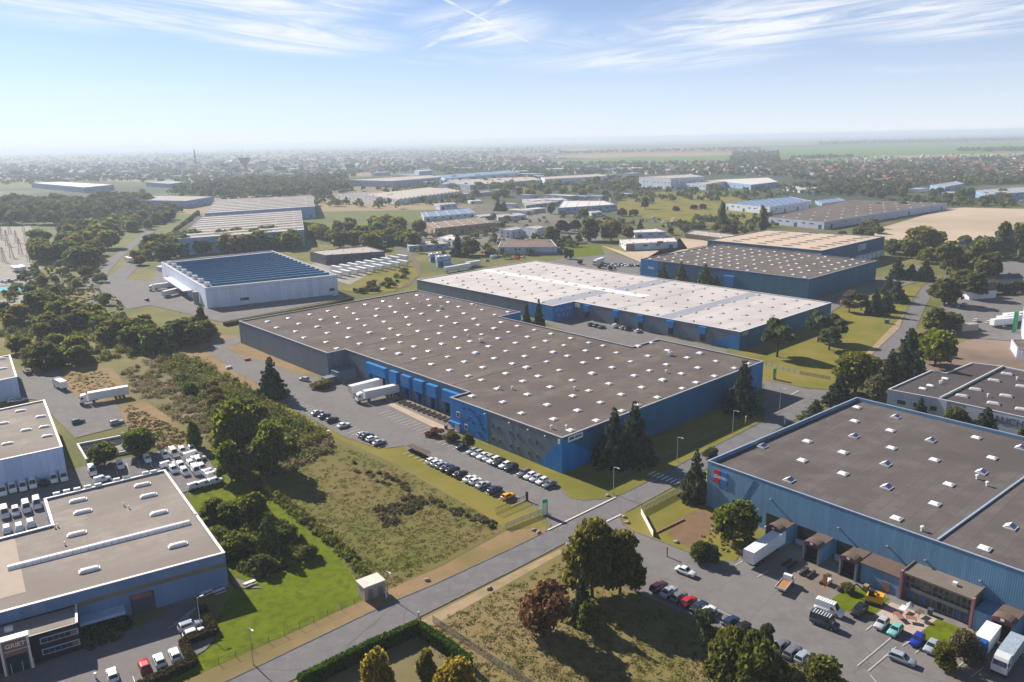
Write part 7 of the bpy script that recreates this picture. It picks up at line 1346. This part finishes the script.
for k, (x, y, lab, m) in enumerate(((903, 611, 'pale garden table on the paved terrace', m_white), (898, 618, 'wooden garden table nearest the silver hatchback', m_rust), (911, 621, 'wooden garden table in the middle of the terrace', m_rust), (919, 615, 'brown garden table under the office windows', m_brownf))): tableset(G(x, y, ZL[0]), AU + k, lab, m)
def parasol(q, label):
    r = empty('parasol', q, label, 'parasol'); mb = MB(); mb.cyl((0, 0, 0), (0, 0, 2.6), .04, .04, 6); part('pole', mb.mesh('pole', m_pole), r); mb = MB(); mb.cyl((0, 0, 2.1), (0, 0, 2.9), .75, .05, 8); part('canopy', mb.mesh('canopy', m_cope), r)
parasol(G(909, 615, ZL[0]), 'folded pale parasol on the paved terrace')
r = empty('forklift', G(827, 584), 'small white and orange lift truck at the third maroon dock', 'forklift', None, AU); mb = MB(); mb.box((0, 0, .25), (1.8, 1.1, .9)); part('body', mb.mesh('body', m_white), r); mb = MB(); mb.box((-1.0, 0, .1), (.12, .9, 2.6)); mb.box((-1.6, 0, .1), (1.08, .6, .08)); part('mast', mb.mesh('mast', MATS['orange_door']), r); mb = MB(); mb.box((.2, 0, 1.9), (1.2, 1.0, .1)); [mb.cyl((x, y, 1.15), (x, y, 1.899), .04, .04, 5) for x in (-.3, .7) for y in (-.45, .45)]; part('cage', mb.mesh('cage', m_trim), r); wm_ = wheel_mesh(.28, .2)
for x in (-.6, .6):
    for y in (-.5, .5): part('wheel', wm_, r, (x, y, .28))
for k, (x, y, lab) in enumerate(((247.5, 360.5, 'red garden machine on the strip by the slate wall'), (229, 368.5, 'white pallet stack beside the curved drive'))):
    r = empty('machine' if k == 0 else 'pallet_stack', G(x, y), lab, 'machine' if k == 0 else 'pallets', None, AU); mb = MB(); mb.box((0, 0, .3), (2.6, 1.4, .7), top=(.8, .8)); part('body', mb.mesh('body', MATS['sign_red'] if k == 0 else m_copew), r); mb = MB(); [mb.box((x_, 0, 0), (.4, 1.3, .299)) for x_ in (-.9, .9)]; part('skid', mb.mesh('skid', m_trim), r)
slab('transformer_box', 'green-grey cabinet on the east lawn by the path', 'cabinet', G(887, 323.5), (2.2, 1.4, 2.0), AU, mat('cabinet_green', (.07, .11, .09), None, .5, .7), [('roof', (0, 0, 2.002), (2.4, 1.6, .12), m_grey), ('door', (0, -.72, .1), (1.8, .04, 1.7), m_grey)])

# yard clutter
pm_ = MB(); [pm_.box((0, 0, i * .16), (1.2, .9, .13)) for i in range(6)]; pme_ = pm_.mesh('pallet_stack', mat('pallet_wood', (.30, .22, .14), (.24, .17, .11), 2, .9)); bm_ = MB(); bm_.box((0, 0, 0), (.75, .7, 1.0), top=(1.15, 1.15)); bm_.box((0, 0, 1.001), (.95, .9, .1)); bme_ = bm_.mesh('wheelie_bin', m_darkg)
for k, (x, y, nm, me_, lab) in enumerate(((343, 383, 'pallet_stack', pme_, 'wooden pallet stack by the slate shed'), (452, 431, 'pallet_stack', pme_, 'wooden pallet stack at the blue block door'), (866, 589, 'pallet_stack', pme_, 'wooden pallet stack at the annex wall'), (760, 548, 'pallet_stack', pme_, 'wooden pallet stack left of the trailer dock'), (446, 428.5, 'wheelie_bin', bme_, 'dark bin at the end of the dock apron'), (757, 546, 'wheelie_bin', bme_, 'dark bin left of the trailer dock'), (930, 614, 'wheelie_bin', bme_, 'dark bin under the office windows'), (123, 436, 'wheelie_bin', bme_, 'dark bin by the basin corner'), (160, 604, 'wheelie_bin', bme_, 'dark bin at the loading door of the GRIET building'))): tag(part(nm, me_, None, G(x, y, ZL[0]), AU), lab, 'pallets' if nm[0] == 'p' else 'bin')
# ------------------------------------------------------------------ haze over the plain
hb = MB(); hb.box((0, 0, -1.5), (90000, 90000, 97.5)); hz = hb.build('haze', [], None); tag(hz, kind='stuff')
hm_ = bpy.data.materials.new('haze_air'); hm_.use_nodes = True; t_ = hm_.node_tree; t_.nodes.clear(); pv = t_.nodes.new('ShaderNodeVolumePrincipled'); ou = t_.nodes.new('ShaderNodeOutputMaterial')
pv.inputs['Color'].default_value = (.74, .85, .97, 1); pv.inputs['Density'].default_value = .00015; pv.inputs['Anisotropy'].default_value = .12; t_.links.new(pv.outputs[0], ou.inputs['Volume']); hz.data.materials.append(hm_)

# ------------------------------------------------------------------ labels that single out the members of a wood or a row
CN = dict(g='olive green', d='dark green', y='golden', l='lime green', o='yellowish', r='rusty', p='plum coloured', c='blackish green', n='deep green', b='brownish', k='leaf green')
WHERE = {'small trees along the scrub strip': 'along the scrub strip by the car park', 'belt beside the far estate road': 'in the belt beside the far road', 'trees at the estate road junction': 'at the estate road junction', 'thicket above the left yard': 'in the thicket above the left yard', 'young trees left of the forecourt': 'left of the solar hall forecourt', 'wood left of the estate road': 'in the wood left of the estate road', 'belt behind the solar hall': 'in the belt behind the solar hall', 'round wood in the middle left': 'in the wood behind the dark workshop', 'bushes on the embankment': 'on the embankment before the trailers', 'mixed belt in the middle distance': 'in the belt before the long pale halls', 'hedge belt behind the open shed': 'in the hedge belt behind the open shed', 'trees along the far roof': 'along the huge dark roof', 'bushes behind the white-roofed warehouse': 'along the back of the white-roofed warehouse', 'trees at the sandy field corner': 'at the sandy field corner', 'long hedge of the east car park': 'in the long east car park hedge', 'strip along the far estate road': 'in the strip along the far road',
 'distant cars behind the white roof': 'in the yard behind the white roof', 'distant cars on the meadow lot': 'on the park meadow lot', 'distant cars on the estate road': 'on the estate road car park', 'distant cars in the left yard': 'in the left edge yard', 'distant cars at the brown-roofed workshop': 'around the brown-roofed workshop', 'substation pylons': 'in the substation at the left edge', 'dock wheel guides of the middle warehouse': 'on the dark-roofed warehouse apron', 'dock wheel guides of the right warehouse': 'before the maroon-hooded docks', 'white trucks in the left edge yard': 'in the left edge yard'}
def nth(i): return f"{i}{'th' if 10 <= i % 100 <= 20 else {1: 'st', 2: 'nd', 3: 'rd'}.get(i % 10, 'th')}"
bpy.context.view_layer.update(); mem = {}
for o_ in S.objects:
    if o_.parent is None and o_.get('group') in WHERE: mem.setdefault(o_['group'], []).append(o_)
for g_, os_ in mem.items():
    os_.sort(key=lambda o: P(o.location)[0])
    for i, o_ in enumerate(os_):
        kind_ = {'tree': 'tree', 'shrub': 'bush', 'car': 'small distant car', 'van': 'small distant van', 'pylon': 'grey lattice pylon', 'wheel guide': 'dark steel wheel guide', 'truck': 'white truck body'}[o_['category']]
        c_ = CN[TCOL[o_.name]] + ' ' if o_.name in TCOL else ''
        o_['label'] = f"{c_}{kind_}, {nth(i + 1)} from the left {WHERE[g_]}"
